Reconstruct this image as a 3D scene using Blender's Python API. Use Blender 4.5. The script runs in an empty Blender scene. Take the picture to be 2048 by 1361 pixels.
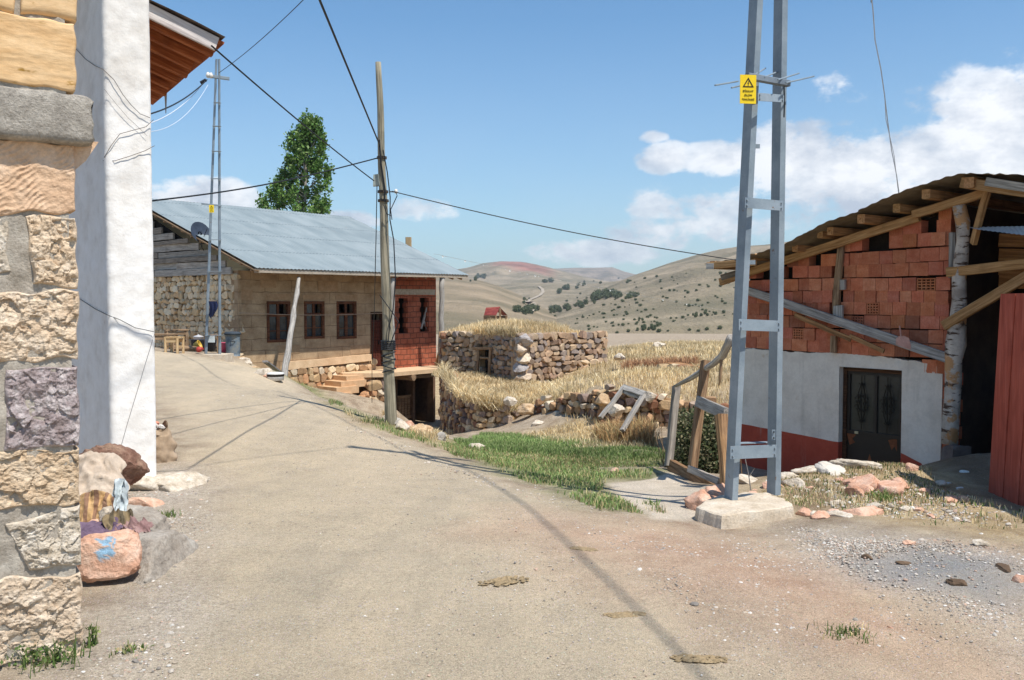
import bpy, math, random
import numpy as np
from mathutils import Vector, Matrix, noise
from mathutils.bvhtree import BVHTree

# ------------------------------------------------------------------ camera, sky, sun, exposure
SC = bpy.context.scene
COL = SC.collection
R = math.radians
PITCH = math.atan(75.5 / 1800.0)
cam_d = bpy.data.cameras.new('camera')
cam = bpy.data.objects.new('camera', cam_d)
COL.objects.link(cam)
cam_d.sensor_width = 36.0
cam_d.lens = 36.0 * 1800.0 / 2048.0
cam_d.clip_start = 0.05
cam_d.clip_end = 12000
cam.location = (0, 0, 1.6)
cam.rotation_euler = (R(90) - PITCH, 0, 0)
SC.camera = cam
SC.view_settings.view_transform = 'Standard'
SC.view_settings.look = 'None'
SC.view_settings.exposure = 0.29
SC.view_settings.gamma = 1.0
SUN_EL = R(62.0)
SXY = Vector((0.73, -0.683)).normalized()
sun_d = bpy.data.lights.new('sun', 'SUN')
sun_d.energy = 4.7
sun_d.angle = R(0.53)
sun_d.color = (1.0, 0.955, 0.88)
sun = bpy.data.objects.new('sun', sun_d)
COL.objects.link(sun)
sun.location = (20, -20, 40)
SDIR = Vector((SXY.x * math.cos(SUN_EL), SXY.y * math.cos(SUN_EL), math.sin(SUN_EL)))
sun.rotation_euler = SDIR.to_track_quat('Z', 'Y').to_euler()


def build_world():
    w = bpy.data.worlds.new('World')
    SC.world = w
    w.use_nodes = True
    nt = w.node_tree
    N, L = nt.nodes, nt.links
    N.clear()
    out = N.new('ShaderNodeOutputWorld')
    bg = N.new('ShaderNodeBackground')
    bg.inputs['Strength'].default_value = 0.095
    sky = N.new('ShaderNodeTexSky')
    sky.sky_type = 'NISHITA'
    sky.sun_disc = False
    sky.sun_elevation = SUN_EL
    sky.sun_rotation = math.atan2(SXY.x, SXY.y)
    sky.altitude = 1200
    sky.air_density = 1.35
    sky.dust_density = 0.7
    sky.ozone_density = 2.0
    tc = N.new('ShaderNodeTexCoord')
    sep = N.new('ShaderNodeSeparateXYZ')
    L.new(tc.outputs['Generated'], sep.inputs[0])

    def m(op, a, b=None, c=None, clamp=False):
        n = N.new('ShaderNodeMath')
        n.operation = op
        n.use_clamp = clamp
        for i, x in enumerate((a, b, c)):
            if x is None:
                continue
            if isinstance(x, (int, float)):
                n.inputs[i].default_value = x
            else:
                L.new(x, n.inputs[i])
        return n.outputs[0]
    az = m('ARCTAN2', sep.outputs[0], sep.outputs[1])
    el = m('ARCSINE', sep.outputs[2])
    comb = N.new('ShaderNodeCombineXYZ')
    L.new(az, comb.inputs[0])
    L.new(m('MULTIPLY', el, 1.55), comb.inputs[1])
    # where the cloud banks stand: (azimuth, elevation, half width, half height, gain)
    banks = [(0.53, 0.162, 0.18, 0.085, 1.05), (0.40, 0.115, 0.17, 0.085, 1.0), (0.30, 0.15, 0.09, 0.05, .9), (0.2, 0.105, .12, .035, .6), (0.64, 0.175, 0.2, 0.09, 1.0), (0.235, 0.152, 0.085, 0.026, .8),
             (0.17, 0.155, 0.045, 0.022, .8), (0.345, 0.215, 0.05, 0.025, .42), (0.35, 0.145, 0.09, 0.05, .8), (0.155, 0.178, 0.02, 0.01, .55),
             (-0.325, 0.108, 0.075, 0.030, 1.0), (-0.18, 0.09, 0.045, 0.016, .75), (-0.10, 0.1, 0.05, 0.018, .4), (0.1, 0.055, 0.12, 0.022, .55),
             (0.2, 0.075, 0.14, 0.03, .62), (0.47, 0.09, 0.2, 0.03, .8), (0.9, 0.2, 0.3, 0.1, .9), (-1.2, 0.3, 0.4, 0.1, .8), (2.4, 0.25, 0.5, 0.1, .8)]
    cov = None
    for (a, e, wa, he, g) in banks:
        dx = m('DIVIDE', m('SUBTRACT', az, a), wa)
        dy = m('DIVIDE', m('SUBTRACT', el, e), he)
        r2 = m('ADD', m('MULTIPLY', dx, dx), m('MULTIPLY', dy, dy))
        v = m('MULTIPLY', m('SUBTRACT', 1.0, r2, clamp=True), g)
        v = m('POWER', v, 0.6)
        cov = v if cov is None else m('MAXIMUM', cov, v)

    def nz(scale, detail, off, rough=.6):
        mp = N.new('ShaderNodeMapping')
        mp.inputs['Location'].default_value = off
        L.new(comb.outputs[0], mp.inputs['Vector'])
        n = N.new('ShaderNodeTexNoise')
        n.inputs['Scale'].default_value = scale
        n.inputs['Detail'].default_value = detail
        n.inputs['Roughness'].default_value = rough
        L.new(mp.outputs[0], n.inputs['Vector'])
        return n.outputs['Fac']
    n1 = nz(11.0, 10, (3.1, 1.7, 0), .62)
    n2 = nz(14.0, 8, (3.13, 1.68, 0.5), .6)
    n3 = nz(5.0, 4, (0.3, 4, 0))
    dens = m('ADD', m('MULTIPLY', cov, 0.85), m('MULTIPLY', m('SUBTRACT', n1, 0.5), 1.9))
    mr = N.new('ShaderNodeMapRange')
    mr.interpolation_type = 'SMOOTHSTEP'
    mr.inputs['From Min'].default_value = 0.40
    mr.inputs['From Max'].default_value = 0.66
    L.new(dens, mr.inputs['Value'])
    # thin veil near the horizon
    veil = m('MULTIPLY', m('SUBTRACT', 1.0, m('DIVIDE', m('ABSOLUTE', el), 0.30), clamp=True), 0.30)
    veil = m('MULTIPLY', veil, m('ADD', 0.55, m('MULTIPLY', n3, 0.9)))
    amt = m('MAXIMUM', m('MULTIPLY', mr.outputs[0], m('ADD', 0.45, m('MULTIPLY', cov, 0.6), clamp=True)), 0.0, clamp=True)
    amt = m('MULTIPLY', amt, 0.95)
    cr = N.new('ShaderNodeValToRGB')
    cr.color_ramp.elements[0].position = 0.36
    cr.color_ramp.elements[0].color = (4.9, 5.5, 6.5, 1)
    cr.color_ramp.elements[1].position = 0.60
    cr.color_ramp.elements[1].color = (9.6, 9.7, 9.9, 1)
    L.new(n2, cr.inputs[0])
    mv = N.new('ShaderNodeMix')
    mv.data_type = 'RGBA'
    mv.inputs[7].default_value = (5.9, 6.5, 7.9, 1)
    tint = N.new('ShaderNodeMix')
    tint.data_type = 'RGBA'
    tint.blend_type = 'MULTIPLY'
    tint.inputs[0].default_value = 1.0
    tint.inputs[7].default_value = SKY_TINT
    L.new(sky.outputs[0], tint.inputs[6])
    L.new(tint.outputs[2], mv.inputs[6])
    L.new(veil, mv.inputs[0])
    mc = N.new('ShaderNodeMix')
    mc.data_type = 'RGBA'
    L.new(mv.outputs[2], mc.inputs[6])
    L.new(cr.outputs[0], mc.inputs[7])
    L.new(amt, mc.inputs[0])
    L.new(mc.outputs[2], bg.inputs[0])
    L.new(bg.outputs[0], out.inputs[0])
    w.cycles.sampling_method = 'MANUAL'
    w.cycles.sample_map_resolution = 512


SKY_TINT = (0.74, 1.06, 1.26, 1)
build_world()

# ------------------------------------------------------------------ small tools
cp, sp = math.cos(PITCH), math.sin(PITCH)
EYE = Vector((0, 0, 1.6))


def ray(u, v):
    """Direction from the eye through a point of the 2048 x 1361 photograph, scaled so that y = 1."""
    a, b = (u - 1024) / 1800.0, (680.5 - v) / 1800.0
    d = Vector((a, cp + b * sp, -sp + b * cp))
    return d / d.y


def at(u, v, D):
    return EYE + ray(u, v) * D


def proj(p):
    q = p - EYE
    f = q.y * cp - q.z * sp
    r = q.y * sp + q.z * cp
    return 1024 + 1800 * q.x / f, 680.5 - 1800 * r / f


def rnd(seed):
    return random.Random(seed)


def tag(o, label=None, cat=None, group=None, kind=None):
    if label:
        o['label'] = label
    if cat:
        o['category'] = cat
    if group:
        o['group'] = group
    if kind:
        o['kind'] = kind
    return o


def empty(name, loc, label, cat, group=None):
    o = bpy.data.objects.new(name, None)
    COL.objects.link(o)
    o.location = loc
    o.empty_display_size = .2
    return tag(o, label, cat, group)


BOXF = np.array([(0, 1, 3, 2), (4, 6, 7, 5), (0, 4, 5, 1), (2, 3, 7, 6), (0, 2, 6, 4), (1, 5, 7, 3)])


class MB:
    """Collects shapes; build() links them as ONE mesh object."""

    def __init__(self):
        self.v, self.f, self.c, self.t, self.m = [], [], [], [], []
        self.n = 0

    def add(self, verts, faces, col=(1, 1, 1), tc=None, mat=0):
        verts = np.asarray(verts, float).reshape(-1, 3)
        k = len(verts)
        col = np.asarray(col, float)
        if col.ndim == 1:
            col = np.tile(col[:3], (k, 1))
        self.v.append(verts)
        self.c.append(col)
        self.t.append(verts if tc is None else np.asarray(tc, float).reshape(-1, 3))
        groups = {}
        if isinstance(faces, np.ndarray):
            groups[faces.shape[1]] = faces
        else:
            for f in faces:
                groups.setdefault(len(f), []).append(f)
        for g, fs in groups.items():
            fs = np.asarray(fs, int).reshape(-1, g) + self.n
            self.f.append(fs)
            self.m.append(np.full(len(fs), mat, int))
        self.n += k
        return self

    def box(self, c, size, col=(1, 1, 1), rot=None, mat=0, bev=0.0):
        h = np.asarray(size, float) / 2
        p = np.array([(x, y, z) for x in (-1, 1) for y in (-1, 1) for z in (-1, 1)], float) * h
        tc = p + np.asarray(c)
        if rot is not None:
            p = p @ np.array(rot.to_3x3().transposed())
        self.add(p + np.asarray(c), BOXF, col, tc, mat)
        return self

    def frame(self, o, ex, ey, ez, lo, hi, col=(1, 1, 1), mat=0, tc=None, jit=0.0, rg=None):
        """A box spanned by three axes from an origin."""
        p = []
        t = []
        for a in (lo[0], hi[0]):
            for b in (lo[1], hi[1]):
                for c in (lo[2], hi[2]):
                    j = (0, 0, 0) if not jit else (rg.uniform(-jit, jit), rg.uniform(-jit, jit), rg.uniform(-jit, jit))
                    p.append(Vector(o) + Vector(ex) * (a + j[0]) + Vector(ey) * (b + j[1]) + Vector(ez) * (c + j[2]))
                    t.append((a, c, b))
        self.add([tuple(q) for q in p], BOXF, col, t if tc is None else tc, mat)
        return self

    def beam(self, p0, p1, w, h, up=(0, 0, 1), col=(1, 1, 1), seg=1, wob=0.0, seed=0, mat=0, taper=1.0):
        p0, p1 = Vector(p0), Vector(p1)
        d = p1 - p0
        L = d.length
        d.normalize()
        s = d.cross(Vector(up))
        if s.length < 1e-4:
            s = d.cross(Vector((1, 0, 0)))
        s.normalize()
        u = s.cross(d).normalized()
        rg = rnd(seed * 7 + int(L * 100))
        V, T = [], []
        off = rg.uniform(0, 50)
        for i in range(seg + 1):
            k = i / seg
            q = p0 + d * L * k
            if 0 < i < seg or wob and seg > 1:
                q = q + s * rg.uniform(-wob, wob) + u * rg.uniform(-wob, wob)
            f = 1 + (taper - 1) * k
            ww = w / 2 * f * (1 + rg.uniform(-1, 1) * wob * 2)
            hh = h / 2 * f * (1 + rg.uniform(-1, 1) * wob * 2)
            b = min(ww, hh) * .18
            for (a, c) in ((-ww + b, -hh), (ww - b, -hh), (ww, -hh + b), (ww, hh - b), (ww - b, hh), (-ww + b, hh), (-ww, hh - b), (-ww, -hh + b)):
                V.append(tuple(q + s * a + u * c))
                T.append((off + L * k, a, c))
        F = []
        for i in range(seg):
            for j in range(8):
                F.append((i * 8 + j, i * 8 + (j + 1) % 8, (i + 1) * 8 + (j + 1) % 8, (i + 1) * 8 + j))
        F.append(tuple(range(7, -1, -1)))
        F.append(tuple(range(seg * 8, seg * 8 + 8)))
        self.add(V, F, col, T, mat)
        return self

    def tube(self, pts, rad, n=8, col=(1, 1, 1), cap=True, seed=0, rough=0.0, mat=0):
        pts = [Vector(p) for p in pts]
        if isinstance(rad, (int, float)):
            rad = [rad] * len(pts)
        rg = rnd(seed)
        V, T, F = [], [], []
        ref = None
        L = 0
        off = rg.uniform(0, 30)
        for i, p in enumerate(pts):
            d = (pts[min(i + 1, len(pts) - 1)] - pts[max(i - 1, 0)])
            if d.length < 1e-9:
                d = Vector((0, 0, 1))
            d.normalize()
            if ref is None:
                ref = d.orthogonal().normalized()
            s = (ref - d * ref.dot(d)).normalized()
            ref = s
            t = d.cross(s)
            if i:
                L += (p - pts[i - 1]).length
            for j in range(n):
                a = 2 * math.pi * j / n
                r = rad[i] * (1 + (rg.uniform(-rough, rough) if rough else 0))
                V.append(tuple(p + s * math.cos(a) * r + t * math.sin(a) * r))
                T.append((off + L, math.cos(a) * rad[i], math.sin(a) * rad[i]))
        for i in range(len(pts) - 1):
            for j in range(n):
                F.append((i * n + j, i * n + (j + 1) % n, (i + 1) * n + (j + 1) % n, (i + 1) * n + j))
        if cap:
            F.append(tuple(range(n - 1, -1, -1)))
            F.append(tuple(range((len(pts) - 1) * n, len(pts) * n)))
        self.add(V, F, col, T, mat)
        return self

    def build(self, name, mats, parent=None, smooth=False, origin=None, angle=None):
        V = np.concatenate(self.v)
        if parent is not None:
            org = np.array(parent_origin(parent))
        elif origin is not None:
            org = np.array(origin, float)
        else:
            lo, hi = V.min(0), V.max(0)
            org = np.array(((lo[0] + hi[0]) / 2, (lo[1] + hi[1]) / 2, lo[2]))
        me = bpy.data.meshes.new(name)
        loops = np.concatenate([f.ravel() for f in self.f])
        tot = np.concatenate([np.full(len(f), f.shape[1]) for f in self.f])
        start = np.concatenate(([0], np.cumsum(tot)[:-1]))
        me.vertices.add(len(V))
        me.vertices.foreach_set('co', (V - org).astype(np.float32).ravel())
        me.loops.add(len(loops))
        me.loops.foreach_set('vertex_index', loops.astype(np.int32))
        me.polygons.add(len(tot))
        me.polygons.foreach_set('loop_start', start.astype(np.int32))
        me.polygons.foreach_set('loop_total', tot.astype(np.int32))
        me.polygons.foreach_set('material_index', np.concatenate(self.m).astype(np.int32))
        me.polygons.foreach_set('use_smooth', np.full(len(tot), smooth))
        C = np.ones((len(V), 4), np.float32)
        C[:, :3] = np.concatenate(self.c)
        me.attributes.new('col', 'FLOAT_COLOR', 'POINT').data.foreach_set('color', C.ravel())
        me.attributes.new('tc', 'FLOAT_VECTOR', 'POINT').data.foreach_set('vector', np.concatenate(self.t).astype(np.float32).ravel())
        me.update(calc_edges=True)
        me.validate()
        for m_ in (mats if isinstance(mats, (list, tuple)) else [mats]):
            me.materials.append(m_)
        o = bpy.data.objects.new(name, me)
        COL.objects.link(o)
        if parent is not None:
            o.parent = parent
        else:
            o.location = org
        o['org'] = [float(x) for x in org]
        return o


def parent_origin(p):
    if p.type == 'EMPTY':
        return tuple(p.location)
    return tuple(p['org'])


def copy_tree(o, parent=None):
    c = o.copy()
    COL.objects.link(c)
    c.parent = parent
    for ch in list(o.children):
        copy_tree(ch, c)
    return c


# ------------------------------------------------------------------ materials
MATS = {}


def lin(r, g, b):
    def f(x):
        x = x / 255.0
        return x / 12.92 if x <= .04045 else ((x + .055) / 1.055) ** 2.4
    return (f(r), f(g), f(b), 1)


class NT:
    def __init__(self, name):
        self.m = bpy.data.materials.new(name)
        self.m.use_nodes = True
        self.N, self.L = self.m.node_tree.nodes, self.m.node_tree.links
        self.bsdf = self.N['Principled BSDF']

    def a(self, name):
        n = self.N.new('ShaderNodeAttribute')
        n.attribute_name = name
        return n

    def mp(self, vec, scale=(1, 1, 1), loc=(0, 0, 0)):
        n = self.N.new('ShaderNodeMapping')
        n.inputs['Scale'].default_value = scale
        n.inputs['Location'].default_value = loc
        self.L.new(vec, n.inputs['Vector'])
        return n.outputs[0]

    def noise(self, vec, scale, detail=6, rough=.6, dist=0):
        n = self.N.new('ShaderNodeTexNoise')
        n.inputs['Scale'].default_value = scale
        n.inputs['Detail'].default_value = detail
        n.inputs['Roughness'].default_value = rough
        n.inputs['Distortion'].default_value = dist
        self.L.new(vec, n.inputs['Vector'])
        return n.outputs['Fac']

    def vor(self, vec, scale, feature='F1', out='Distance'):
        n = self.N.new('ShaderNodeTexVoronoi')
        n.feature = feature
        n.inputs['Scale'].default_value = scale
        self.L.new(vec, n.inputs['Vector'])
        return n.outputs[out]

    def ramp(self, fac, stops, interp='LINEAR'):
        n = self.N.new('ShaderNodeValToRGB')
        n.color_ramp.interpolation = interp
        e = n.color_ramp.elements
        e[0].position, e[0].color = stops[0][0], tuple(stops[0][1][:3]) + (1,)
        e[1].position, e[1].color = stops[1][0], tuple(stops[1][1][:3]) + (1,)
        for p, c in stops[2:]:
            x = e.new(p)
            x.color = tuple(c[:3]) + (1,)
        self.L.new(fac, n.inputs[0])
        return n.outputs[0]

    def mix(self, fac, a, b, mode='MIX'):
        n = self.N.new('ShaderNodeMix')
        n.data_type = 'RGBA'
        n.blend_type = mode
        n.clamp_factor = True
        for s, x in ((0, fac), (6, a), (7, b)):
            if isinstance(x, (int, float)):
                n.inputs[s].default_value = x
            elif isinstance(x, tuple):
                n.inputs[s].default_value = tuple(x[:3]) + (1,)
            else:
                self.L.new(x, n.inputs[s])
        return n.outputs[2]

    def math(self, op, a, b=None, clamp=False):
        n = self.N.new('ShaderNodeMath')
        n.operation = op
        n.use_clamp = clamp
        for i, x in enumerate((a, b)):
            if x is None:
                continue
            if isinstance(x, (int, float)):
                n.inputs[i].default_value = x
            else:
                self.L.new(x, n.inputs[i])
        return n.outputs[0]

    def step(self, x, a, b):
        n = self.N.new('ShaderNodeMapRange')
        n.interpolation_type = 'SMOOTHSTEP'
        n.inputs['From Min'].default_value = a
        n.inputs['From Max'].default_value = b
        self.L.new(x, n.inputs['Value'])
        return n.outputs[0]

    def bump(self, h, strength, dist=.02, prev=None):
        n = self.N.new('ShaderNodeBump')
        n.inputs['Strength'].default_value = strength
        n.inputs['Distance'].default_value = dist
        self.L.new(h, n.inputs['Height'])
        if prev is not None:
            self.L.new(prev, n.inputs['Normal'])
        return n.outputs[0]

    def done(self, color=None, normal=None, rough=.9, spec=.25, metal=0.0):
        b = self.bsdf
        if color is not None:
            if isinstance(color, tuple):
                b.inputs['Base Color'].default_value = tuple(color[:3]) + (1,)
            else:
                self.L.new(color, b.inputs['Base Color'])
        if normal is not None:
            self.L.new(normal, b.inputs['Normal'])
        if isinstance(rough, (int, float)):
            b.inputs['Roughness'].default_value = rough
        else:
            self.L.new(rough, b.inputs['Roughness'])
        b.inputs['Specular IOR Level'].default_value = spec
        b.inputs['Metallic'].default_value = metal
        return self.m


def simple(name, cols, streak=None, scale=6, detail=8, rough=.9, bump=.4, bdist=.01, bscale=40, stretch=(1, 1, 1), spec=.2, metal=0.0, spots=None, var=.25):
    """Mottled surface: cols spread over a noise, fine grain on top, times the per-shape tint 'col'."""
    if name in MATS:
        return MATS[name]
    t = NT(name)
    vec = t.mp(t.a('tc').outputs['Vector'], stretch)
    n1 = t.noise(vec, scale, detail, .62)
    k = len(cols)
    stops = [(0.3 + 0.4 * i / max(k - 1, 1), c) for i, c in enumerate(cols)]
    if k == 1:
        stops = [(0, cols[0]), (1, cols[0])]
    c = t.ramp(n1, stops)
    n2 = t.noise(vec, bscale, 6, .7)
    c = t.mix(var, c, t.ramp(n2, [(.3, (.35, .35, .35)), (.7, (1.35, 1.35, 1.35))]), 'MULTIPLY')
    if spots:
        scol, sscale, lo, hi = spots
        c = t.mix(t.step(t.noise(vec, sscale, 7, .65), lo, hi), c, scol)
    if streak:
        stc, stt, lo, hi, sx = streak
        sn = t.noise(t.mp(t.a('tc').outputs['Vector'], (sx, sx, .45)), 1.0, 7, .7)
        c = t.mix(t.math('MULTIPLY', t.step(sn, lo, hi), stt), c, stc)
    c = t.mix(1.0, c, t.a('col').outputs['Color'], 'MULTIPLY')
    h = t.math('ADD', t.math('MULTIPLY', n1, .6), n2)
    nrm = t.bump(h, bump, bdist)
    MATS[name] = t.done(c, nrm, rough, spec, metal)
    return MATS[name]


def wood(name, c1, c2, c3, gx=1.2, gy=22, bump=.5, rough=.85):
    if name in MATS:
        return MATS[name]
    t = NT(name)
    tc = t.a('tc').outputs['Vector']
    v = t.mp(tc, (gx, gy, gy))
    n1 = t.noise(v, 1.6, 8, .65, .6)
    n2 = t.noise(tc, 3.0, 5, .6)
    c = t.ramp(n1, [(.32, c1), (.5, c2), (.68, c3)])
    c = t.mix(t.math('MULTIPLY', t.step(n2, .5, .75), .45), c, tuple(x * .55 for x in c1[:3]))
    fine = t.noise(t.mp(tc, (gx * 3, gy * 4, gy * 4)), 1.6, 6, .6)
    c = t.mix(.35, c, t.ramp(fine, [(.3, (.45, .45, .45)), (.6, (1.2, 1.2, 1.2))]), 'MULTIPLY')
    c = t.mix(1.0, c, t.a('col').outputs['Color'], 'MULTIPLY')
    nrm = t.bump(t.math('ADD', n1, fine), bump, .008)
    MATS[name] = t.done(c, nrm, rough, .2)
    return MATS[name]


# rubble stones, one material for all masonry: colour comes from the stone
M_STONE = simple('masonry_stone', [(.72, .72, .72), (1, 1, 1), (1.12, 1.08, 1.0)], scale=9, bump=.8, bdist=.02, bscale=55, var=.45)
M_ROCK = simple('rock', [(.7, .68, .66), (1, 1, 1), (1.15, 1.1, 1.05)], scale=7, bump=.9, bdist=.015, bscale=60, var=.5)
M_MORTAR = simple('earth_mortar', [lin(120, 98, 76), lin(150, 128, 104)], scale=8, bump=.8, bscale=50)
M_GREYWOOD = wood('weathered_grey_wood', lin(112, 106, 100), lin(160, 154, 146), lin(196, 190, 180))
M_OLDWOOD = wood('old_brown_wood', lin(92, 72, 54), lin(150, 122, 94), lin(186, 158, 126))
M_NEWWOOD = wood('pale_sawn_wood', lin(160, 128, 88), lin(196, 164, 120), lin(222, 194, 152))
M_DARKWOOD = wood('dark_brown_wood', lin(52, 34, 24), lin(80, 54, 38), lin(104, 74, 54))
M_WIRE = simple('black_cable', [lin(34, 36, 40)], rough=.6, bump=.1, spec=.3)
M_DARK = simple('black_parts_and_shade', [lin(30, 26, 22), lin(46, 40, 34)], bump=.3)  # black for iron and pot band, and for painted shade in openings and gaps


def smooth_rock(seed, n=7, cuts=9, rough=.05):
    """Unit-size angular rock (verts, faces)."""
    rg = rnd(seed)
    V, F, idx = [], [], {}

    def vid(p):
        k = tuple(int(round(x * n)) for x in p)
        if k not in idx:
            idx[k] = len(V)
            V.append(p)
        return idx[k]
    for ax in range(3):
        for s in (-1, 1):
            for i in range(n):
                for j in range(n):
                    q = []
                    for (a, b) in ((i, j), (i + 1, j), (i + 1, j + 1), (i, j + 1)):
                        p = [0, 0, 0]
                        p[ax] = s
                        p[(ax + 1) % 3] = -1 + 2 * a / n
                        p[(ax + 2) % 3] = -1 + 2 * b / n
                        q.append(vid(tuple(p)))
                    F.append(tuple(q if s > 0 else q[::-1]))
    P = np.array(V, float)
    r = np.linalg.norm(P, axis=1, keepdims=True)
    m = np.abs(P).max(axis=1, keepdims=True)
    P = P / r * (0.55 + 0.45 * m / r * 1.2)
    P = np.sign(P) * np.abs(P) ** .80
    for _ in range(cuts):
        d = np.array([rg.gauss(0, 1) for _ in range(3)])
        d /= np.linalg.norm(d)
        h = rg.uniform(.55, .82)
        k = P @ d - h
        P = P - np.outer(np.maximum(k, 0), d)
    o = Vector((rg.uniform(0, 99), rg.uniform(0, 99), rg.uniform(0, 99)))
    for i in range(len(P)):
        q = Vector(P[i])
        P[i] *= 1 + rough * (noise.noise(q * 3 + o) + .6 * noise.noise(q * 8 + o))
    return P, np.array(F)


ROCKS = [smooth_rock(100 + i, 5) for i in range(14)]
ROCKS_HI = [smooth_rock(300 + i, 12, 10, .07) for i in range(10)]


def put_rock(mb, c, size, rg, col, hi=False, flat=False):
    P, F = rg.choice(ROCKS_HI if hi else ROCKS)
    rot = Matrix.Rotation(rg.uniform(0, 6.28), 3, 'Z') @ Matrix.Rotation(rg.uniform(-.4, .4), 3, 'X') if not flat else Matrix.Rotation(rg.uniform(0, 6.28), 3, 'Z')
    Q = (P @ np.array(rot).T) * np.asarray(size) / 2
    mb.add(Q + np.asarray(c), F, col, Q * 1 + np.asarray(c) + rg.uniform(0, 9))


class Plane:
    """A vertical wall plane: origin, unit direction along it, unit normal towards the viewer."""

    def __init__(self, o, p):
        self.o = Vector((o[0], o[1], 0))
        d = Vector((p[0] - o[0], p[1] - o[1], 0))
        self.len = d.length
        self.f = d.normalized()
        n = Vector((self.f.y, -self.f.x, 0))
        if n.dot(-self.o) < 0:
            n = -n
        self.n = n

    def hit(self, u, v, off=0.0):
        d = ray(u, v)
        o = self.o + self.n * off
        t = (o - EYE).xy.dot(self.n.xy) / d.xy.dot(self.n.xy)
        return EYE + d * t

    def st(self, u, v, off=0.0):
        p = self.hit(u, v, off)
        return (p - self.o).xy.dot(self.f.xy), p.z

    def pt(self, s, z, off=0.0):
        q = self.o + self.f * s + self.n * off
        return Vector((q.x, q.y, z))

    def box(self, mb, s0, s1, z0, z1, a, b, col=(1, 1, 1), mat=0, jit=0.0, rg=None):
        mb.frame(self.o, self.f, self.n, Vector((0, 0, 1)), (s0, min(a, b), z0), (s1, max(a, b), z1), col, mat, None, jit, rg)

    def pbox(self, mb, u0, v0, u1, v1, a, b, col=(1, 1, 1), mat=0):
        s0, z1 = self.st(u0, v0, b)
        s1, z0 = self.st(u1, v1, b)
        _, z1b = self.st(u1, v0, b)
        _, z0b = self.st(u0, v1, b)
        self.box(mb, min(s0, s1), max(s0, s1), (z0 + z0b) / 2, (z1 + z1b) / 2, a, b, col, mat)

    def rect(self, u0, v0, u1, v1):
        s0, za = self.st(u0, v0)
        s1, zb = self.st(u1, v1)
        _, zc = self.st(u1, v0)
        _, zd = self.st(u0, v1)
        return s0, s1, (zb + zd) / 2, (za + zc) / 2


def wall_holes(mb, pl, s0, s1, z0, z1, holes, thick, off=0.0, mat=0, col=(1, 1, 1), step=.5):
    """A wall slab with openings, its front face on the plane (plus off)."""
    S = sorted(set([s0, s1] + [x for h in holes for x in (h[0], h[1]) if s0 < x < s1]))
    Z = sorted(set([z0, z1] + [x for h in holes for x in (h[2], h[3]) if z0 < x < z1]))

    def quad(a, b, c, d, t):
        mb.add([tuple(x) for x in (a, b, c, d)], [(0, 1, 2, 3)], col, t, mat)
    for i in range(len(S) - 1):
        for j in range(len(Z) - 1):
            a, b, c, d = S[i], S[i + 1], Z[j], Z[j + 1]
            cs, cz = (a + b) / 2, (c + d) / 2
            if any(h[0] < cs < h[1] and h[2] < cz < h[3] for h in holes):
                continue
            for o, t in ((off, 0), (off - thick, 1)):
                quad(pl.pt(a, c, o), pl.pt(b, c, o), pl.pt(b, d, o), pl.pt(a, d, o), [(a, c, o), (b, c, o), (b, d, o), (a, d, o)])
    for h in holes + [(s0, s1, z0, z1)]:
        a, b, c, d = h[:4]
        o, q = off, off - thick
        for (p1, p2) in (((a, c), (a, d)), ((b, c), (b, d)), ((a, c), (b, c)), ((a, d), (b, d))):
            quad(pl.pt(p1[0], p1[1], o), pl.pt(p2[0], p2[1], o), pl.pt(p2[0], p2[1], q), pl.pt(p1[0], p1[1], q),
                 [(p1[0], p1[1], o), (p2[0], p2[1], o), (p2[0], p2[1], q), (p1[0], p1[1], q)])


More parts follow.
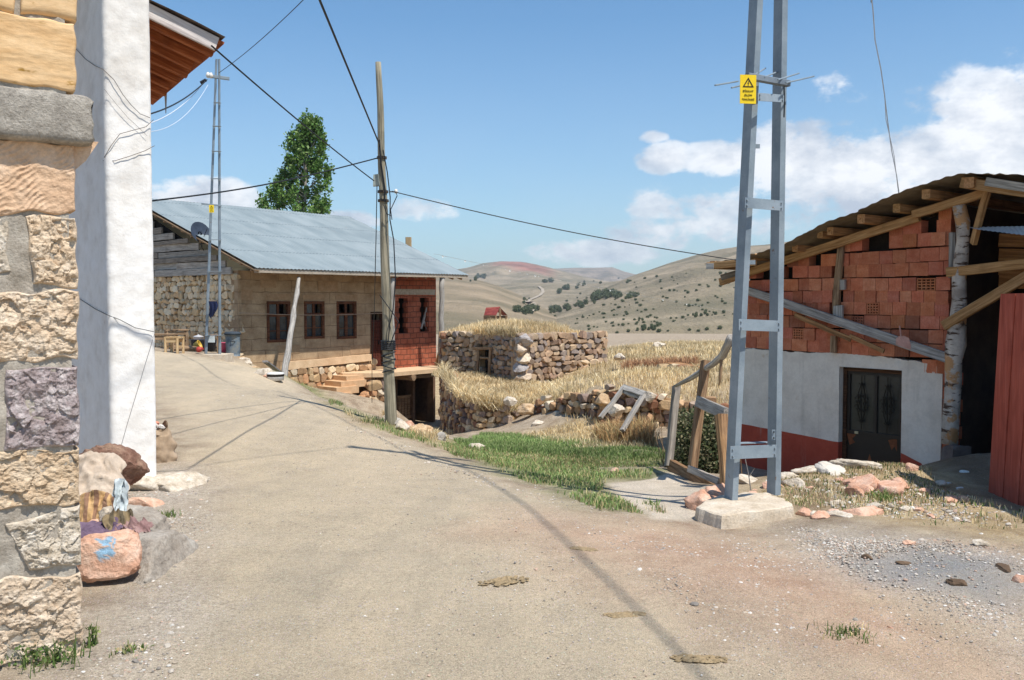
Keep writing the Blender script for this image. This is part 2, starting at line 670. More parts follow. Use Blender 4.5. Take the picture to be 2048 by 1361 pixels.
def masonry(mb, path, zb, zt, sw, sh, depth, cols, seed, jit=.25, rnd_top=.0, mortar=None, mmat=0, inset=.12):
    """Courses of rubble along a path of (x, y) points, the open side on the path's right hand; zb, zt give bottom and top over 0..1."""
    rg = rnd(seed)
    P = [Vector((p[0], p[1], 0)) for p in path]
    seg = [(P[i + 1] - P[i]).length for i in range(len(P) - 1)]
    L = sum(seg)

    def pos(s):
        s = max(0, min(L - 1e-6, s))
        for i, l in enumerate(seg):
            if s <= l or i == len(seg) - 1:
                d = (P[i + 1] - P[i]) / l
                return P[i] + d * s, d, Vector((d.y, -d.x, 0))
            s -= l
    zlo, zhi = min(zb(k / 20) for k in range(21)), max(zt(k / 20) for k in range(21))
    z = zlo
    while z < zhi:
        h = sh * rg.uniform(.75, 1.3)
        s = rg.uniform(-.5, 0) * sw
        while s < L:
            w = sw * rg.choice((.6, .8, .95, 1.1, 1.3, 1.5)) * rg.uniform(.85, 1.15)
            m = s + w / 2
            k = min(max(m / L, 0), 1)
            zc = z + h / 2 + rg.uniform(-.12, .12) * h
            if zb(k) - h * .3 <= zc <= zt(k) + rnd_top * rg.uniform(-1, 1) and 0 <= m <= L:
                q, d, n = pos(m)
                c = rg.choice(cols)
                b = rg.uniform(.82, 1.12)
                col = tuple(x * b for x in c[:3])
                Pn, F = rg.choice(ROCKS)
                a = rg.uniform(-.22, .22)
                X = d * math.cos(a) + Vector((0, 0, 1)) * math.sin(a)
                Z = Vector((0, 0, 1)) * math.cos(a) - d * math.sin(a)
                hh = h * rg.uniform(.85, 1.2)
                # local axes of the stone: along, out, up (some turned, so no two alike)
                perm = rg.choice(((0, 1, 2), (2, 1, 0), (1, 0, 2)))
                A = Pn[:, perm] * np.array((w * .60, depth * .5, hh * .62)) * np.array((rg.choice((-1, 1)), 1, 1))
                A[:, 1] = np.minimum(A[:, 1], depth * rg.uniform(.20, .27) + A[:, 0] * rg.uniform(-.22, .22) + A[:, 2] * rg.uniform(-.25, .2))
                A[:, 0] = np.clip(A[:, 0], -w * .47, w * .47)
                A[:, 2] = np.clip(A[:, 2], -hh * .49 + A[:, 0] * rg.uniform(-.12, .12), hh * .49 + A[:, 0] * rg.uniform(-.12, .12))
                base = q + Vector((0, 0, zc)) + n * (rg.uniform(-jit, jit) * depth * .4 - depth * .14)
                W = np.outer(A[:, 0], np.array(X)) + np.outer(A[:, 1], np.array(n)) + np.outer(A[:, 2], np.array(Z)) + np.array(base)
                mb.add(W, F, col, W + rg.uniform(0, 30))
            s += w * rg.uniform(.93, 1.02)
        z += h * .93
    if mortar is not None:
        V, F = [], []
        K = 24
        for i in range(K + 1):
            q, d, n = pos(min(max(L * i / K, inset), L - inset))
            k = i / K
            for (o, zz) in ((-depth * .3, zb(k) - .1), (-depth * .3, zt(k) - sh * .3), (-depth * 1.2, zt(k) - sh * .3), (-depth * 1.2, zb(k) - .1)):
                V.append(tuple(q + n * o + Vector((0, 0, zz))))
        for i in range(K):
            for j in range(4):
                F.append((i * 4 + j, i * 4 + (j + 1) % 4, i * 4 + 4 + (j + 1) % 4, i * 4 + 4 + j))
        F.append((0, 1, 2, 3))
        F.append((K * 4 + 3, K * 4 + 2, K * 4 + 1, K * 4))
        mb.add(V, F, mortar, None, mmat)
    return mb

# ------------------------------------------------------------------ the lie of the land
CTRL_UVD = [  # (u, v, depth): measured points of the ground
    (165, 1310, 4.08), (600, 1361, 3.8), (1024, 1361, 3.8), (1500, 1361, 3.8), (2048, 1361, 3.85),
    (700, 1100, 5.8), (1100, 1100, 5.8), (1500, 1150, 5.25), (1900, 1150, 5.25), (2048, 1100, 5.75),
    (400, 1000, 7.3), (700, 1000, 7.3), (500, 900, 9.75), (320, 980, 7.7), (250, 1180, 5.0),
    (400, 760, 18.5), (420, 709, 27.0), (330, 703, 28.0), (330, 699, 32.0), (400, 702, 30.5), (440, 705, 29.6), (500, 735, 24.0), (600, 840, 12.5), (700, 870, 11.2),
    (840, 912, 10.6), (950, 950, 9.0), (1100, 985, 8.0), (1280, 1030, 6.9), (900, 900, 11.9),
    (640, 795, 17.0), (560, 744, 24.3), (700, 815, 15.0), (780, 848, 13.3), (830, 868, 13.2), (480, 716, 29.0),
    (850, 860, 17.0), (930, 870, 20.0), (900, 880, 16.0), (1000, 865, 19.5), (1100, 870, 18.0), (1000, 900, 14.5), (1150, 905, 13.5), (1300, 900, 13.2),
    (1080, 935, 11.0), (1250, 940, 10.8), (1200, 975, 9.0), (1330, 937, 10.6), (1400, 870, 15.5), (1250, 866, 17.0), (1350, 868, 16.5),
    (1350, 990, 8.6), (1400, 1035, 7.2), (1450, 965, 9.6),
    (1395, 1042, 7.15), (1445, 1059, 6.9), (1520, 1044, 7.1), (1592, 1031, 7.25), (1700, 1050, 6.8), (1850, 1060, 6.6), (2048, 1080, 6.1),
    (1590, 1000, 7.9), (1500, 985, 8.1), (1600, 952, 8.9), (1700, 930, 9.4), (1800, 930, 9.6), (1900, 962, 8.9), (2000, 1005, 8.0), (2048, 1035, 7.3),
    (1750, 985, 8.1), (1650, 990, 8.0), (1900, 1010, 7.7), (1920, 915, 11.0), (1960, 960, 9.3),
]
CTRL_XYZ = [  # hidden
    (-5.9, 25.4, -1.0), (-5.1, 23.2, -.9), (-6.4, 28, -1.6), (-5.0, 28, -2.3), (-7.3, 28.4, -1.05), (-6.8, 29.8, -1.5), (-4.4, 20.6, -.75),
    (-3.0, 22, -1.65), (-2.2, 22, -1.75), (-2.6, 26, -2.4), (-1.6, 26, -2.3), (-4.2, 26, -2.0), (-3.9, 30, -2.8), (-3, 30, -3.0), (-4.4, 22.5, -1.2), (-3.6, 19, -.95), (-2.7, 18.5, -1.15), (-2.4, 33.5, -3.35), (-3.4, 33, -3.3), (-1.2, 30, -2.9), (-1.4, 23, -1.85),
    # hidden ground and the far field
    (-6, 0, 0), (0, 0, 0), (6, 0, 0), (0, -5, 0), (12, 0, .1), (12, 6, .1), (-12, 5, 0), (-12, 20, 0.1), (-18, 30, .2), (-14, 45, -.5),
    (-4, 34, -3.0), (-2.6, 36.5, -3.3), (-1.5, 33.5, -3.1), (-2, 27, -2.3), (-6, 38, -3.3), (-2, 45, -3.2), (-8, 50, -3.2),
    (-5.6, 30.5, -1.55), (-4.3, 31.2, -1.9),
    (3.6, 13.9, -1.0), (4.2, 12.4, -.95), (4.9, 11.7, -.7), (3.9, 11.0, -.85), (3.2, 11.6, -.8), (6.5, 9.5, -.1), (7, 14, -.6), (9, 12, -.3),
    (2.6, 14.5, -.85), (2.4, 17.2, -.85),
    (2.6, 19.9, .0), (3.6, 20.8, .0), (3.5, 16.9, -.88), (1.8, 17.9, -.85), (2.7, 17.3, -.88), (1.0, 24, -.62), (3.2, 25, -.45), (4.6, 25, -.3), (5.5, 22, -.1), (7.5, 20, .1),
    (4.0, 31, -.4), (6, 36, -.35), (9.5, 38, -.35), (0.2, 30, -.6), (0, 36, -.8), (12, 30, 0),
    (8, 52, -.85), (14, 52, -.85), (0, 55, -2.0), (10, 75, -1.5), (25, 75, -1.5), (-10, 80, -4.0), (25, 40, .5), (25, 15, .3), (-30, 10, .2), (-30, 60, 0),
    (0, 130, -3.6), (30, 130, -3.2), (60, 130, -3.2), (-60, 130, -4), (0, 220, -5.9), (60, 220, -5.9), (120, 220, -5.9), (-120, 220, -5.9),
    (0, -30, 0), (40, -20, 0), (-40, -20, 0), (60, 40, 1), (-60, 40, 1)]
_P = [tuple(at(*c)) for c in CTRL_UVD] + [tuple(c) for c in CTRL_XYZ]
_P = np.array(_P)
_xy = _P[:, :2]


def _phi(a, b):
    return np.sqrt(((a[:, None, :] - b[None, :, :]) ** 2).sum(-1) + .12)


_K = _phi(_xy, _xy)
_n = len(_P)
_A = np.zeros((_n + 1, _n + 1))
_A[:_n, :_n] = _K - np.eye(_n) * .05
_A[:_n, _n] = 1
_A[_n, :_n] = 1
_w = np.linalg.solve(_A, np.concatenate((_P[:, 2], [0])))


def gz_np(X, Y):
    q = np.stack((X.ravel(), Y.ravel()), 1)
    out = np.empty(len(q))
    for i in range(0, len(q), 20000):
        out[i:i + 20000] = _phi(q[i:i + 20000], _xy) @ _w[:_n] + _w[_n]
    # beyond 230 m: level off under the hills
    r = np.sqrt((q ** 2).sum(1))
    k = np.clip((r - 200) / 200, 0, 1)
    out = out * (1 - k) + (-9) * k
    return out.reshape(X.shape)


def gz(x, y):
    return float(gz_np(np.array([x], float), np.array([y], float))[0])


def ground_at(u, v, lo=3.0, hi=60.0):
    """Where the line of sight first meets the ground."""
    d = ray(u, v)
    D = np.concatenate((np.arange(lo, 20, .02), np.arange(20, hi, .08)))
    X, Y, Z = d.x * D, D, 1.6 + d.z * D
    g = gz_np(X, Y)
    below = np.nonzero(Z < g)[0]
    i = below[0] if len(below) else len(D) - 1
    return Vector((X[i], Y[i], g[i]))


def axis(lo, hi, fine0, fine1, step, grow):
    a = list(np.arange(fine0, fine1, step))
    s = step
    x = fine1
    while x < hi:
        a.append(x)
        s *= grow
        x += s
    a.append(hi)
    s = step
    x = fine0 - s
    b = []
    while x > lo:
        b.append(x)
        s *= grow
        x -= s
    b.append(lo)
    return np.array(sorted(b) + a)


def sdist(X, Y, poly):
    """Signed distance (positive inside) to a polygon in x, y."""
    px = np.array([p[0] for p in poly])
    py = np.array([p[1] for p in poly])
    inside = np.zeros(X.shape, bool)
    dmin = np.full(X.shape, 1e9)
    k = len(poly)
    for i in range(k):
        x0, y0, x1, y1 = px[i], py[i], px[(i + 1) % k], py[(i + 1) % k]
        c = ((y0 > Y) != (y1 > Y))
        with np.errstate(divide='ignore', invalid='ignore'):
            xi = (x1 - x0) * (Y - y0) / (y1 - y0 if y1 != y0 else 1e-9) + x0
        inside ^= c & (X < xi)
        dx, dy = x1 - x0, y1 - y0
        t = np.clip(((X - x0) * dx + (Y - y0) * dy) / (dx * dx + dy * dy + 1e-12), 0, 1)
        dmin = np.minimum(dmin, np.hypot(X - x0 - t * dx, Y - y0 - t * dy))
    return np.where(inside, dmin, -dmin)


def gpoly(uv):
    return [tuple(ground_at(u, v).xy) for u, v in uv]


def fbm_grid(X, Y, scale, octs, seed):
    """Cheap value noise on arrays."""
    out = np.zeros(X.shape)
    amp, tot = 1.0, 0
    rs = np.random.RandomState(seed)
    tab = rs.rand(256, 256)
    for o in range(octs):
        x, y = X * scale + 17.3 * o, Y * scale + 9.1 * o
        xi, yi = np.floor(x).astype(int), np.floor(y).astype(int)
        fx, fy = x - xi, y - yi
        fx, fy = fx * fx * (3 - 2 * fx), fy * fy * (3 - 2 * fy)
        a = tab[xi & 255, yi & 255]
        b = tab[(xi + 1) & 255, yi & 255]
        c = tab[xi & 255, (yi + 1) & 255]
        d = tab[(xi + 1) & 255, (yi + 1) & 255]
        out += amp * ((a * (1 - fx) + b * fx) * (1 - fy) + (c * (1 - fx) + d * fx) * fy - .5)
        tot += amp
        amp *= .55
        scale *= 2.03
    return out / tot


ROAD_POLY = [(-1.9, 2.2), (-1.75, 4.5), (-2.3, 6.0), (-2.6, 7.8), (-3.6, 10)] + gpoly([(380, 860), (330, 800)]) + [(-12.5, 27.6), (-14, 30.5)] + gpoly(
    [(400, 716), (480, 722), (520, 735), (590, 772), (650, 806), (720, 850), (800, 882), (880, 905), (960, 945), (1100, 990), (1200, 1025), (1300, 1040), (1420, 1070),
     (1600, 1075), (1800, 1100), (2040, 1130)]) + [(5.5, 4.5), (5.5, -8), (-5, -8)]
PATH_POLY = gpoly([(1215, 968), (1300, 958), (1340, 945), (1445, 985), (1470, 1010), (1400, 1040), (1310, 1040), (1250, 1005)])


def build_ground():
    X1 = axis(-2500, 2500, -3.6, 6.0, .045, 1.05)
    Y1 = axis(-400, 4200, 3.2, 11.5, .045, 1.038)
    X, Y = np.meshgrid(X1, Y1, indexing='ij')
    Z = gz_np(X, Y)
    near = np.clip(1 - (np.hypot(X, Y) - 30) / 40, 0, 1)
    droad = sdist(X, Y, ROAD_POLY)
    dpath = sdist(X, Y, PATH_POLY)
    rough = np.clip(.35 + (-droad) * .8, .30, 1.4)
    rough = np.where(dpath > 0, .15, rough)
    Z += near * rough * (.05 * fbm_grid(X, Y, .9, 3, 1) + .022 * fbm_grid(X, Y, 5.0, 4, 2))
    # wheel ruts, faint
    Z += near * np.where(droad > 0, .012 * fbm_grid(X * 3, Y * .35, 1.1, 2, 5), 0)
    nz_ = fbm_grid(X, Y, 1.3, 4, 11)
    n2_ = fbm_grid(X, Y, 4.0, 3, 12)

    def soft(polys, w, amp=.5):
        out = np.zeros(X.shape)
        for p in polys:
            d = sdist(X, Y, p)
            out = np.maximum(out, np.clip((d + nz_ * amp + n2_ * amp * .4) / w + .5, 0, 1))
        return out
    green = soft([gpoly([(905, 882), (960, 868), (1080, 878), (1180, 885), (1330, 905), (1335, 930), (1250, 925), (1120, 915), (1000, 912), (930, 898)]),
                  gpoly([(880, 885), (960, 905), (1100, 930), (1330, 940), (1300, 955), (1220, 965), (1200, 985), (1290, 1030), (1200, 1020), (1110, 985), (980, 935), (900, 905)]),
                  gpoly([(520, 738), (590, 765), (660, 800), (640, 792), (560, 745)]),
                  gpoly([(640, 785), (700, 820), (850, 880), (880, 895), (760, 858), (660, 812)])], .5, .6)
    straw = soft([gpoly([(1480, 1010), (1600, 940), (1800, 925), (2048, 1010), (2048, 1085), (1900, 1060), (1700, 1035)]),
                  [(-1.6, 22), (.4, 21), (4, 18.5), (8, 19), (14, 60), (-4, 60)],
                  gpoly([(640, 800), (760, 840), (900, 880), (1000, 865), (1250, 868), (1330, 880), (1200, 930), (1000, 930), (850, 890), (700, 840)]),
                  gpoly([(1050, 870), (1200, 820), (1250, 866), (1150, 880)]),
                  [(-30, 30), (-3, 38), (-3, 90), (-60, 90)]], .8, .8)
    red = soft([gpoly([(1060, 1050), (1250, 1040), (1500, 1075), (1750, 1120), (1900, 1200), (2048, 1250), (2048, 1361), (1750, 1361), (1450, 1240), (1200, 1140)])], 1.4, 1.2) * .75
    red = np.maximum(red, soft([gpoly([(1880, 1085), (2000, 1090), (2048, 1130), (1950, 1110)])], .3, .3))
    ash = soft([gpoly([(1740, 1120), (1830, 1098), (1960, 1125), (2040, 1165), (1990, 1200), (1870, 1185), (1780, 1150)])], .55, .45)
    grav = soft([gpoly([(1560, 1050), (1750, 1060), (2048, 1100), (2048, 1300), (1900, 1240), (1700, 1150), (1600, 1110)]),
                 gpoly([(200, 1000), (330, 930), (420, 950), (440, 1080), (330, 1361), (180, 1361), (190, 1310), (300, 1200)])], .7, .6)
    conc = np.clip(dpath / .12 + .5, 0, 1)
    dark = soft([gpoly([(1560, 985), (1610, 962), (1690, 965), (1720, 1000), (1660, 1025), (1580, 1020)]), gpoly([(1860, 930), (1990, 925), (2048, 960), (2048, 1020), (1960, 985)])], .3, .3)  # brown soil on the mound; second polygon paints the shade before the byre
    road = np.clip(droad / .5 + .5 + nz_ * 1.2, 0, 1)
    za = np.stack((green, straw, red, np.ones_like(red)), -1)
    zb = np.stack((ash, grav, conc, np.ones_like(red)), -1)
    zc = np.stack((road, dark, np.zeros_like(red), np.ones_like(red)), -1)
    nx, ny = X.shape
    I = np.arange(nx * ny).reshape(nx, ny)
    F = np.stack((I[:-1, :-1], I[1:, :-1], I[1:, 1:], I[:-1, 1:]), -1).reshape(-1, 4)

    def ctr(A):
        return ((A[:-1, :-1] + A[1:, :-1] + A[1:, 1:] + A[:-1, 1:]) / 4).ravel()
    isroad = (ctr(droad) > 0) & (ctr(dpath) <= 0)
    ispath = ctr(dpath) > 0
    V = np.stack((X.ravel(), Y.ravel(), Z.ravel()), 1)
    for name, sel, lab in (('dirt_road', isroad, None), ('concrete_path', ispath, None), ('ground', ~(isroad | ispath), None)):
        fs = F[sel]
        used, inv = np.unique(fs.ravel(), return_inverse=True)
        mb = MB()
        mb.add(V[used], inv.reshape(-1, 4), (1, 1, 1))
        o = mb.build(name, M_GROUND, None, True, (0, 0, 0))
        for an, arr in (('za', za), ('zb', zb), ('zc', zc)):
            o.data.attributes.new(an, 'FLOAT_COLOR', 'POINT').data.foreach_set('color', arr.reshape(-1, 4)[used].astype(np.float32).ravel())
        tag(o, kind='structure')


def ground_material():
    t = NT('ground_soil')
    tc = t.a('tc').outputs['Vector']
    za, zb, zc = t.a('za'), t.a('zb'), t.a('zc')

    def sep(n):
        s = t.N.new('ShaderNodeSeparateColor')
        t.L.new(n.outputs['Color'], s.inputs[0])
        return s.outputs
    A, B, C = sep(za), sep(zb), sep(zc)
    big = t.noise(t.mp(tc, (1.6, .5, 1)), .55, 6, .6)
    mid = t.noise(tc, 3.2, 8, .65)
    fine = t.noise(tc, 38, 8, .75)
    grit = t.vor(tc, 70, 'F1')
    gritc = t.vor(tc, 70, 'F1', 'Color')
    road = t.ramp(t.math('ADD', t.math('MULTIPLY', big, .6), t.math('MULTIPLY', mid, .4)),
                  [(.38, (.415, .345, .250)), (.5, (.48, .394, .280)), (.62, (.535, .434, .305))])
    soil = t.ramp(mid, [(.35, (.255, .19, .13)), (.5, (.355, .28, .2)), (.66, (.445, .365, .27))])
    c = t.mix(C[0], soil, road)
    c = t.mix(A[2], c, t.ramp(mid, [(.35, (.42, .255, .17)), (.65, (.53, .36, .255))]))
    c = t.mix(t.math('MULTIPLY', B[1], .8), c, t.ramp(fine, [(.35, (.34, .29, .235)), (.65, (.58, .51, .425))]))
    straw = t.ramp(mid, [(.35, (.30, .21, .11)), (.5, (.44, .33, .185)), (.65, (.53, .41, .24))])
    c = t.mix(t.math('MULTIPLY', A[1], .85), c, straw)
    green = t.ramp(mid, [(.35, (.10, .13, .045)), (.5, (.155, .19, .065)), (.66, (.27, .25, .11))])
    c = t.mix(t.math('MULTIPLY', A[0], .75), c, green)
    c = t.mix(B[2], c, t.ramp(mid, [(.35, (.50, .425, .33)), (.65, (.62, .535, .43))]))
    c = t.mix(t.math('MULTIPLY', B[0], t.step(t.math('ADD', fine, t.math('MULTIPLY', mid, .5)), .45, .8)), c, (.225, .232, .242))
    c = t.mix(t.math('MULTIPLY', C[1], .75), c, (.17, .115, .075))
    trk = t.noise(t.mp(tc, (2.6, .35, 1), (4, 0, 0)), 1.0, 6, .65)
    c = t.mix(.28, c, t.ramp(trk, [(.36, (.82, .83, .85)), (.5, (1, 1, 1)), (.64, (1.10, 1.08, 1.04))]), 'MULTIPLY')
    patch = t.noise(tc, 1.9, 7, .7)
    c = t.mix(.22, c, t.ramp(patch, [(.38, (.80, .79, .78)), (.5, (1, 1, 1)), (.62, (1.08, 1.07, 1.05))]), 'MULTIPLY')
    # coarse grains and dark specks
    g = t.ramp(t.noise(tc, 150, 3, .9), [(.34, (.42, .41, .40)), (.50, (1, 1, 1)), (.66, (1.45, 1.42, 1.38))])
    c = t.mix(.85, c, g, 'MULTIPLY')
    g2 = t.ramp(fine, [(.32, (.66, .66, .66)), (.5, (1, 1, 1)), (.68, (1.16, 1.15, 1.13))])
    c = t.mix(.7, c, g2, 'MULTIPLY')
    gs = t.math('MULTIPLY', t.math('LESS_THAN', grit, .24), t.math('GREATER_THAN', t.noise(tc, 9, 3, .6), .42))
    c = t.mix(t.math('MULTIPLY', gs, .5), c, t.mix(.7, gritc, (.62, .56, .48)))
    far = t.noise(tc, .035, 6, .6)
    h = t.math('ADD', t.math('MULTIPLY', fine, .7), t.math('ADD', t.math('MULTIPLY', t.noise(tc, 120, 4, .8), .4), t.math('MULTIPLY', mid, .9)))
    nrm = t.bump(h, .75, .03)
    return t.done(c, nrm, .95, .12)


M_GROUND = ground_material()
build_ground()

# ------------------------------------------------------------------ the hills
def hill_material():
    t = NT('dry_hillside')
    tc = t.a('tc').outputs['Vector']
    a = t.noise(t.mp(tc, (1, 1, 3)), .012, 8, .6)
    b = t.noise(t.mp(tc, (1, .35, 2)), .06, 8, .65)
    c = t.ramp(a, [(.36, (.165, .145, .095)), (.5, (.245, .20, .135)), (.64, (.33, .262, .18))])
    c = t.mix(t.math('MULTIPLY', t.step(b, .5, .72), .6), c, (.20, .175, .115))
    c = t.mix(t.math('MULTIPLY', t.step(t.noise(tc, .02, 6, .6), .52, .7), .45), c, (.47, .37, .26))
    c = t.mix(t.math('MULTIPLY', t.step(t.noise(tc, .25, 5, .7), .55, .75), .45), c, (.13, .125, .08))
    c = t.mix(1, c, t.a('col').outputs['Color'], 'MULTIPLY')
    nrm = t.bump(t.math('ADD', a, b), .8, 6.0)
    return t.done(c, nrm, .95, .05)


M_HILL = hill_material()
HILLS = []


def interp(pts, u):
    return [float(np.interp(u, [p[0] for p in pts], [p[i] for p in pts])) for i in range(1, len(pts[0]))]


def hill(crest, foot, mid=None, seed=0, nu=170, nv=60, gully=1.0, tint=None, zfoot=None):
    """One ridge: crest and foot are (u, v, depth) lines; the back falls away."""
    us = np.linspace(crest[0][0], crest[-1][0], nu)
    V, C = [], []
    rows = nv + 14
    for i, u in enumerate(us):
        cv, cd = interp(crest, u)
        fv, fd = interp(foot, u)
        a, b = at(u, fv, fd), at(u, cv, cd)
        for j in range(rows):
            k = j / (nv - 1)
            if j == 0:
                p = a + Vector((0, -.06 * a.y, -14))
            elif k <= 1:
                kk = k
                p = a.lerp(b, kk)
                # convex upper slope, concave foot
                p.z = a.z + (b.z - a.z) * (kk * .80 + .20 * math.sin(kk * math.pi / 2))
                amp = (b.z - a.z) * .095 * gully * math.sin(math.pi * min(kk * 1.02, 1))
                q = Vector((p.x * .012, p.y * .004, seed))
                nn = noise.fractal(q * 1.3, .9, 2.1, 5)
                p.z += amp * (nn - .25 * abs(noise.noise(q * 3.1)) * 3)
            else:
                kb = (k - 1) * (nv - 1) / 14
                p = b + Vector((b.x, b.y, 0)).normalized() * (kb * (b.y - a.y) * .6)
                p.z = b.z - (b.z + 20) * kb ** 1.5
            V.append(tuple(p))
            C.append(tint(u, k, p) if tint else (1, 1, 1))
    F = []
    for i in range(nu - 1):
        for j in range(rows - 1):
            F.append((i * rows + j, (i + 1) * rows + j, (i + 1) * rows + j + 1, i * rows + j + 1))
    mb = MB()
    mb.add(V, np.array(F), np.array(C))
    o = mb.build('hills', M_HILL, None, True, (0, 0, 0))
    tag(o, kind='structure')
    HILLS.append((BVHTree.FromPolygons([Vector(v) for v in V], F), o))


def red_tint(u, k, p):
    n = noise.noise(Vector((p.x * .006, p.y * .003, 3)))
    w = max(0, 1 - abs((u - 1045) / 75) ** 2) * max(0, 1 - abs((k - .80 + (u - 1045) * .0012) / .24) ** 2)
    w = min(1, max(0, w * 1.5 + n * .5 * (w > .1)))
    return (1 + .16 * w, 1 - .30 * w, 1 - .22 * w)


# far ridge, red-topped hill, slopes between, near left hill, big right hill, valley floor
hill([(960, 560, 3600), (1060, 548, 3600), (1105, 538, 3600), (1150, 536, 3600), (1190, 536, 3600), (1225, 535, 3600), (1250, 544, 3600), (1300, 556, 3600), (1500, 560, 3600)],
     [(960, 600, 2500), (1500, 600, 2500)], seed=2, tint=lambda u, k, p: (.95, .93, 1.0))
hill([(-700, 550, 2300), (600, 556, 2300), (800, 552, 2300), (900, 541, 2200), (935, 536, 2200), (965, 527, 2200), (1000, 523, 2200), (1045, 524, 2200), (1085, 532, 2200), (1120, 541, 2200), (1165, 553, 2100), (1210, 562, 2000), (1260, 570, 1900), (1400, 580, 1800)],
     [(600, 610, 1300), (900, 605, 1300), (1100, 605, 1200), (1400, 610, 1200)], seed=5, tint=red_tint)
hill([(860, 578, 1250), (940, 576, 1250), (985, 571, 1250), (1040, 566, 1250), (1100, 566, 1200), (1150, 572, 1200), (1200, 566, 1150), (1260, 560, 1150), (1350, 560, 1100)],
     [(860, 630, 700), (1000, 622, 760), (1090, 622, 760), (1200, 612, 760), (1350, 612, 700)], seed=9)
hill([(-700, 500, 900), (500, 525, 900), (700, 540, 800), (800, 548, 760), (860, 554, 740), (915, 556, 720), (960, 561, 700), (1000, 573, 680), (1035, 588, 650), (1065, 604, 600), (1090, 618, 560), (1130, 634, 500)],
     [(-700, 668, 200), (900, 668, 200), (1000, 668, 210), (1130, 668, 220)], seed=14, gully=.7, tint=lambda u, k, p: (.98, .95, .93))
hill([(1060, 640, 620), (1130, 610, 700), (1190, 585, 800), (1240, 562, 950), (1270, 550, 1000), (1300, 540, 1000), (1340, 526, 1000), (1390, 511, 1000), (1440, 499, 1000), (1480, 493, 1000), (1530, 490, 1000), (1620, 478, 1000), (1800, 468, 1000), (3000, 452, 1000)],
     [(1060, 668, 235), (1200, 668, 235), (1500, 664, 235), (3000, 660, 235)], seed=21, gully=1.1)

# ------------------------------------------------------------------ near ashlar house on the left
M_TAN = simple('tan_ashlar', [lin(192, 166, 138), lin(214, 192, 166), lin(228, 212, 192)], scale=14, bump=.9, bdist=.012, bscale=70, var=.4)
M_PALE = simple('pale_limestone', [lin(176, 160, 138), lin(206, 192, 172), lin(226, 216, 202)], scale=16, bump=.9, bdist=.012, bscale=60, var=.45)
M_PURPLE = simple('purple_basalt', [lin(130, 114, 110), lin(160, 146, 144), lin(204, 194, 190)], scale=18, bump=.9, bdist=.012, bscale=60, var=.5)
M_ORANGE = simple('smooth_orange_ashlar', [lin(204, 164, 116), lin(218, 182, 136), lin(226, 194, 152)], scale=5, bump=.3, bdist=.008, bscale=30, stretch=(1, 1, 3), var=.2,
                  spots=(lin(150, 112, 42), 9, .60, .72))
M_CHISEL = simple('chiselled_ashlar', [lin(196, 160, 128), lin(212, 178, 146), lin(224, 194, 166)], scale=9, bump=.5, bdist=.01, bscale=60, var=.3)
M_CEMENT = simple('grey_cement_mortar', [lin(150, 140, 126), lin(172, 162, 148), lin(186, 178, 164)], scale=10, bump=.7, bdist=.01, bscale=80, var=.35)
M_LEDGE = simple('rough_grey_ledge', [lin(146, 138, 128), lin(176, 168, 156), lin(200, 192, 180)], scale=10, bump=1.0, bdist=.015, bscale=60, var=.45, spots=(lin(176, 142, 72), 7, .64, .74))

A0 = at(166, 1300, 4.08)
NEAR = Plane((A0.x, A0.y), (A0.x - .836 * 3, A0.y - .549 * 3))
# s runs from the corner to the left


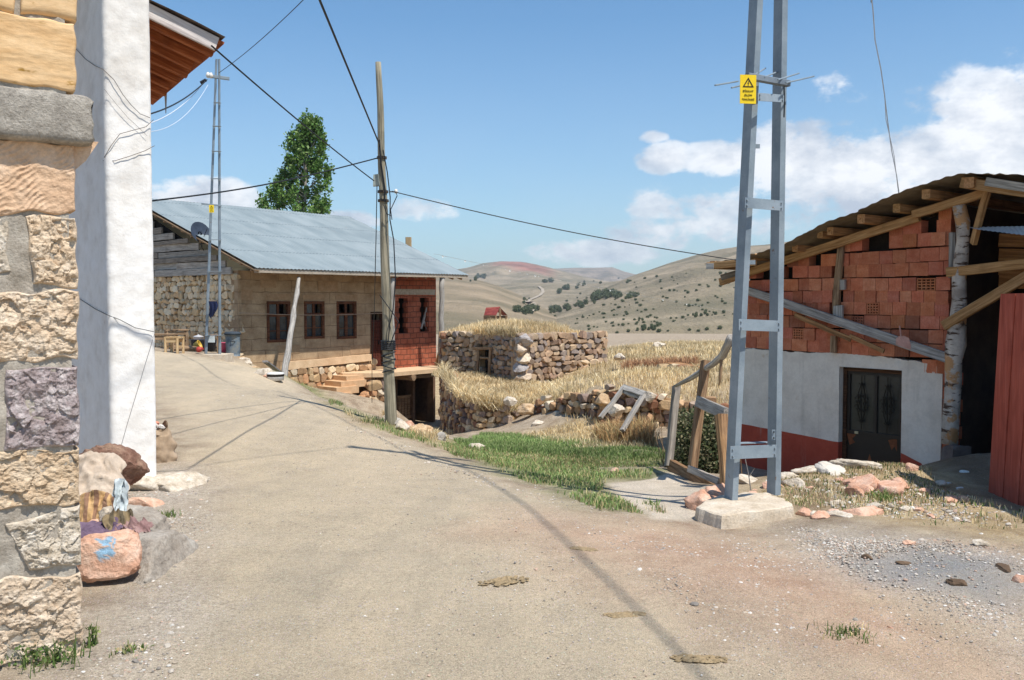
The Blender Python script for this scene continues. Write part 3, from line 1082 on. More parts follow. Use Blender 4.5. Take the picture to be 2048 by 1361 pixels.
def rough_face(mb, quad_uv, off, amp, mat, seed, style='rock', n=64, round_=.02, col=(1, 1, 1), edge=.012, corner=False):
    """One ashlar block; quad = four photo corners tl, tr, br, bl on the wall plane."""
    q = [NEAR.st(*p) for p in quad_uv]
    (s_tl, z_tl), (s_tr, z_tr), (s_br, z_br), (s_bl, z_bl) = q
    rg = rnd(seed)
    o3 = Vector((rg.uniform(0, 50), rg.uniform(0, 50), rg.uniform(0, 50)))
    V, F = [], []
    for i in range(n + 1):
        a = i / n
        for j in range(n + 1):
            b = j / n
            s = (s_tl * (1 - a) + s_tr * a) * b + (s_bl * (1 - a) + s_br * a) * (1 - b)
            z = (z_tl * (1 - a) + z_tr * a) * b + (z_bl * (1 - a) + z_br * a) * (1 - b)
            # wavering outline
            ea = min(a, 1 - a) if not (corner and a > .5) else min(a, .5 + (1 - a))
            eb = min(b, 1 - b)
            wz = noise.noise(Vector((s * 9, seed, 1.3))) * edge * 2 * max(0, 1 - eb * 6)
            ws = noise.noise(Vector((z * 9, seed, 7.3))) * edge * max(0, 1 - min(a, 1 - a) * 6)
            s += ws
            z += wz
            W = abs(s_tr - s_tl) + .001
            H = abs(z_tl - z_bl) + .001
            d = min(min(a, 1 - a) * W, min(b, 1 - b) * H)
            k = min(1, d / round_)
            fall = round_ * .9 * (1 - math.sqrt(max(0, 1 - (1 - k) ** 2)))
            p = Vector((s * 1.0, z, 0)) + o3
            if style == 'rock':
                h = noise.fractal(p * 26, .7, 2.2, 5) * amp * .30 + (noise.noise(p * 5)) * amp * .4
                for sc, am in ((9.0, 1.0), (24.0, .55), (60.0, .22)):
                    ctr_ = noise.voronoi(p * sc)[1][0]
                    dl = p * sc - ctr_
                    g_ = noise.cell_vector(ctr_ * 7.3)
                    h += amp * am * ((g_.x - .5) * .7 + dl.x * (g_.y - .5) * 1.7 + dl.y * (g_.z - .5) * 1.7)
            elif style == 'chisel':
                w = s * .8 + z * 1.0 + .03 * noise.noise(p * 12)
                tri = abs(((w * 34 + .4 * noise.noise(p * 5)) % 1) - .5) * 2
                h = (tri ** 1.5) * amp * max(0, .35 + 1.1 * noise.noise(p * 9)) + noise.fractal(p * 24, .8, 2.2, 4) * amp * .45
            else:
                h = noise.fractal(Vector((p.x * 4, p.y * 16, p.z)), 1, 2, 4) * amp
            o = off + h * min(1, k * 1.2) - fall
            V.append(tuple(NEAR.pt(s, z, o)))
    m = n + 1
    for i in range(n):
        for j in range(n):
            F.append((i * m + j, (i + 1) * m + j, (i + 1) * m + j + 1, i * m + j + 1))
    # skirt going into the wall
    ring = [(i, 0) for i in range(n)] + [(n, j) for j in range(n)] + [(i, n) for i in range(n, 0, -1)] + [(0, j) for j in range(n, 0, -1)]
    base = len(V)
    for (i, j) in ring:
        p = Vector(V[i * m + j])
        V.append(tuple(p - NEAR.n * .16))
    for k in range(len(ring)):
        i, j = ring[k]
        i2, j2 = ring[(k + 1) % len(ring)]
        F.append((i * m + j, base + k, base + (k + 1) % len(ring), i2 * m + j2))
    mb.add(V, F, col, None, mat)


def near_house():
    root = empty('stone_house', (A0.x, A0.y, 0), 'near ashlar stone house with big rough blocks and a jutting grey ledge', 'house')
    w = MB()
    L = -90
    # mats: 0 tan 1 pale 2 purple 3 orange 4 chisel 5 cement
    s1, _ = NEAR.st(L, 600)
    sgn = 1 if s1 > 0 else -1
    # core of the wall behind the blocks, with bumpy mortar
    V, F = [], []
    nx, nzv = 60, 200
    for i in range(nx + 1):
        for j in range(nzv + 1):
            s = sgn * (.022 + (abs(s1) - .0) * i / nx)
            z = -.15 + 4.4 * j / nzv
            h = noise.fractal(Vector((s * 14, z * 14, 3)), .9, 2, 5) * .010
            V.append(tuple(NEAR.pt(s, z, -.004 + h)))
    m = nzv + 1
    for i in range(nx):
        for j in range(nzv):
            F.append((i * m + j, (i + 1) * m + j, (i + 1) * m + j + 1, i * m + j + 1))
    w.add(V, np.array(F), (1, 1, 1), None, 5)
    NEAR.box(w, sgn * .022, sgn * 4.5, -.2, 4.25, -.03, -.6, mat=5)
    B = rough_face
    B(w, [(L, -330), (28, -330), (30, 22), (L, -2)], .012, .004, 3, 1, 'smooth', 40, .01)
    B(w, [(40, -330), (151, -330), (151, 40), (39, 26)], .012, .004, 3, 2, 'smooth', 40, .01)
    B(w, [(L, 8), (151, 47), (151, 181), (L, 150)], .010, .005, 3, 3, 'smooth', 60, .01)
    B(w, [(L, 268), (151, 291), (152, 427), (L, 430)], .008, .010, 4, 4, 'chisel', 140, .010)
    B(w, [(52, 436), (152, 431), (154, 572), (66, 574)], .010, .022, 0, 5, 'rock', 90, .014, (1.06, 1.04, 1.0))
    B(w, [(L, 432), (14, 440), (20, 545), (L, 566)], .006, .014, 1, 6, 'rock', 60, .014)
    B(w, [(L, 584), (155, 580), (156, 716), (L, 724)], .010, .022, 0, 7, 'rock', 120, .014, (1.08, 1.07, 1.05))
    B(w, [(14, 738), (157, 731), (158, 888), (8, 902)], .010, .020, 2, 8, 'rock', 110, .014, (1.12, 1.12, 1.12))
    B(w, [(L, 760), (2, 752), (-4, 880), (L, 900)], .0, .012, 1, 81, 'rock', 30, .03)
    B(w, [(L, 912), (159, 896), (160, 1002), (L, 1034)], .010, .020, 0, 9, 'rock', 110, .014, (.95, .90, .82))
    B(w, [(12, 1052), (161, 1010), (162, 1130), (58, 1142)], .010, .022, 1, 10, 'rock', 100, .014)
    B(w, [(L, 1168), (163, 1147), (166, 1312), (L, 1345)], .010, .022, 0, 11, 'rock', 130, .014)
    B(w, [(L, 1352), (166, 1325), (166, 1400), (L, 1430)], .0, .02, 1, 12, 'rock', 60, .03)
    w.build('wall', [M_TAN, M_PALE, M_PURPLE, M_ORANGE, M_CHISEL, M_CEMENT], root, True)
    # ledge: a rough bar that sticks out past the corner, on a small stone corbel
    lb = MB()
    sE, zt = NEAR.st(192, 182, .16)
    _, zb = NEAR.st(192, 285, .16)
    n, mseg = 90, 34
    V, F = [], []
    for i in range(n + 1):
        a = i / n
        s = sE * (1 - a) + sgn * 1.2 * a
        e = min(1, (i / n) * 1.35 / .05)
        for j in range(mseg):
            t = 2 * math.pi * j / mseg
            cx, cz = math.cos(t), math.sin(t)
            f = 1 / max(abs(cx), abs(cz)) ** .86
            x, z = cx * f, cz * f
            sh = .86 + .14 * math.sqrt(max(0, 1 - (1 - e) ** 2))
            rr = noise.fractal(Vector((s * 10, x * 2, z * 2 + 5)), .9, 2, 5)
            k = sh * (1 + .05 * rr)
            oo = -.01 + x * .085 * k
            zz = (zt + zb) / 2 + z * (zt - zb) / 2 * k
            ss = s + (.02 * noise.noise(Vector((x * 3, z * 3, 8))) if i < 3 else 0)
            V.append(tuple(NEAR.pt(ss, zz, oo)))
    for i in range(n):
        for j in range(mseg):
            F.append((i * mseg + j, i * mseg + (j + 1) % mseg, (i + 1) * mseg + (j + 1) % mseg, (i + 1) * mseg + j))
    F.append(tuple(range(mseg)))
    F.append(tuple(range(n * mseg, n * mseg + mseg)))
    lb.add(V, F)
    lb.build('ledge', M_LEDGE, root, True)
    c = MB()
    s_, z_ = NEAR.st(152, 292)
    s2, z2 = NEAR.st(198, 292)
    P = [NEAR.pt(sgn * .03, zb + .03, -.01), NEAR.pt(s2, zb + .03, -.01), NEAR.pt(s2 * .5, zb - .06, -.01), NEAR.pt(0, NEAR.st(152, 344)[1], -.01), NEAR.pt(sgn * .03, NEAR.st(152, 344)[1], -.01)]
    Q = [p - NEAR.n * .25 for p in P]
    k = len(P)
    c.add([tuple(p) for p in P + Q], [tuple(range(k)), tuple(range(2 * k - 1, k - 1, -1))] + [(i, (i + 1) % k, k + (i + 1) % k, k + i) for i in range(k)])
    c.build('corbel', M_CHISEL, root)


near_house()

# ------------------------------------------------------------------ white-washed house behind, with its gable roof
M_WHITE = simple('whitewash_plaster', [lin(226, 221, 214), lin(240, 237, 232), lin(246, 244, 241)], streak=((.52, .46, .40, 1), .22, .60, .76, 7.0), scale=5, bump=.55, bdist=.012, bscale=14, var=.08,
                 spots=(lin(186, 172, 156), 11, .66, .80))
EDGE = at(217, 600, 7.6)
RGT = at(310, 600, 7.84)
LFT = at(140, 600, 8.5)


def white_house():
    root = empty('whitewashed_house', (EDGE.x, EDGE.y, 0), 'whitewashed house with uneven plaster pier and brown boarded eave', 'house')
    mb = MB()
    pts = [Vector((p.x, p.y, 0)) for p in (LFT, EDGE, RGT)]
    back = RGT + Vector((-.549, .836, 0)) * 2.2
    pts.append(Vector((back.x, back.y, 0)))
    path = []
    for i in range(3):
        a, b = pts[i], pts[i + 1]
        L = (b - a).length
        m = max(4, int(L / .028))
        for k in range(m):
            path.append(a.lerp(b, k / m))
    path.append(pts[3])
    # round the corners
    P = path[:]
    for _ in range(3):
        P = [P[0]] + [(P[i - 1] + P[i] * 2 + P[i + 1]) / 4 for i in range(1, len(P) - 1)] + [P[-1]]
    zs = np.arange(-.1, 5.1, .03)
    V, C = [], []
    cen = (pts[0] + pts[1] + pts[2]) / 3 + Vector((-.4, .9, 0))
    for z in zs:
        for i, p in enumerate(P):
            d = (p - cen).normalized()
            q = Vector((p.x * 2.2, p.y * 2.2, z * 2.2))
            h = noise.fractal(q, 1, 2, 4) * .010 + noise.fractal(q * 5, .9, 2, 3) * .005 + (.006 * max(0, noise.noise(q * 9)))
            V.append(tuple(Vector((p.x, p.y, z)) + d * h))
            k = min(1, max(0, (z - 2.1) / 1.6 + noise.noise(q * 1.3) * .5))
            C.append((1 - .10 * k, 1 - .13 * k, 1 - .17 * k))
    n = len(P)
    I = np.arange(len(zs) * n).reshape(len(zs), n)
    F = np.stack((I[:-1, :-1], I[:-1, 1:], I[1:, 1:], I[1:, :-1]), -1).reshape(-1, 4)
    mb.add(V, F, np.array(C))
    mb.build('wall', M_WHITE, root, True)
    # gable roof: verge runs down towards the viewer's right, eave runs away
    d1, d2 = Vector((.836, .549, 0)), Vector((-.549, .836, 0))
    C0 = at(437, 80, 8.7)
    up = Vector((-.836, -.549, .345)).normalized()
    side = d2
    r = MB()
    nrm = up.cross(side).normalized()
    if nrm.z < 0:
        nrm = -nrm
    # corrugated sheet cover
    V, T = [], []
    nx, ny = 70, 30
    for i in range(nx + 1):
        for j in range(ny + 1):
            a = -.04 + 4.4 * i / nx
            b = -.06 + 3.3 * j / ny
            h = .035 + .012 * math.sin(b * 60) + (.02 * noise.noise(Vector((a * 2, b * 9, 0))) if j == 0 or i == 0 else 0)
            V.append(tuple(C0 + up * a + side * b + nrm * h))
            T.append((a, b, 0))
    m = ny + 1
    F = [(i * m + j, (i + 1) * m + j, (i + 1) * m + j + 1, i * m + j + 1) for i in range(nx) for j in range(ny)]
    r.add(V, F, (1, 1, 1), T)
    roof = r.build('roof', simple('dark_rusty_sheet', [lin(70, 60, 54), lin(104, 90, 80), lin(130, 112, 98)], scale=5, bump=.3), root)
    f = MB()
    f.beam(C0 - nrm * .05, C0 + up * 4.3 - nrm * .05, .03, .13, nrm, (1, 1, 1), 8, .004, 3)
    f.build('fascia', wood('painted_fascia_wood', lin(176, 164, 160), lin(204, 194, 188), lin(220, 212, 206)), root)
    M_RED = wood('reddish_rafter_wood', lin(120, 62, 34), lin(158, 88, 50), lin(190, 120, 74))
    for k in range(9):
        b = .16 + k * .33
        rf = MB()
        p = C0 + side * b - nrm * .075
        rf.beam(p - up * 0.02 + up * (.02 * (k % 3)), p + up * 4.2, .075, .11, nrm, (1, 1, 1), 6, .004, 20 + k)
        rf.build('rafter', M_RED, root)
    bd = MB()
    for k in range(22):
        a = .02 + k * .19
        p = C0 + up * a + nrm * .0
        bd.beam(p + side * .02, p + side * 3.2, .17, .022, nrm, (1, .9, .8) if k % 2 else (.8, .72, .66), 5, .003, 60 + k)
    bd.build('roof_board', M_RED, root)
    # lit rusty spike hanging from the eave corner
    sp = MB()
    q = at(331, 172, 10.6)
    sp.beam(q, q + Vector((0.0, 0, -.32)), .035, .02, (0, 1, 0), (1, 1, 1), 2, .002, 3, 0, .2)
    sp.build('batten', M_GREYWOOD, root)


white_house()

# ------------------------------------------------------------------ boulders, rags and sack at the foot of the walls
M_REDROCK = simple('red_brown_boulder', [lin(96, 66, 56), lin(138, 104, 88), lin(176, 146, 124)], scale=7, bump=.9, bdist=.02, bscale=45, var=.4)
M_PINK = simple('pink_limestone', [lin(190, 138, 110), lin(216, 172, 146), lin(232, 202, 180)], scale=7, bump=.9, bdist=.015, bscale=50, var=.35)


def blob(name, center, size, seed, m, label, cat='rock', group=None, n=22, cuts=9, rough=.07, rotz=0, sink=.1, col=(1, 1, 1), tilt=0, paint=None, boxy=0):
    P, F = smooth_rock(seed, n, cuts, rough)
    if boxy:
        P = np.sign(P) * np.abs(P) ** (1 - boxy) * .8
    o = Vector((seed, seed * 1.7, 2))
    P = P * 1.0
    for i in range(len(P)):
        q = Vector(P[i])
        P[i] *= 1 + .05 * noise.noise(q * 2 + o) + .035 * noise.noise(q * 6 + o) + .02 * noise.noise(q * 14 + o)
    Rm = np.array(Matrix.Rotation(rotz, 3, 'Z') @ Matrix.Rotation(tilt, 3, 'Y'))
    Q = (P * (np.array(size) / 2)) @ Rm.T
    Q = Q + np.array(center)
    mb = MB()
    cc = np.tile(np.array(col, float), (len(Q), 1))
    if paint:
        cc = paint(Q, cc)
    mb.add(Q, F, cc)
    ob = mb.build(name, m, None, n > 9)
    return tag(ob, label, cat, group)


def near_clutter():
    # dark red boulder leaning on the white wall
    c = at(205, 945, 6.95)
    c.z = .27
    blob('boulder', c, (.62, .34, .48), 41, M_REDROCK, 'dark red-brown boulder leaning against the foot of the white pier', 'boulder', n=26, rotz=.5, tilt=.35)
    # painted boulder
    c = at(216, 1122, 5.15)
    c.z = .14

    def paint(Q, cc):
        for i, p in enumerate(Q):
            q = Vector(p)
            u, v = proj(q)
            w = noise.noise(q * 22) * 1.0 + noise.noise(q * 60) * .6
            s = max(0, 1 - abs(u - 212) / 34) * max(0, 1 - abs(v - 1102) / 34)
            if s > .1 and s * 2.0 + w * 1.5 > 1.0 and q.y < c.y + .02:
                cc[i] = (.42, .98, 1.75)
        return cc
    blob('boulder', c, (.44, .32, .34), 45, M_PINK, 'orange-pink boulder daubed with blue paint beside the near stone house', 'boulder', n=56, cuts=7, rotz=.3, paint=paint, boxy=.35, rough=.05)
    # pale slabs by the pier foot
    c = ground_at(352, 972)
    c.z -= .02
    blob('flat_stone', c, (.62, .52, .24), 47, M_PALE, 'broad pale flat stone sunk in the road edge right of the white pier', 'stone', n=20, rotz=.4)
    c = ground_at(288, 1012)
    blob('flat_stone', c, (.40, .30, .20), 48, M_PINK, 'small pinkish slab just below the foot of the white pier', 'stone', n=16, rotz=-.2)
    c = ground_at(282, 982)
    c.z += .02
    blob('flat_stone', c + Vector((0, .1, 0)), (.5, .3, .2), 49, M_PALE, 'pale stone footing directly under the white pier', 'stone', n=16, rotz=.5)
    # earth hump behind the painted boulder (packed earth)
    c = at(290, 1120, 5.5)
    c.z = -.06
    blob('earth_heap', c, (.62, .9, .42), 52, M_HEAP, 'low heap of pale packed earth to the right of the painted boulder', 'earth heap', n=30, cuts=3, rough=.05)
    c = at(205, 1010, 6.1)
    c.z = .0
    blob('earth_heap', c, (.75, .9, .38), 53, M_HEAP, 'earth heap under the rags between the stone house and white pier', 'earth heap', n=30, cuts=3)
    # rags
    rag('rag', at(190, 950, 6.25), (.40, .34), .3, 5, simple('beige_cloth', [lin(176, 158, 140), lin(206, 190, 172)], bump=.4), 'crumpled beige cloth draped on the heap beside the stone house', 'cloth', drop=.22, tilt=1.0)
    rag('rag', at(186, 1022, 5.85), (.26, .26), .2, 9, striped('orange_striped_cloth', lin(190, 156, 112), lin(138, 108, 88)), 'orange cloth with brown stripes lying in the rag heap', 'cloth', drop=.12, tilt=1.1)
    rag('rag', at(236, 1008, 6.0), (.11, .34), .0, 12, simple('light_blue_cloth', [lin(176, 188, 192), lin(206, 212, 214)], bump=.4), 'pale blue rag hanging down under the dark red boulder', 'cloth', drop=.10, tilt=1.2)
    rag('rag', at(205, 1062, 5.6), (.50, .22), .1, 15, simple('violet_cloth', [lin(74, 60, 80), lin(128, 108, 126)], bump=.4), 'dark violet rag lying flat above the painted boulder', 'cloth', drop=.06, tilt=.35)
    rag('rag', at(240, 1048, 5.65), (.18, .2), .5, 17, striped('grey_ribbed_cloth', lin(134, 118, 92), lin(96, 86, 70)), 'grey-brown ribbed knitted rag in the middle of the heap', 'cloth', drop=.06, tilt=.7)
    rag('rag', at(268, 1056, 5.6), (.22, .12), -.3, 21, simple('dusty_pink_cloth', [lin(120, 90, 90), lin(176, 146, 140)], bump=.4), 'dusty pinkish grey rag at the right end of the heap', 'cloth', drop=.04, tilt=.4)
    # stones between the rags
    for (u, v, D, s, m, lab) in ((214, 1030, 5.75, .13, M_PALE, 'grey stone between the striped cloth and the blue rag'), (190, 1052, 5.7, .10, M_PINK, 'small reddish stone under the striped cloth')):
        blob('stone', at(u, v, D), (s, s, s * .8), int(u), m, lab, 'stone', n=10)
    # sack
    g = ground_at(328, 925)
    sk = MB()
    n, mm = 22, 26
    V, F = [], []
    for i in range(n + 1):
        a = i / n
        for j in range(mm):
            t = 2 * math.pi * j / mm
            r = .125 * (1 - .25 * a) * (1 + .12 * math.sin(3 * t + 2 * a)) + .018 * noise.noise(Vector((math.cos(t) * 2, math.sin(t) * 2, a * 5))) * 2
            r *= (.75 + .25 * math.sin(min(1, a * 3) * math.pi / 2))
            V.append((g.x - .06 * a + math.cos(t) * r, g.y + math.sin(t) * r, g.z + .36 * a + (.05 * math.sin(2 * t) if a > .8 else 0)))
    for i in range(n):
        for j in range(mm):
            F.append((i * mm + j, i * mm + (j + 1) % mm, (i + 1) * mm + (j + 1) % mm, (i + 1) * mm + j))
    F.append(tuple(range(mm)))
    sk.add(V, F)
    rt = empty('sack', tuple(g), 'open paper cement sack standing at the right foot of the white pier', 'sack')
    sk.build('bag', simple('paper_sack', [lin(150, 128, 104), lin(184, 162, 138)], bump=.5, bscale=20), rt, True)
    tb = MB()
    rg = rnd(8)
    for k in range(10):
        put_rock(tb, (g.x - .06 + rg.uniform(-.06, .06), g.y + rg.uniform(-.06, .06), g.z + .33 + rg.uniform(0, .07)), (.09, .07, .05), rg, rg.choice([(.3, .24, .2), (.8, .75, .7), (.75, .3, .2)]))
    tb.build('contents', M_ROCK, rt)


M_HEAP = simple('packed_pale_earth', [(.30, .25, .20), (.40, .345, .285), (.50, .45, .385)], scale=5, bump=.9, bdist=.02, bscale=45, var=.5)


def striped(name, c1, c2):
    t = NT(name)
    tc = t.a('tc').outputs['Vector']
    s = t.N.new('ShaderNodeSeparateXYZ')
    t.L.new(tc, s.inputs[0])
    w = t.math('SINE', t.math('MULTIPLY', s.outputs[0], 110))
    c = t.mix(t.step(w, .0, .35), c1, c2)
    return t.done(c, t.bump(t.noise(tc, 60, 5), .4, .01), .95, .1)


def rag(name, c, size, rz, seed, m, label, cat, drop=.1, tilt=.5):
    """Crumpled cloth with folds."""
    mb = MB()
    n = 26
    V, T = [], []
    o = Vector((seed * 1.3, seed * .7, 0))
    Rm = Matrix.Rotation(rz, 3, 'Z') @ Matrix.Rotation(-tilt * .0, 3, 'X')
    for i in range(n + 1):
        for j in range(n + 1):
            a, b = i / n - .5, j / n - .5
            f = noise.noise(Vector((a * 6, b * 2.5, 0)) + o) * .05 + abs(noise.noise(Vector((a * 11 + b * 4, b * 7, 3)) + o)) * .045
            e = 1 + .25 * noise.noise(Vector((a * 3, b * 3, 9)) + o)
            x = a * size[0] * e
            y = b * size[1] * math.cos(tilt) * e
            z = b * size[1] * math.sin(tilt) + f * math.cos(tilt) - drop * (abs(a) * 2) ** 3 * .5
            y -= f * math.sin(tilt)
            p = Rm @ Vector((x, y, z))
            V.append(tuple(Vector(c) + p))
            T.append((a * size[0], b * size[1], 0))
    m_ = n + 1
    F = [(i * m_ + j, (i + 1) * m_ + j, (i + 1) * m_ + j + 1, i * m_ + j + 1) for i in range(n) for j in range(n)]
    mb.add(V, F, (1, 1, 1), T)
    return tag(mb.build(name, m, None, True), label, cat)


near_clutter()

# ------------------------------------------------------------------ long single-storey house with the blue-grey sheet roof
W0 = at(476, 600, 30.0)
W1 = at(872, 600, 37.0)
FH = Plane((W0.x, W0.y), (W1.x, W1.y))
FHE = Plane((W0.x, W0.y), (W0.x - FH.n.x * -1 * -14, W0.y - FH.n.y * -1 * -14))  # end wall runs away to the left
_b = Vector((W0.x, W0.y, 0)) - FH.n * 14
FHE = Plane((W0.x, W0.y), (_b.x, _b.y))


def block_mat(name, c1, c2, cm, w, h, mort=.02, bump=.5, offs=.5, joint=.6, vari=.55):
    t = NT(name)
    tc = t.a('tc').outputs['Vector']
    b = t.N.new('ShaderNodeTexBrick')
    b.offset = offs
    b.inputs['Color1'].default_value = (1, 1, 1, 1)
    b.inputs['Color2'].default_value = (.72, .72, .72, 1)
    b.inputs['Mortar'].default_value = (0, 0, 0, 1)
    b.inputs['Scale'].default_value = 1
    b.inputs['Brick Width'].default_value = w
    b.inputs['Row Height'].default_value = h
    b.inputs['Mortar Size'].default_value = mort
    b.inputs['Mortar Smooth'].default_value = .3
    d = t.noise(tc, 2.5, 4)
    v = t.N.new('ShaderNodeVectorMath')
    v.operation = 'ADD'
    t.L.new(tc, v.inputs[0])
    s = t.N.new('ShaderNodeVectorMath')
    s.operation = 'SCALE'
    nn = t.N.new('ShaderNodeTexNoise')
    nn.inputs['Scale'].default_value = 1.7
    t.L.new(tc, nn.inputs['Vector'])
    t.L.new(nn.outputs['Color'], s.inputs[0])
    s.inputs['Scale'].default_value = .10
    t.L.new(s.outputs[0], v.inputs[1])
    t.L.new(v.outputs[0], b.inputs['Vector'])
    n1 = t.noise(tc, 2.2, 8, .65)
    base = t.ramp(n1, [(.34, c1), (.62, c2)])
    c = t.mix(vari, base, b.outputs['Color'], 'MULTIPLY')
    mor = t.math('MULTIPLY', b.outputs['Fac'], t.step(t.noise(tc, 1.6, 4), .38, .55))
    c = t.mix(t.math('MULTIPLY', mor, joint), c, cm)
    c = t.mix(t.math('MULTIPLY', t.step(t.noise(tc, .9, 6, .6), .5, .7), .35), c, tuple(x * .6 for x in c1[:3]))
    c = t.mix(.4, c, t.ramp(t.noise(tc, 30, 6, .7), [(.3, (.5, .5, .5)), (.7, (1.3, 1.3, 1.3))]), 'MULTIPLY')
    h_ = t.math('SUBTRACT', t.math('MULTIPLY', n1, .5), b.outputs['Fac'])
    return t.done(c, t.bump(h_, bump, .03), .92, .15)


M_SAND = block_mat('brown_sandstone_wall', lin(150, 124, 96), lin(184, 158, 126), lin(90, 66, 46), 1.1, .40, .014, joint=.3, vari=.3)
M_HBRICK = block_mat('hollow_brick_wall', lin(146, 78, 56), lin(178, 104, 78), lin(104, 76, 62), .34, .21, .02, joint=.6)
M_RUBPL = simple('rubble_lime', [lin(196, 168, 132), lin(214, 190, 156)], bump=.7)
STONE_WARM = [lin(206, 178, 140), lin(190, 160, 122), lin(218, 196, 162), lin(176, 142, 108), lin(200, 166, 130), lin(222, 204, 178), lin(196, 150, 112)]
STONE_LIGHT = [lin(222, 200, 166), lin(208, 184, 148), lin(230, 212, 182), lin(200, 172, 136), lin(214, 190, 158), lin(226, 204, 172)]
STONE_MIX = [lin(160, 126, 96), lin(186, 150, 116), lin(140, 120, 108), lin(202, 164, 122), lin(150, 108, 84), lin(176, 156, 138), lin(124, 104, 96)]
M_GLASS = simple('dusty_window_glass', [lin(30, 34, 36), lin(66, 72, 74)], scale=3, rough=.15, bump=.02, spec=.5)
M_WFRAME = wood('brown_window_wood', lin(66, 38, 24), lin(96, 58, 38), lin(122, 80, 54), gy=14)
M_LEDGEST = simple('buff_ledge_stone', [lin(200, 168, 132), lin(222, 192, 156)], scale=4, bump=.4)


def window(root, u0, v0, u1, v1, broken=0, seed=0):
    s0, s1, z0, z1 = FH.rect(u0, v0, u1, v1)
    if s0 > s1:
        s0, s1 = s1, s0
    fb = MB()
    t = .10
    for (a, b, c, d) in ((s0, s1, z1 - t, z1), (s0, s1, z0, z0 + t * .9), (s0, s0 + t, z0 + t, z1 - t), (s1 - t, s1, z0 + t, z1 - t)):
        FH.box(fb, a, b, c, d, .02, -.12)
    m = (s0 + s1) / 2
    zt = z0 + (z1 - z0) * .66
    FH.box(fb, s0 + t, s1 - t, zt - .05, zt + .04, -.02, -.10)
    FH.box(fb, m - .06, m + .06, z0 + t * .9, zt - .05, -.02, -.10)
    FH.box(fb, m - .04, m + .04, zt + .04, z1 - t, -.03, -.10)
    w = fb.build('window', M_WFRAME, root)
    k = 0
    for (a, b) in ((s0 + t, m - .05), (m + .05, s1 - t)):
        for (c, d) in ((z0 + t, zt - .05), (zt + .04, z1 - t)):
            if not (broken & (1 << k)):
                g = MB()
                FH.box(g, a, b, c, d, -.065, -.072)
                g.build('pane', M_GLASS, w)
            k += 1
    lb = MB()
    FH.box(lb, s0 + t, s1 - t, z0 + t + .28, z0 + t + .31, -.03, -.06)
    lb.build('glazing_bar', M_WFRAME, w)
    cb = MB()
    FH.box(cb, s0 + t * 1.2, s0 + (s1 - s0) * .42, z0 + t, z0 + (z1 - z0) * .42, -.11, -.12, (1, 1, 1))
    cb.build('curtain', simple('grey_net_curtain', [lin(120, 122, 122), lin(150, 152, 150)], bump=.2), w)
    return (s0, s1, z0, z1)


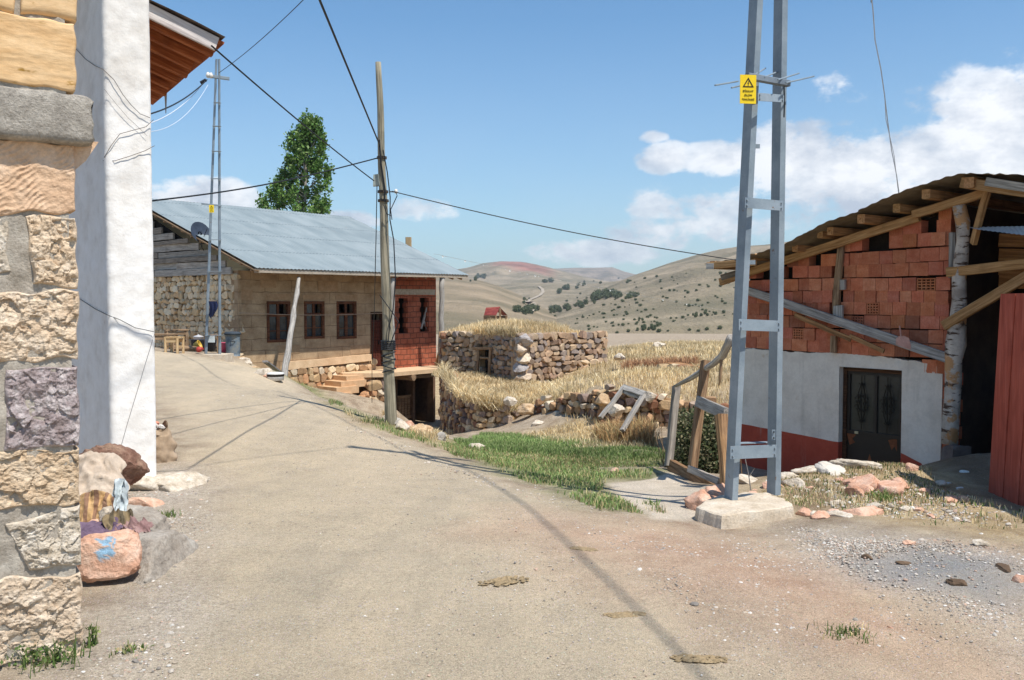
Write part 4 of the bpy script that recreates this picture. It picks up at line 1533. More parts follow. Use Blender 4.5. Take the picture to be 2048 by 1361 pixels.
def far_house():
    root = empty('village_house', (W0.x, W0.y, -.3), 'long brown stone house with a blue-grey sheet roof, three windows and an unfinished brick bay', 'house')
    zr = 2.66
    sE = FH.len
    s_door0, s_door1, z_door0, z_door1 = FH.rect(742, 624, 767, 734)
    s_pier, _ = FH.st(787, 650)
    win = [window(root, 533, 603, 581, 685, 8, 1), window(root, 608, 603, 649, 678, 8, 2), window(root, 673, 603, 713, 678, 2 + 8, 3)]
    holes = [tuple(w) for w in win] + [(s_door0, s_door1, z_door0, z_door1)]
    wb = MB()
    wall_holes(wb, FH, 0, s_pier, -1.4, zr, holes, .4)
    # slim cracks and fallen blocks: dark gaps between stones
    rg = rnd(4)
    wb.build('wall', M_SAND, root)
    # loose lintel and quoin blocks proud of the wall
    for (u0, v0, u1, v1) in ((532, 588, 582, 600), (606, 590, 650, 600), (671, 590, 715, 600), (478, 580, 506, 600), (520, 560, 552, 576), (636, 562, 676, 582), (700, 690, 740, 708), (556, 690, 600, 708)):
        qb = MB()
        FH.pbox(qb, u0, v0, u1, v1, -.05, .012, (1, 1, 1))
        qb.build('stone_block', simple('grey_brown_block', [lin(150, 122, 92), lin(180, 150, 118)], bump=.5), root)
    # brick bay
    bb = MB()
    w1 = FH.rect(797, 597, 816, 667)
    w2 = FH.rect(840, 596, 858, 664)
    wall_holes(bb, FH, s_pier, sE, -1.1, zr, [w1, w2], .25)
    rg = rnd(77)
    for (a, b, c, d) in (w1, w2):  # toothed jambs
        z = c
        k = 0
        while z < d - .1:
            if k % 2:
                FH.box(bb, a - .01, a + .07, z, min(z + .19, d), -.02, -.24)
                FH.box(bb, b - .07, b + .01, z, min(z + .19, d), -.02, -.24)
            z += .2
            k += 1
    bay = bb.build('brick_bay', M_HBRICK, root)
    lt = MB()
    _, zl = FH.st(840, 590)
    FH.box(lt, s_pier + .02, sE - .05, zl, zl + .22, -.1, .015)
    lt.build('lintel', M_CEMENT, bay)
    x = MB()
    x.beam(FH.hit(857, 606, -.12), FH.hit(842, 658, -.12), .1, .03, FH.n)
    x.beam(FH.hit(846, 640, -.16), FH.hit(856, 662, -.16), .09, .03, FH.n)
    x.build('brace', M_GREYWOOD, bay)
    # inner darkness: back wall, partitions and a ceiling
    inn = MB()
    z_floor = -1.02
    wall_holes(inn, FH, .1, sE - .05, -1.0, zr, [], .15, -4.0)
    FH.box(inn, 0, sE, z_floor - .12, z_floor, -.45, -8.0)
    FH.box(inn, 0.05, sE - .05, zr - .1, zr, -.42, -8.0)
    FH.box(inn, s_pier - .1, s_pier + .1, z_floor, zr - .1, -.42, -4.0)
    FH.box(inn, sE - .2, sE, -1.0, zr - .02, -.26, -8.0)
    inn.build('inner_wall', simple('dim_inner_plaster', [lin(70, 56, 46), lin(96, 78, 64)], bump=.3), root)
    # door
    db = MB()
    FH.box(db, s_door0 + .03, s_door1 - .03, z_door0, z_door1 - .32, -.12, -.18)
    for k in range(4):
        a = s_door0 + .06 + k * (s_door1 - s_door0 - .12) / 4
        FH.box(db, a, a + (s_door1 - s_door0 - .12) / 4 - .02, z_door0 + .05, z_door1 - .38, -.10, -.12)
    d = db.build('door', wood('red_brown_door_wood', lin(58, 26, 18), lin(84, 40, 28), lin(104, 56, 40)), root)
    hb = MB()
    FH.box(hb, s_door1 - .18, s_door1 - .14, z_door0 + .85, z_door0 + 1.0, -.06, -.10)
    hb.build('handle', M_DARK, d)
    fr = MB()
    FH.box(fr, s_door0 - .03, s_door0 + .03, z_door0, z_door1, .01, -.2)
    FH.box(fr, s_door1 - .03, s_door1 + .03, z_door0, z_door1, .01, -.2)
    FH.box(fr, s_door0 + .03, s_door1 - .03, z_door1 - .06, z_door1, .01, -.2)
    fr.build('door_frame', M_DARKWOOD, root)
    # ledge under the windows
    lb = MB()
    e0, e1 = 574, 743
    pts = [(574, 724, 741), (640, 719, 733), (690, 714, 728), (743, 709, 722)]
    for i in range(3):
        (u0, a0, b0), (u1, a1, b1) = pts[i], pts[i + 1]
        V = []
        for (u, v) in ((u0, b0), (u1, b1), (u1, a1), (u0, a0)):
            s, z = FH.st(u, v, .14)
            V.append((s, z))
        P = [tuple(FH.pt(s, z, .14)) for s, z in V] + [tuple(FH.pt(s, z, -.02)) for s, z in V]
        lb.add(P, [(0, 1, 2, 3), (7, 6, 5, 4), (0, 4, 5, 1), (1, 5, 6, 2), (2, 6, 7, 3), (3, 7, 4, 0)], (1, .97, .95) if i % 2 else (1, 1, 1))
    lb.build('ledge', M_LEDGEST, root)
    # rubble plinth below
    s_a = FH.st(560, 735)[0]
    s_b = FH.st(745, 735)[0]
    pb = MB()
    A, B = FH.pt(s_a, 0, .14), FH.pt(s_b, 0, .14)
    L = s_b - s_a

    def ztop(k):
        u = 560 + (745 - 560) * k
        return FH.st(u, 742 - 19 * k, .1)[1]
    masonry(pb, [(A.x, A.y), (B.x, B.y)], lambda k: -1.3 - 1.1 * k, ztop, .32, .23, .26, STONE_WARM, 31, mortar=(1, 1, 1), mmat=1)
    pb.build('plinth', [M_STONE, M_RUBPL], root)
    # porch slab with post line
    z_s = -1.0
    sl = MB()
    sa = FH.st(708, 742, 1.0)[0]
    sb = FH.st(911, 735, 1.3)[0]
    V = []
    prof = [(sa, .35), (sa + .55, 1.0), (sa + 1.1, 1.42), (sb - .1, 1.36), (sb, 1.2), (sb - .1, -.05), (s_door0 - .3, -.05), (sa, .16)]
    top = [tuple(FH.pt(s, z_s + .02 * math.sin(i * 3), o)) for i, (s, o) in enumerate(prof)]
    bot = [tuple(FH.pt(s, z_s - .15, o)) for (s, o) in prof]
    k = len(prof)
    sl.add(top + bot, [tuple(range(k)), tuple(range(2 * k - 1, k - 1, -1))] + [(i, (i + 1) % k, k + (i + 1) % k, k + i) for i in range(k)])
    slab = sl.build('porch_slab', M_LEDGEST, root)
    bl = MB()
    for u in (822, 905):
        s, _ = FH.st(u, 752, 1.25)
        bl.tube([FH.pt(s, z_s - .26, -.3), FH.pt(s, z_s - .26, 1.42)], .12, 9, rough=.08, seed=u)
    bl.tube([FH.pt(s_pier - .2, z_s - .26, 1.15), FH.pt(sb - .15, z_s - .27, 1.15)], .07, 8)
    bl.build('log_beam', M_OLDWOOD, root)
    # lower byre under the porch
    zg = -3.35
    lo = MB()
    s_l = FH.st(752, 800, .9)[0]
    pier = MB()
    P0, P1 = FH.pt(s_l - .05, 0, 1.3), FH.pt(s_l + .35, 0, 1.3)
    # stone pier beside the steps
    masonry(pier, [tuple(FH.pt(s_l - .55, 0, 1.32).xy), tuple(FH.pt(s_l + .0, 0, 1.32).xy)], lambda k: zg + .2, lambda k: z_s - .16, .42, .34, .3, STONE_WARM, 8, mortar=(1, 1, 1), mmat=1)
    masonry(pier, [tuple(FH.pt(s_l + .0, 0, 1.32).xy), tuple(FH.pt(s_l + .0, 0, -.1).xy)], lambda k: zg, lambda k: z_s - .16, .42, .30, .2, STONE_MIX, 9, mortar=(.7, .6, .55), mmat=1)
    pier.build('stone_pier', [M_STONE, M_RUBPL], root)
    s_o0 = FH.st(797, 800, 0)[0]
    s_o1 = FH.st(828, 800, 0)[0]
    dim = simple('byre_earth_wall', [lin(96, 74, 58), lin(126, 100, 80)], bump=.6)
    zo0, zo1 = FH.st(812, 845, 0)[1], FH.st(812, 756, 0)[1]
    wall_holes(lo, FH, s_l - .6, sE, zg - .3, z_s - .16, [(s_o0, s_o1, zo0, zo1), (s_o1 + .12, sE - .12, zg - .1, z_s - .30)], .35, -.06)
    FH.box(lo, s_o1 + .0, s_o1 + .1, zg - .2, z_s - .16, -.42, -7)
    wall_holes(lo, FH, s_o1 + .25, sE, zg - .3, z_s - .16, [], .3, -4.5)
    FH.box(lo, sE - .01, sE + .3, zg - .3, z_s - .16, -.42, -7)
    lo.build('byre_wall', dim, root)
    gt = MB()
    sh = zo0 + (zo1 - zo0) * .60
    W = s_o1 - s_o0
    nsl = 5
    for i in range(nsl):
        a = s_o0 + W * (i + .06) / nsl
        FH.box(gt, a, a + W / nsl * .80, zo0, sh - .02 * (i % 2), -.2, -.24)
    FH.box(gt, s_o0, s_o1, sh - .1, sh, -.15, -.2)
    FH.box(gt, s_o0, s_o1, zo0 + .12, zo0 + .22, -.15, -.2)
    g = gt.build('slat_gate', M_OLDWOOD, root)
    # steps up to the porch
    st = MB()
    for (u0, u1, v0, v1, o1) in ((693, 750, 751, 763, .95), (682, 733, 762, 775, 1.1), (673, 718, 774, 788, 1.25), (660, 705, 787, 800, 1.35)):
        FH.pbox(st, u0, v0, u1, v1, .1, o1, (1, .97, .93))
    st.build('stone_steps', simple('buff_step_stone', [lin(196, 158, 120), lin(216, 184, 148)], scale=4, bump=.5), root)
    rs = MB()
    rg = rnd(12)
    for (u, v) in ((738, 772), (745, 784), (732, 790), (742, 798), (722, 795), (712, 800), (728, 806), (748, 806), (736, 815), (745, 822), (752, 776), (700, 803), (690, 805)):
        p = FH.hit(u, v, 1.15)
        put_rock(rs, p, (.42, .4, .30), rg, rg.choice(STONE_WARM)[:3])
    rs.build('step_rubble', M_STONE, root)
    # posts on the porch
    for (ut, vt, ub, vb, r, o) in ((884, 556, 881, 734, .11, 1.2), (785, 556, 784, 741, .09, 1.15)):
        p = MB()
        a, b = FH.hit(ub, vb, o), FH.hit(ut, vt, o + .15)
        pts = [a.lerp(b, k / 9) + Vector((.02 * math.sin(k * 2.1), 0, 0)) for k in range(10)]
        p.tube(pts, [r * (1.05 - .02 * k) for k in range(10)], 9, rough=.07, seed=ub)
        p.build('post', M_GREYWOOD, root, True)
    br = MB()
    br.beam(FH.hit(872, 732, 1.0), FH.hit(882, 690, 1.15), .10, .07, FH.n, (1.1, .9, .7))
    br.build('brace', M_OLDWOOD, root)
    # end wall (rubble) with a dark gap above
    eb = MB()
    a = FHE.pt(0, 0, 0)
    b = FHE.pt(13.5, 0, 0)
    x0 = Vector((a.x, a.y, 0))
    masonry(eb, [(b.x, b.y), (a.x, a.y)], lambda k: -.25 + .1 * k, lambda k: 2.50, .30, .22, .34, STONE_LIGHT, 55, mortar=(1, 1, 1), mmat=1)
    eb.build('rubble_wall', [M_STONE, M_RUBPL], root)
    # brown plaster strip on the near corner
    cb = MB()
    FHE.pbox(cb, 468, 560, 478, 700, -.05, .06)
    FHE.pbox(cb, 446, 640, 480, 662, -.05, .04, (.95, .95, .95))
    cb.build('corner_plaster', M_SAND, root)
    # gable: half-log boards under the verge
    gb = MB()
    rg = rnd(5)
    Er = FHE  # s runs away from the corner
    slope = (5.58 - 2.66) / 8.5
    z = 2.52
    k = 0
    while z < 5.2:
        h = rg.uniform(.17, .30)
        smin = max(-.15, (z + h - 2.66 + .25) / slope - 1.5 + .15)
        if smin < 6.4:
            s = smin + rg.uniform(0, .5)
            while s < 13.2 - smin:
                e = min(s + rg.uniform(3.0, 5.5), 13.4 - smin)
                gb.beam(Er.pt(s, z + h / 2, .05 + rg.uniform(-.06, .05)), Er.pt(e, z + h / 2 + rg.uniform(-.04, .04), .05 + rg.uniform(-.06, .05)), h * .93, .07, Er.n,
                        [(1, 1, 1), (.8, .78, .75), (.62, .58, .54), (1.1, 1.05, 1)][k % 4], 5, .012, 200 + k)
                s = e + .03
                k += 1
        z += h
    gb.build('gable_board', M_GREYWOOD, root)
    bk = MB()
    P = [Er.pt(0, 2.4, -.12), Er.pt(13.6, 2.4, -.12), Er.pt(7, 5.2, -.12)]
    Q = [p - Er.n * .05 for p in P]
    bk.add([tuple(p) for p in P + Q], [(0, 1, 2), (5, 4, 3), (0, 3, 4, 1), (1, 4, 5, 2), (2, 5, 3, 0)])
    bk.build('gable_backing', M_DARK, root)
    # roof: corrugated sheets, gable to the left, hip to the right
    ze = 2.70
    n = FH.n
    f = FH.f
    O = Vector((W0.x, W0.y, 0))

    def rp(s, o, z):
        q = O + f * s + n * o
        return Vector((q.x, q.y, z))
    zr2 = 5.62
    eL, eR = -.30, FH.len + .38
    e0, e1 = rp(eL, 1.5, ze), rp(eR, 1.5, ze)
    r0, r1 = rp(eL, -7.0, zr2), rp(10.45, -7.0, zr2)
    b0, b1 = rp(eL, -15.5, ze), rp(eR, -15.5, ze)
    t = NT('blue_grey_roof_sheet')
    tcn = t.a('tc').outputs['Vector']
    n1 = t.noise(t.mp(tcn, (1, .35, 1)), 1.3, 8, .6)
    c = t.ramp(n1, [(.35, (.22, .262, .27)), (.5, (.265, .308, .312)), (.65, (.31, .35, .352))])
    sp_ = t.N.new('ShaderNodeSeparateXYZ')
    t.L.new(tcn, sp_.inputs[0])
    # sheet rows, end laps every 2.1 m
    fr_ = t.math('FRACT', t.math('ADD', t.math('MULTIPLY', sp_.outputs[1], 1 / 2.15), t.math('MULTIPLY', t.noise(tcn, .4, 2), .1)))
    c = t.mix(t.math('MULTIPLY', t.math('LESS_THAN', fr_, .024), .75), c, (.10, .12, .13))
    rust = t.math('MAXIMUM', t.step(t.noise(tcn, 1.1, 8, .7), .64, .72), t.math('MULTIPLY', t.step(t.noise(t.mp(tcn, (5, .3, 1)), 1.0, 6, .7), .60, .74), .5))
    c = t.mix(t.math('MULTIPLY', rust, .5), c, (.30, .20, .15))
    M_ROOF = t.done(c, t.bump(t.noise(tcn, 4, 5), .15, .02), .55, .4, .15)
    rb = MB()

    def slope_sheet(A, B, Cc, D, nu, nv, amp=.02):
        """A-B along the eave, D-C along the ridge."""
        nr = (B - A).cross(D - A).normalized()
        if nr.z < 0:
            nr = -nr
        Lw = (B - A).length
        V, T = [], []
        for i in range(nu + 1):
            for j in range(nv + 1):
                a, b = i / nu, j / nv
                p = (A * (1 - a) + B * a) * (1 - b) + (D * (1 - a) + Cc * a) * b
                x = (p - A).dot((B - A).normalized())
                h = amp * math.cos(x * 2 * math.pi / .152) if nu > 200 else 0
                h += .022 * noise.noise(Vector((x * .5, b * 3, 1)))
                V.append(tuple(p + nr * h))
                T.append((x, b * (D - A).length, 0))
        m = nv + 1
        F = [(i * m + j, (i + 1) * m + j, (i + 1) * m + j + 1, i * m + j + 1) for i in range(nu) for j in range(nv)]
        rb.add(V, F, (1, 1, 1), T)
    V, T = [], []
    NU, NV = 640, 8
    for i in range(NU + 1):
        s = eL + (10.45 - eL) * i / NU
        kb = 0 if s <= eR else (s - eR) / (10.45 - eR)
        pb_ = rp(s, 1.5, ze) if s <= eR else e1.lerp(r1, kb)
        pt_ = rp(s, -7.0, zr2)
        for j in range(NV + 1):
            p = pb_.lerp(pt_, j / NV)
            V.append((p.x, p.y, p.z + .010 * math.cos(s * 2 * math.pi / .152) + .022 * noise.noise(Vector((s * .5, j * .4, 1)))))
            T.append((s, 9.0 * (j / NV + kb * (1 - j / NV)), 0))
    rb.add(V, [(i * (NV + 1) + j, (i + 1) * (NV + 1) + j, (i + 1) * (NV + 1) + j + 1, i * (NV + 1) + j + 1) for i in range(NU) for j in range(NV)], (1, 1, 1), T)
    slope_sheet(e1, b1, r1 + (b1 - e1) * .001, r1, 60, 8)
    slope_sheet(b1, b0, r0, r1, 60, 8)
    roof = rb.build('roof', M_ROOF, root, True)
    fa = MB()
    fa.beam(e0 - n * .06 + Vector((0, 0, -.09)), e1 - n * .06 + Vector((0, 0, -.07)), .04, .13, (0, 0, 1), (1, 1, 1), 10, .006, 4)
    fa.build('fascia', simple('pale_fascia_board', [lin(150, 138, 122), lin(176, 164, 148)], bump=.4), root)
    vb = MB()
    vb.beam(e0 + Vector((0, 0, -.10)) + f * .05, r0 + Vector((0, 0, -.10)) + f * .05, .05, .16, FHE.n, (.8, .8, .8), 8, .008, 9)
    for k in range(14):
        q = e0.lerp(r0, (k + .5) / 14) + Vector((0, 0, -.16))
        vb.beam(q + f * .02, q + f * .8, .09, .09, (0, 0, 1), (1, 1, 1), 1, 0, k)
    vb.build('verge_board', M_OLDWOOD, root)
    so = MB()
    for k in range(20):
        s = eL + .3 + k * (eR - eL - .6) / 19
        so.beam(rp(s, 1.38, ze - .16), rp(s, -.3, ze + .36), .07, .09, (0, 0, 1), (.9, .9, .9), 1, 0, k)
    for k in range(7):
        o = 1.3 - k * .22
        so.beam(rp(eL + .2, o, ze - .11 + (1.5 - o) * slope), rp(eR - .2, o, ze - .11 + (1.5 - o) * slope), .02, .19, n, (.85, .8, .78), 2, 0, k)
    so.build('soffit', M_OLDWOOD, root)
    # chimney stub
    ch = MB()
    p = at(817, 482, 41.5)
    ch.beam(p + Vector((0, 0, -1.2)), p + Vector((0, 0, .16)), .26, .24, (0, 1, 0), (1, 1, 1), 3, .01, 3)
    ch.build('chimney', simple('buff_chimney', [lin(166, 140, 104), lin(190, 164, 126)]), root)
    # satellite dish by the verge
    dsh = MB()
    c0 = at(400, 468, 31.3)
    ax = Vector((.75, -.5, .35)).normalized()
    s1, s2 = ax.orthogonal().normalized(), ax.cross(ax.orthogonal().normalized())
    V, F = [tuple(c0)], []
    for i in range(1, 6):
        for j in range(18):
            a = 2 * math.pi * j / 18
            r = .42 * i / 5
            V.append(tuple(c0 + (s1 * math.cos(a) + s2 * math.sin(a)) * r + ax * r * r * .45))
    for j in range(18):
        F.append((0, 1 + j, 1 + (j + 1) % 18))
    for i in range(4):
        for j in range(18):
            F.append((1 + i * 18 + j, 1 + i * 18 + (j + 1) % 18, 1 + (i + 1) * 18 + (j + 1) % 18, 1 + (i + 1) * 18 + j))
    dsh.add(V, F)
    root2 = empty('satellite_dish', tuple(c0 - Vector((0, 0, .6))), 'dark blue-grey satellite dish fixed at the left verge of the sheet roof', 'satellite dish')
    dsh.build('dish', simple('dark_dish_metal', [lin(44, 52, 64), lin(66, 74, 88)], rough=.5, bump=.1), root2, True)
    am = MB()
    am.tube([c0, c0 + ax * .1 - Vector((0, 0, .5)), c0 - Vector((0, 0, .9)) - FHE.n * .3], .02, 6)
    am.tube([c0 - Vector((0, 0, .38)), c0 + ax * .42], .012, 5)
    am.build('arm', M_WIRE, root2)


far_house()


def house_clutter():
    """Things standing at the foot of the end wall."""
    def G(u, v):
        p = ground_at(u, v, 20, 34)
        lim = FHE.hit(u, v, .5)
        if u > 380 and p.y > lim.y:
            p = Vector(lim)
            p.z = gz(p.x, p.y)
        return p
    # low tables and the stool
    def table(u, v, w, d, h, rz, lab, m, legh=None, name='low_table', cat='table', zoff=0):
        g = G(u, v)
        g.z += zoff
        r = empty(name, tuple(g), lab, cat, None)
        X, Y = Vector((math.cos(rz), math.sin(rz), 0)), Vector((-math.sin(rz), math.cos(rz), 0))
        t = MB()
        for k in range(4):
            c = g + Y * (-d / 2 + d * (k + .5) / 4) + Vector((0, 0, h))
            t.beam(c - X * w / 2, c + X * w / 2, d / 4 * .94, .045, (0, 0, 1), (1, 1, 1), 2, .003, k)
        t.build('top' if name == 'low_table' else 'seat', m, r)
        a = MB()
        for s in (-1, 1):
            a.beam(g + Y * s * d * .42 - X * w * .44 + Vector((0, 0, h - .1)), g + Y * s * d * .42 + X * w * .44 + Vector((0, 0, h - .1)), .03, .09)
            a.beam(g + X * s * w * .42 - Y * d * .42 + Vector((0, 0, h * .4)), g + X * s * w * .42 + Y * d * .42 + Vector((0, 0, h * .4)), .03, .05)
        a.build('apron', m, r)
        for sx in (-1, 1):
            for sy in (-1, 1):
                l = MB()
                c = g + X * sx * w * .43 + Y * sy * d * .42
                l.beam(c + Vector((0, 0, -.03)), c + Vector((0, 0, h - .02)), .06, .06, (0, 1, 0))
                l.build('leg', m, r)
    table(326, 702, .80, .55, .48, .1, 'worn low wooden table at the far left by the rubble wall', M_OLDWOOD)
    table(353, 698, .70, .60, .58, .5, 'taller wooden table pushed against the rubble wall behind the stool', M_OLDWOOD, zoff=.02)
    table(349, 706, .44, .36, .44, -.2, 'small pale wooden stool standing in front of the low tables', M_NEWWOOD, name='stool', cat='stool')
    # log
    g = G(373, 703)
    lg = MB()
    lg.tube([g + Vector((-.4, 0, .09)), g + Vector((.35, -.1, .08))], [.10, .08], 10, rough=.05)
    tag(lg.build('log', M_OLDWOOD), 'short brown log lying between the stool and the yellow tub', 'log')

    def lathe(prof, g, n=18, sx=1, sy=1, tiltm=None):
        V, F = [], []
        for (r, z) in prof:
            for j in range(n):
                a = 2 * math.pi * j / n
                p = Vector((r * math.cos(a) * sx, r * math.sin(a) * sy, z))
                if tiltm:
                    p = tiltm @ p
                V.append(tuple(Vector(g) + p))
        for i in range(len(prof) - 1):
            for j in range(n):
                F.append((i * n + j, i * n + (j + 1) % n, (i + 1) * n + (j + 1) % n, (i + 1) * n + j))
        F.append(tuple(range(n - 1, -1, -1)))
        return V, F

    def pot(name, u, v, prof, c, lab, cat, tilt=None, dz=0.0, spec=.4):
        g = G(u, v)
        g.z += dz
        m = MB()
        m.add(*lathe(prof, g, tiltm=tilt))
        tag(m.build(name, simple(name + '_' + cat.replace(' ', '_') + str(u), [c, tuple(min(1, x * 1.15) for x in c[:3]) + (1,)], rough=.45, bump=.05, spec=spec, var=.1), None, True), lab, cat)
    pot('tub', 390, 703, [(.02, 0), (.11, 0), (.14, .17), (.15, .18), (.12, .18), (.10, .03)], lin(190, 156, 60), 'yellow plastic tub lying near the foot of the far steel pylon', 'tub', Matrix.Rotation(1.1, 3, 'Y'), .14)
    pot('jug', 394, 708, [(.02, 0), (.07, 0), (.09, .06), (.07, .13), (.035, .18), (.035, .2)], lin(164, 60, 50), 'small red plastic jug lying in front of the yellow tub', 'jug', Matrix.Rotation(1.3, 3, 'Y'), .10)
    pot('basin', 399, 702, [(.02, 0), (.22, 0), (.27, .34), (.29, .36), (.25, .36), (.2, .05)], lin(46, 48, 58), 'dark basin beside the left leg of the far pylon', 'basin')
    pot('cooking_pot', 397, 688, [(.02, 0), (.15, 0), (.17, .12), (.18, .13), (.14, .16), (.03, .19), (.02, .21)], lin(176, 176, 180), 'round grey metal pot sitting on the dark basin', 'pot', None, .36)
    pot('bucket', 451, 705, [(.02, 0), (.15, 0), (.20, .36), (.21, .37), (.18, .37), (.13, .04)], lin(196, 84, 116), 'pink plastic bucket between the far pylon and the bin', 'bucket')
    pot('bucket', 420, 703, [(.02, 0), (.16, 0), (.2, .34), (.21, .35), (.18, .35)], lin(30, 34, 44), 'black bucket between the two legs of the far pylon', 'bucket')
    # grey bin, worn barrel cut open
    g = G(466, 708)
    r = empty('rubbish_bin', tuple(g), 'battered blue-grey metal bin standing at the house corner', 'bin')
    b = MB()
    n = 20
    V, F = [], []
    for i in range(9):
        z = i / 8
        for j in range(n):
            a = 2 * math.pi * j / n
            rr = .225 * (1 + .06 * z) * (1 + .025 * math.sin(3 * a + z * 4))
            V.append((g.x + rr * math.cos(a), g.y + rr * .8 * math.sin(a), g.z + z * .70 - .02))
    for i in range(8):
        for j in range(n):
            F.append((i * n + j, i * n + (j + 1) % n, (i + 1) * n + (j + 1) % n, (i + 1) * n + j))
    F.append(tuple(range(n)))
    F.append(tuple(range(8 * n + n - 1, 8 * n - 1, -1)))
    b.add(V, F)
    M_BIN = simple('blue_grey_bin_metal', [lin(74, 86, 96), lin(110, 122, 130), lin(140, 136, 124)], scale=4, rough=.5, bump=.2)
    b.build('drum', M_BIN, r, True)
    l = MB()
    l.add(*lathe([(.245, .68), (.27, .68), (.27, .73), (.22, .77), (.04, .79)], g))
    l.build('lid', simple('dark_bin_lid', [lin(50, 58, 66), lin(70, 78, 86)], bump=.1), r, True)
    h = MB()
    h.tube([g + Vector((-.02, -.18, .45)), g + Vector((.02, -.23, .47)), g + Vector((.10, -.22, .47)), g + Vector((.12, -.15, .45))], .012, 6)
    h.build('handle', M_WIRE, r)
    # small stones at the wall corner
    for i, (u, v, s, c, lab) in enumerate(((480, 716, .30, 0, 'flat tan stone at the front corner of the long house'), (494, 714, .26, 1, 'pale stone heaped against the front corner of the long house'), (508, 717, .22, 2, 'small stone at the end of the corner heap'),
                                           (487, 710, .3, 3, 'tan stone topmost on the heap at the house corner'))):
        p = G(u, v)
        blob('stone', p, (s * 1.4, s, s * .5), 400 + i, M_PALE if c % 2 else M_ROCKTAN, lab, 'stone', None, 7)
    # cluster by the road: white block, pink stone, white enamel pot, plank
    p = ground_at(524, 750, 14, 30)
    blob('stone', p, (.55, .4, .42), 411, M_PALE, 'pale angular block at the road edge below the long house', 'stone', None, 9)
    p = ground_at(542, 756, 14, 30)
    blob('stone', p, (.5, .4, .32), 412, M_PINK, 'pinkish stone between the pale block and the enamel pot', 'stone', None, 9)
    g = ground_at(551, 762, 14, 30)
    r = empty('enamel_pot', tuple(g), 'white enamel pot with a dark band lying at the road edge', 'pot')
    m = MB()
    m.add(*lathe([(.02, 0), (.21, 0), (.22, .12)], g))
    m.build('body', simple('white_enamel', [lin(206, 204, 198), lin(226, 224, 220)], rough=.4, bump=.1), r, True)
    m = MB()
    m.add(*lathe([(.222, .10), (.225, .14), (.222, .16)], g))
    m.build('band', M_DARK, r)
    m = MB()
    m.add(*lathe([(.23, .155), (.22, .19), (.1, .21), (.01, .21)], g))
    m.build('lid', simple('white_enamel', []), r, True)
    q = MB()
    q.beam(ground_at(530, 745, 14, 30) + Vector((0, 0, .28)), ground_at(572, 750, 14, 32) + Vector((0, 0, .1)), .14, .05, (0, 0, 1), (.7, .7, .75), 2, .005)
    tag(q.build('plank', M_GREYWOOD), 'grey plank lying across stones at the foot of the leaning pole', 'plank')
    # leaning prop
    a, b = at(563, 738, 27.6), FH.hit(598, 556, 1.35)
    a.z = gz(a.x, a.y) - .1
    pts = [a.lerp(b, k / 14) + Vector((.012 * math.sin(k * 1.7), 0, .0)) for k in range(15)]
    pl = MB()
    pl.tube(pts, [.115 - .004 * k + (.02 if k in (4, 9, 12) else 0) for k in range(15)], 9, rough=.06, seed=5)
    tag(pl.build('wooden_prop', M_GREYWOOD, None, True), 'pale barkless pole leaning from the ground to the eave beside the first window', 'pole')


M_ROCKTAN = simple('tan_rock', [lin(170, 138, 104), lin(200, 170, 134), lin(216, 194, 164)], scale=8, bump=.8, var=.4)
house_clutter()

# ------------------------------------------------------------------ blades of grass, leaves (one mesh each)
def plant_mat(name, rough=.8, trans=.25):
    t = NT(name)
    c = t.a('col').outputs['Color']
    b = t.bsdf
    t.L.new(c, b.inputs['Base Color'])
    b.inputs['Roughness'].default_value = rough
    b.inputs['Specular IOR Level'].default_value = .15
    if trans:
        tr = t.N.new('ShaderNodeBsdfTranslucent')
        t.L.new(c, tr.inputs['Color'])
        mx = t.N.new('ShaderNodeMixShader')
        mx.inputs[0].default_value = trans
        t.L.new(b.outputs[0], mx.inputs[1])
        t.L.new(tr.outputs[0], mx.inputs[2])
        t.L.new(mx.outputs[0], t.N['Material Output'].inputs[0])
    return t.m


M_BLADE = plant_mat('grass_blades')
M_LEAF = plant_mat('tree_leaves', .6, .3)


def blades(mb, P, h, w, cols, rs, lean=.5):
    """P (n,3) roots, h (n) heights, w width; three-point bent blades."""
    n = len(P)
    P = np.asarray(P, float)
    a = rs.rand(n) * 2 * np.pi
    dx, dy = np.cos(a), np.sin(a)
    b = rs.rand(n) * 2 * np.pi
    ln = rs.rand(n) * lean * h
    lx, ly = np.cos(b) * ln, np.sin(b) * ln
    w = w * (.6 + .8 * rs.rand(n))
    V = np.empty((n, 5, 3))
    V[:, 0] = P + np.stack((-dx * w, -dy * w, np.zeros(n)), 1)
    V[:, 1] = P + np.stack((dx * w, dy * w, np.zeros(n)), 1)
    m = P + np.stack((lx * .35, ly * .35, h * .6), 1)
    V[:, 2] = m + np.stack((dx * w * .7, dy * w * .7, np.zeros(n)), 1)
    V[:, 3] = m - np.stack((dx * w * .7, dy * w * .7, np.zeros(n)), 1)
    V[:, 4] = P + np.stack((lx, ly, h * (1 - .25 * lean * rs.rand(n))), 1)
    I = np.arange(n)[:, None] * 5
    cols = np.asarray(cols, float)
    tone = 1 + 1.1 * fbm_grid(P[:, 0], P[:, 1], .9, 4, 33)
    c = cols[rs.randint(0, len(cols), n)][:, :3] * (.75 + .5 * rs.rand(n))[:, None] * tone[:, None]
    C = np.repeat(c, 5, 0)
    off = mb.n
    mb.add(V.reshape(-1, 3), I + np.array([[0, 1, 2, 3]]), C)
    # tips share the vertices just added
    tips = I + np.array([[3, 2, 4]]) + off
    mb.f.append(tips)
    mb.m.append(np.zeros(len(tips), int))


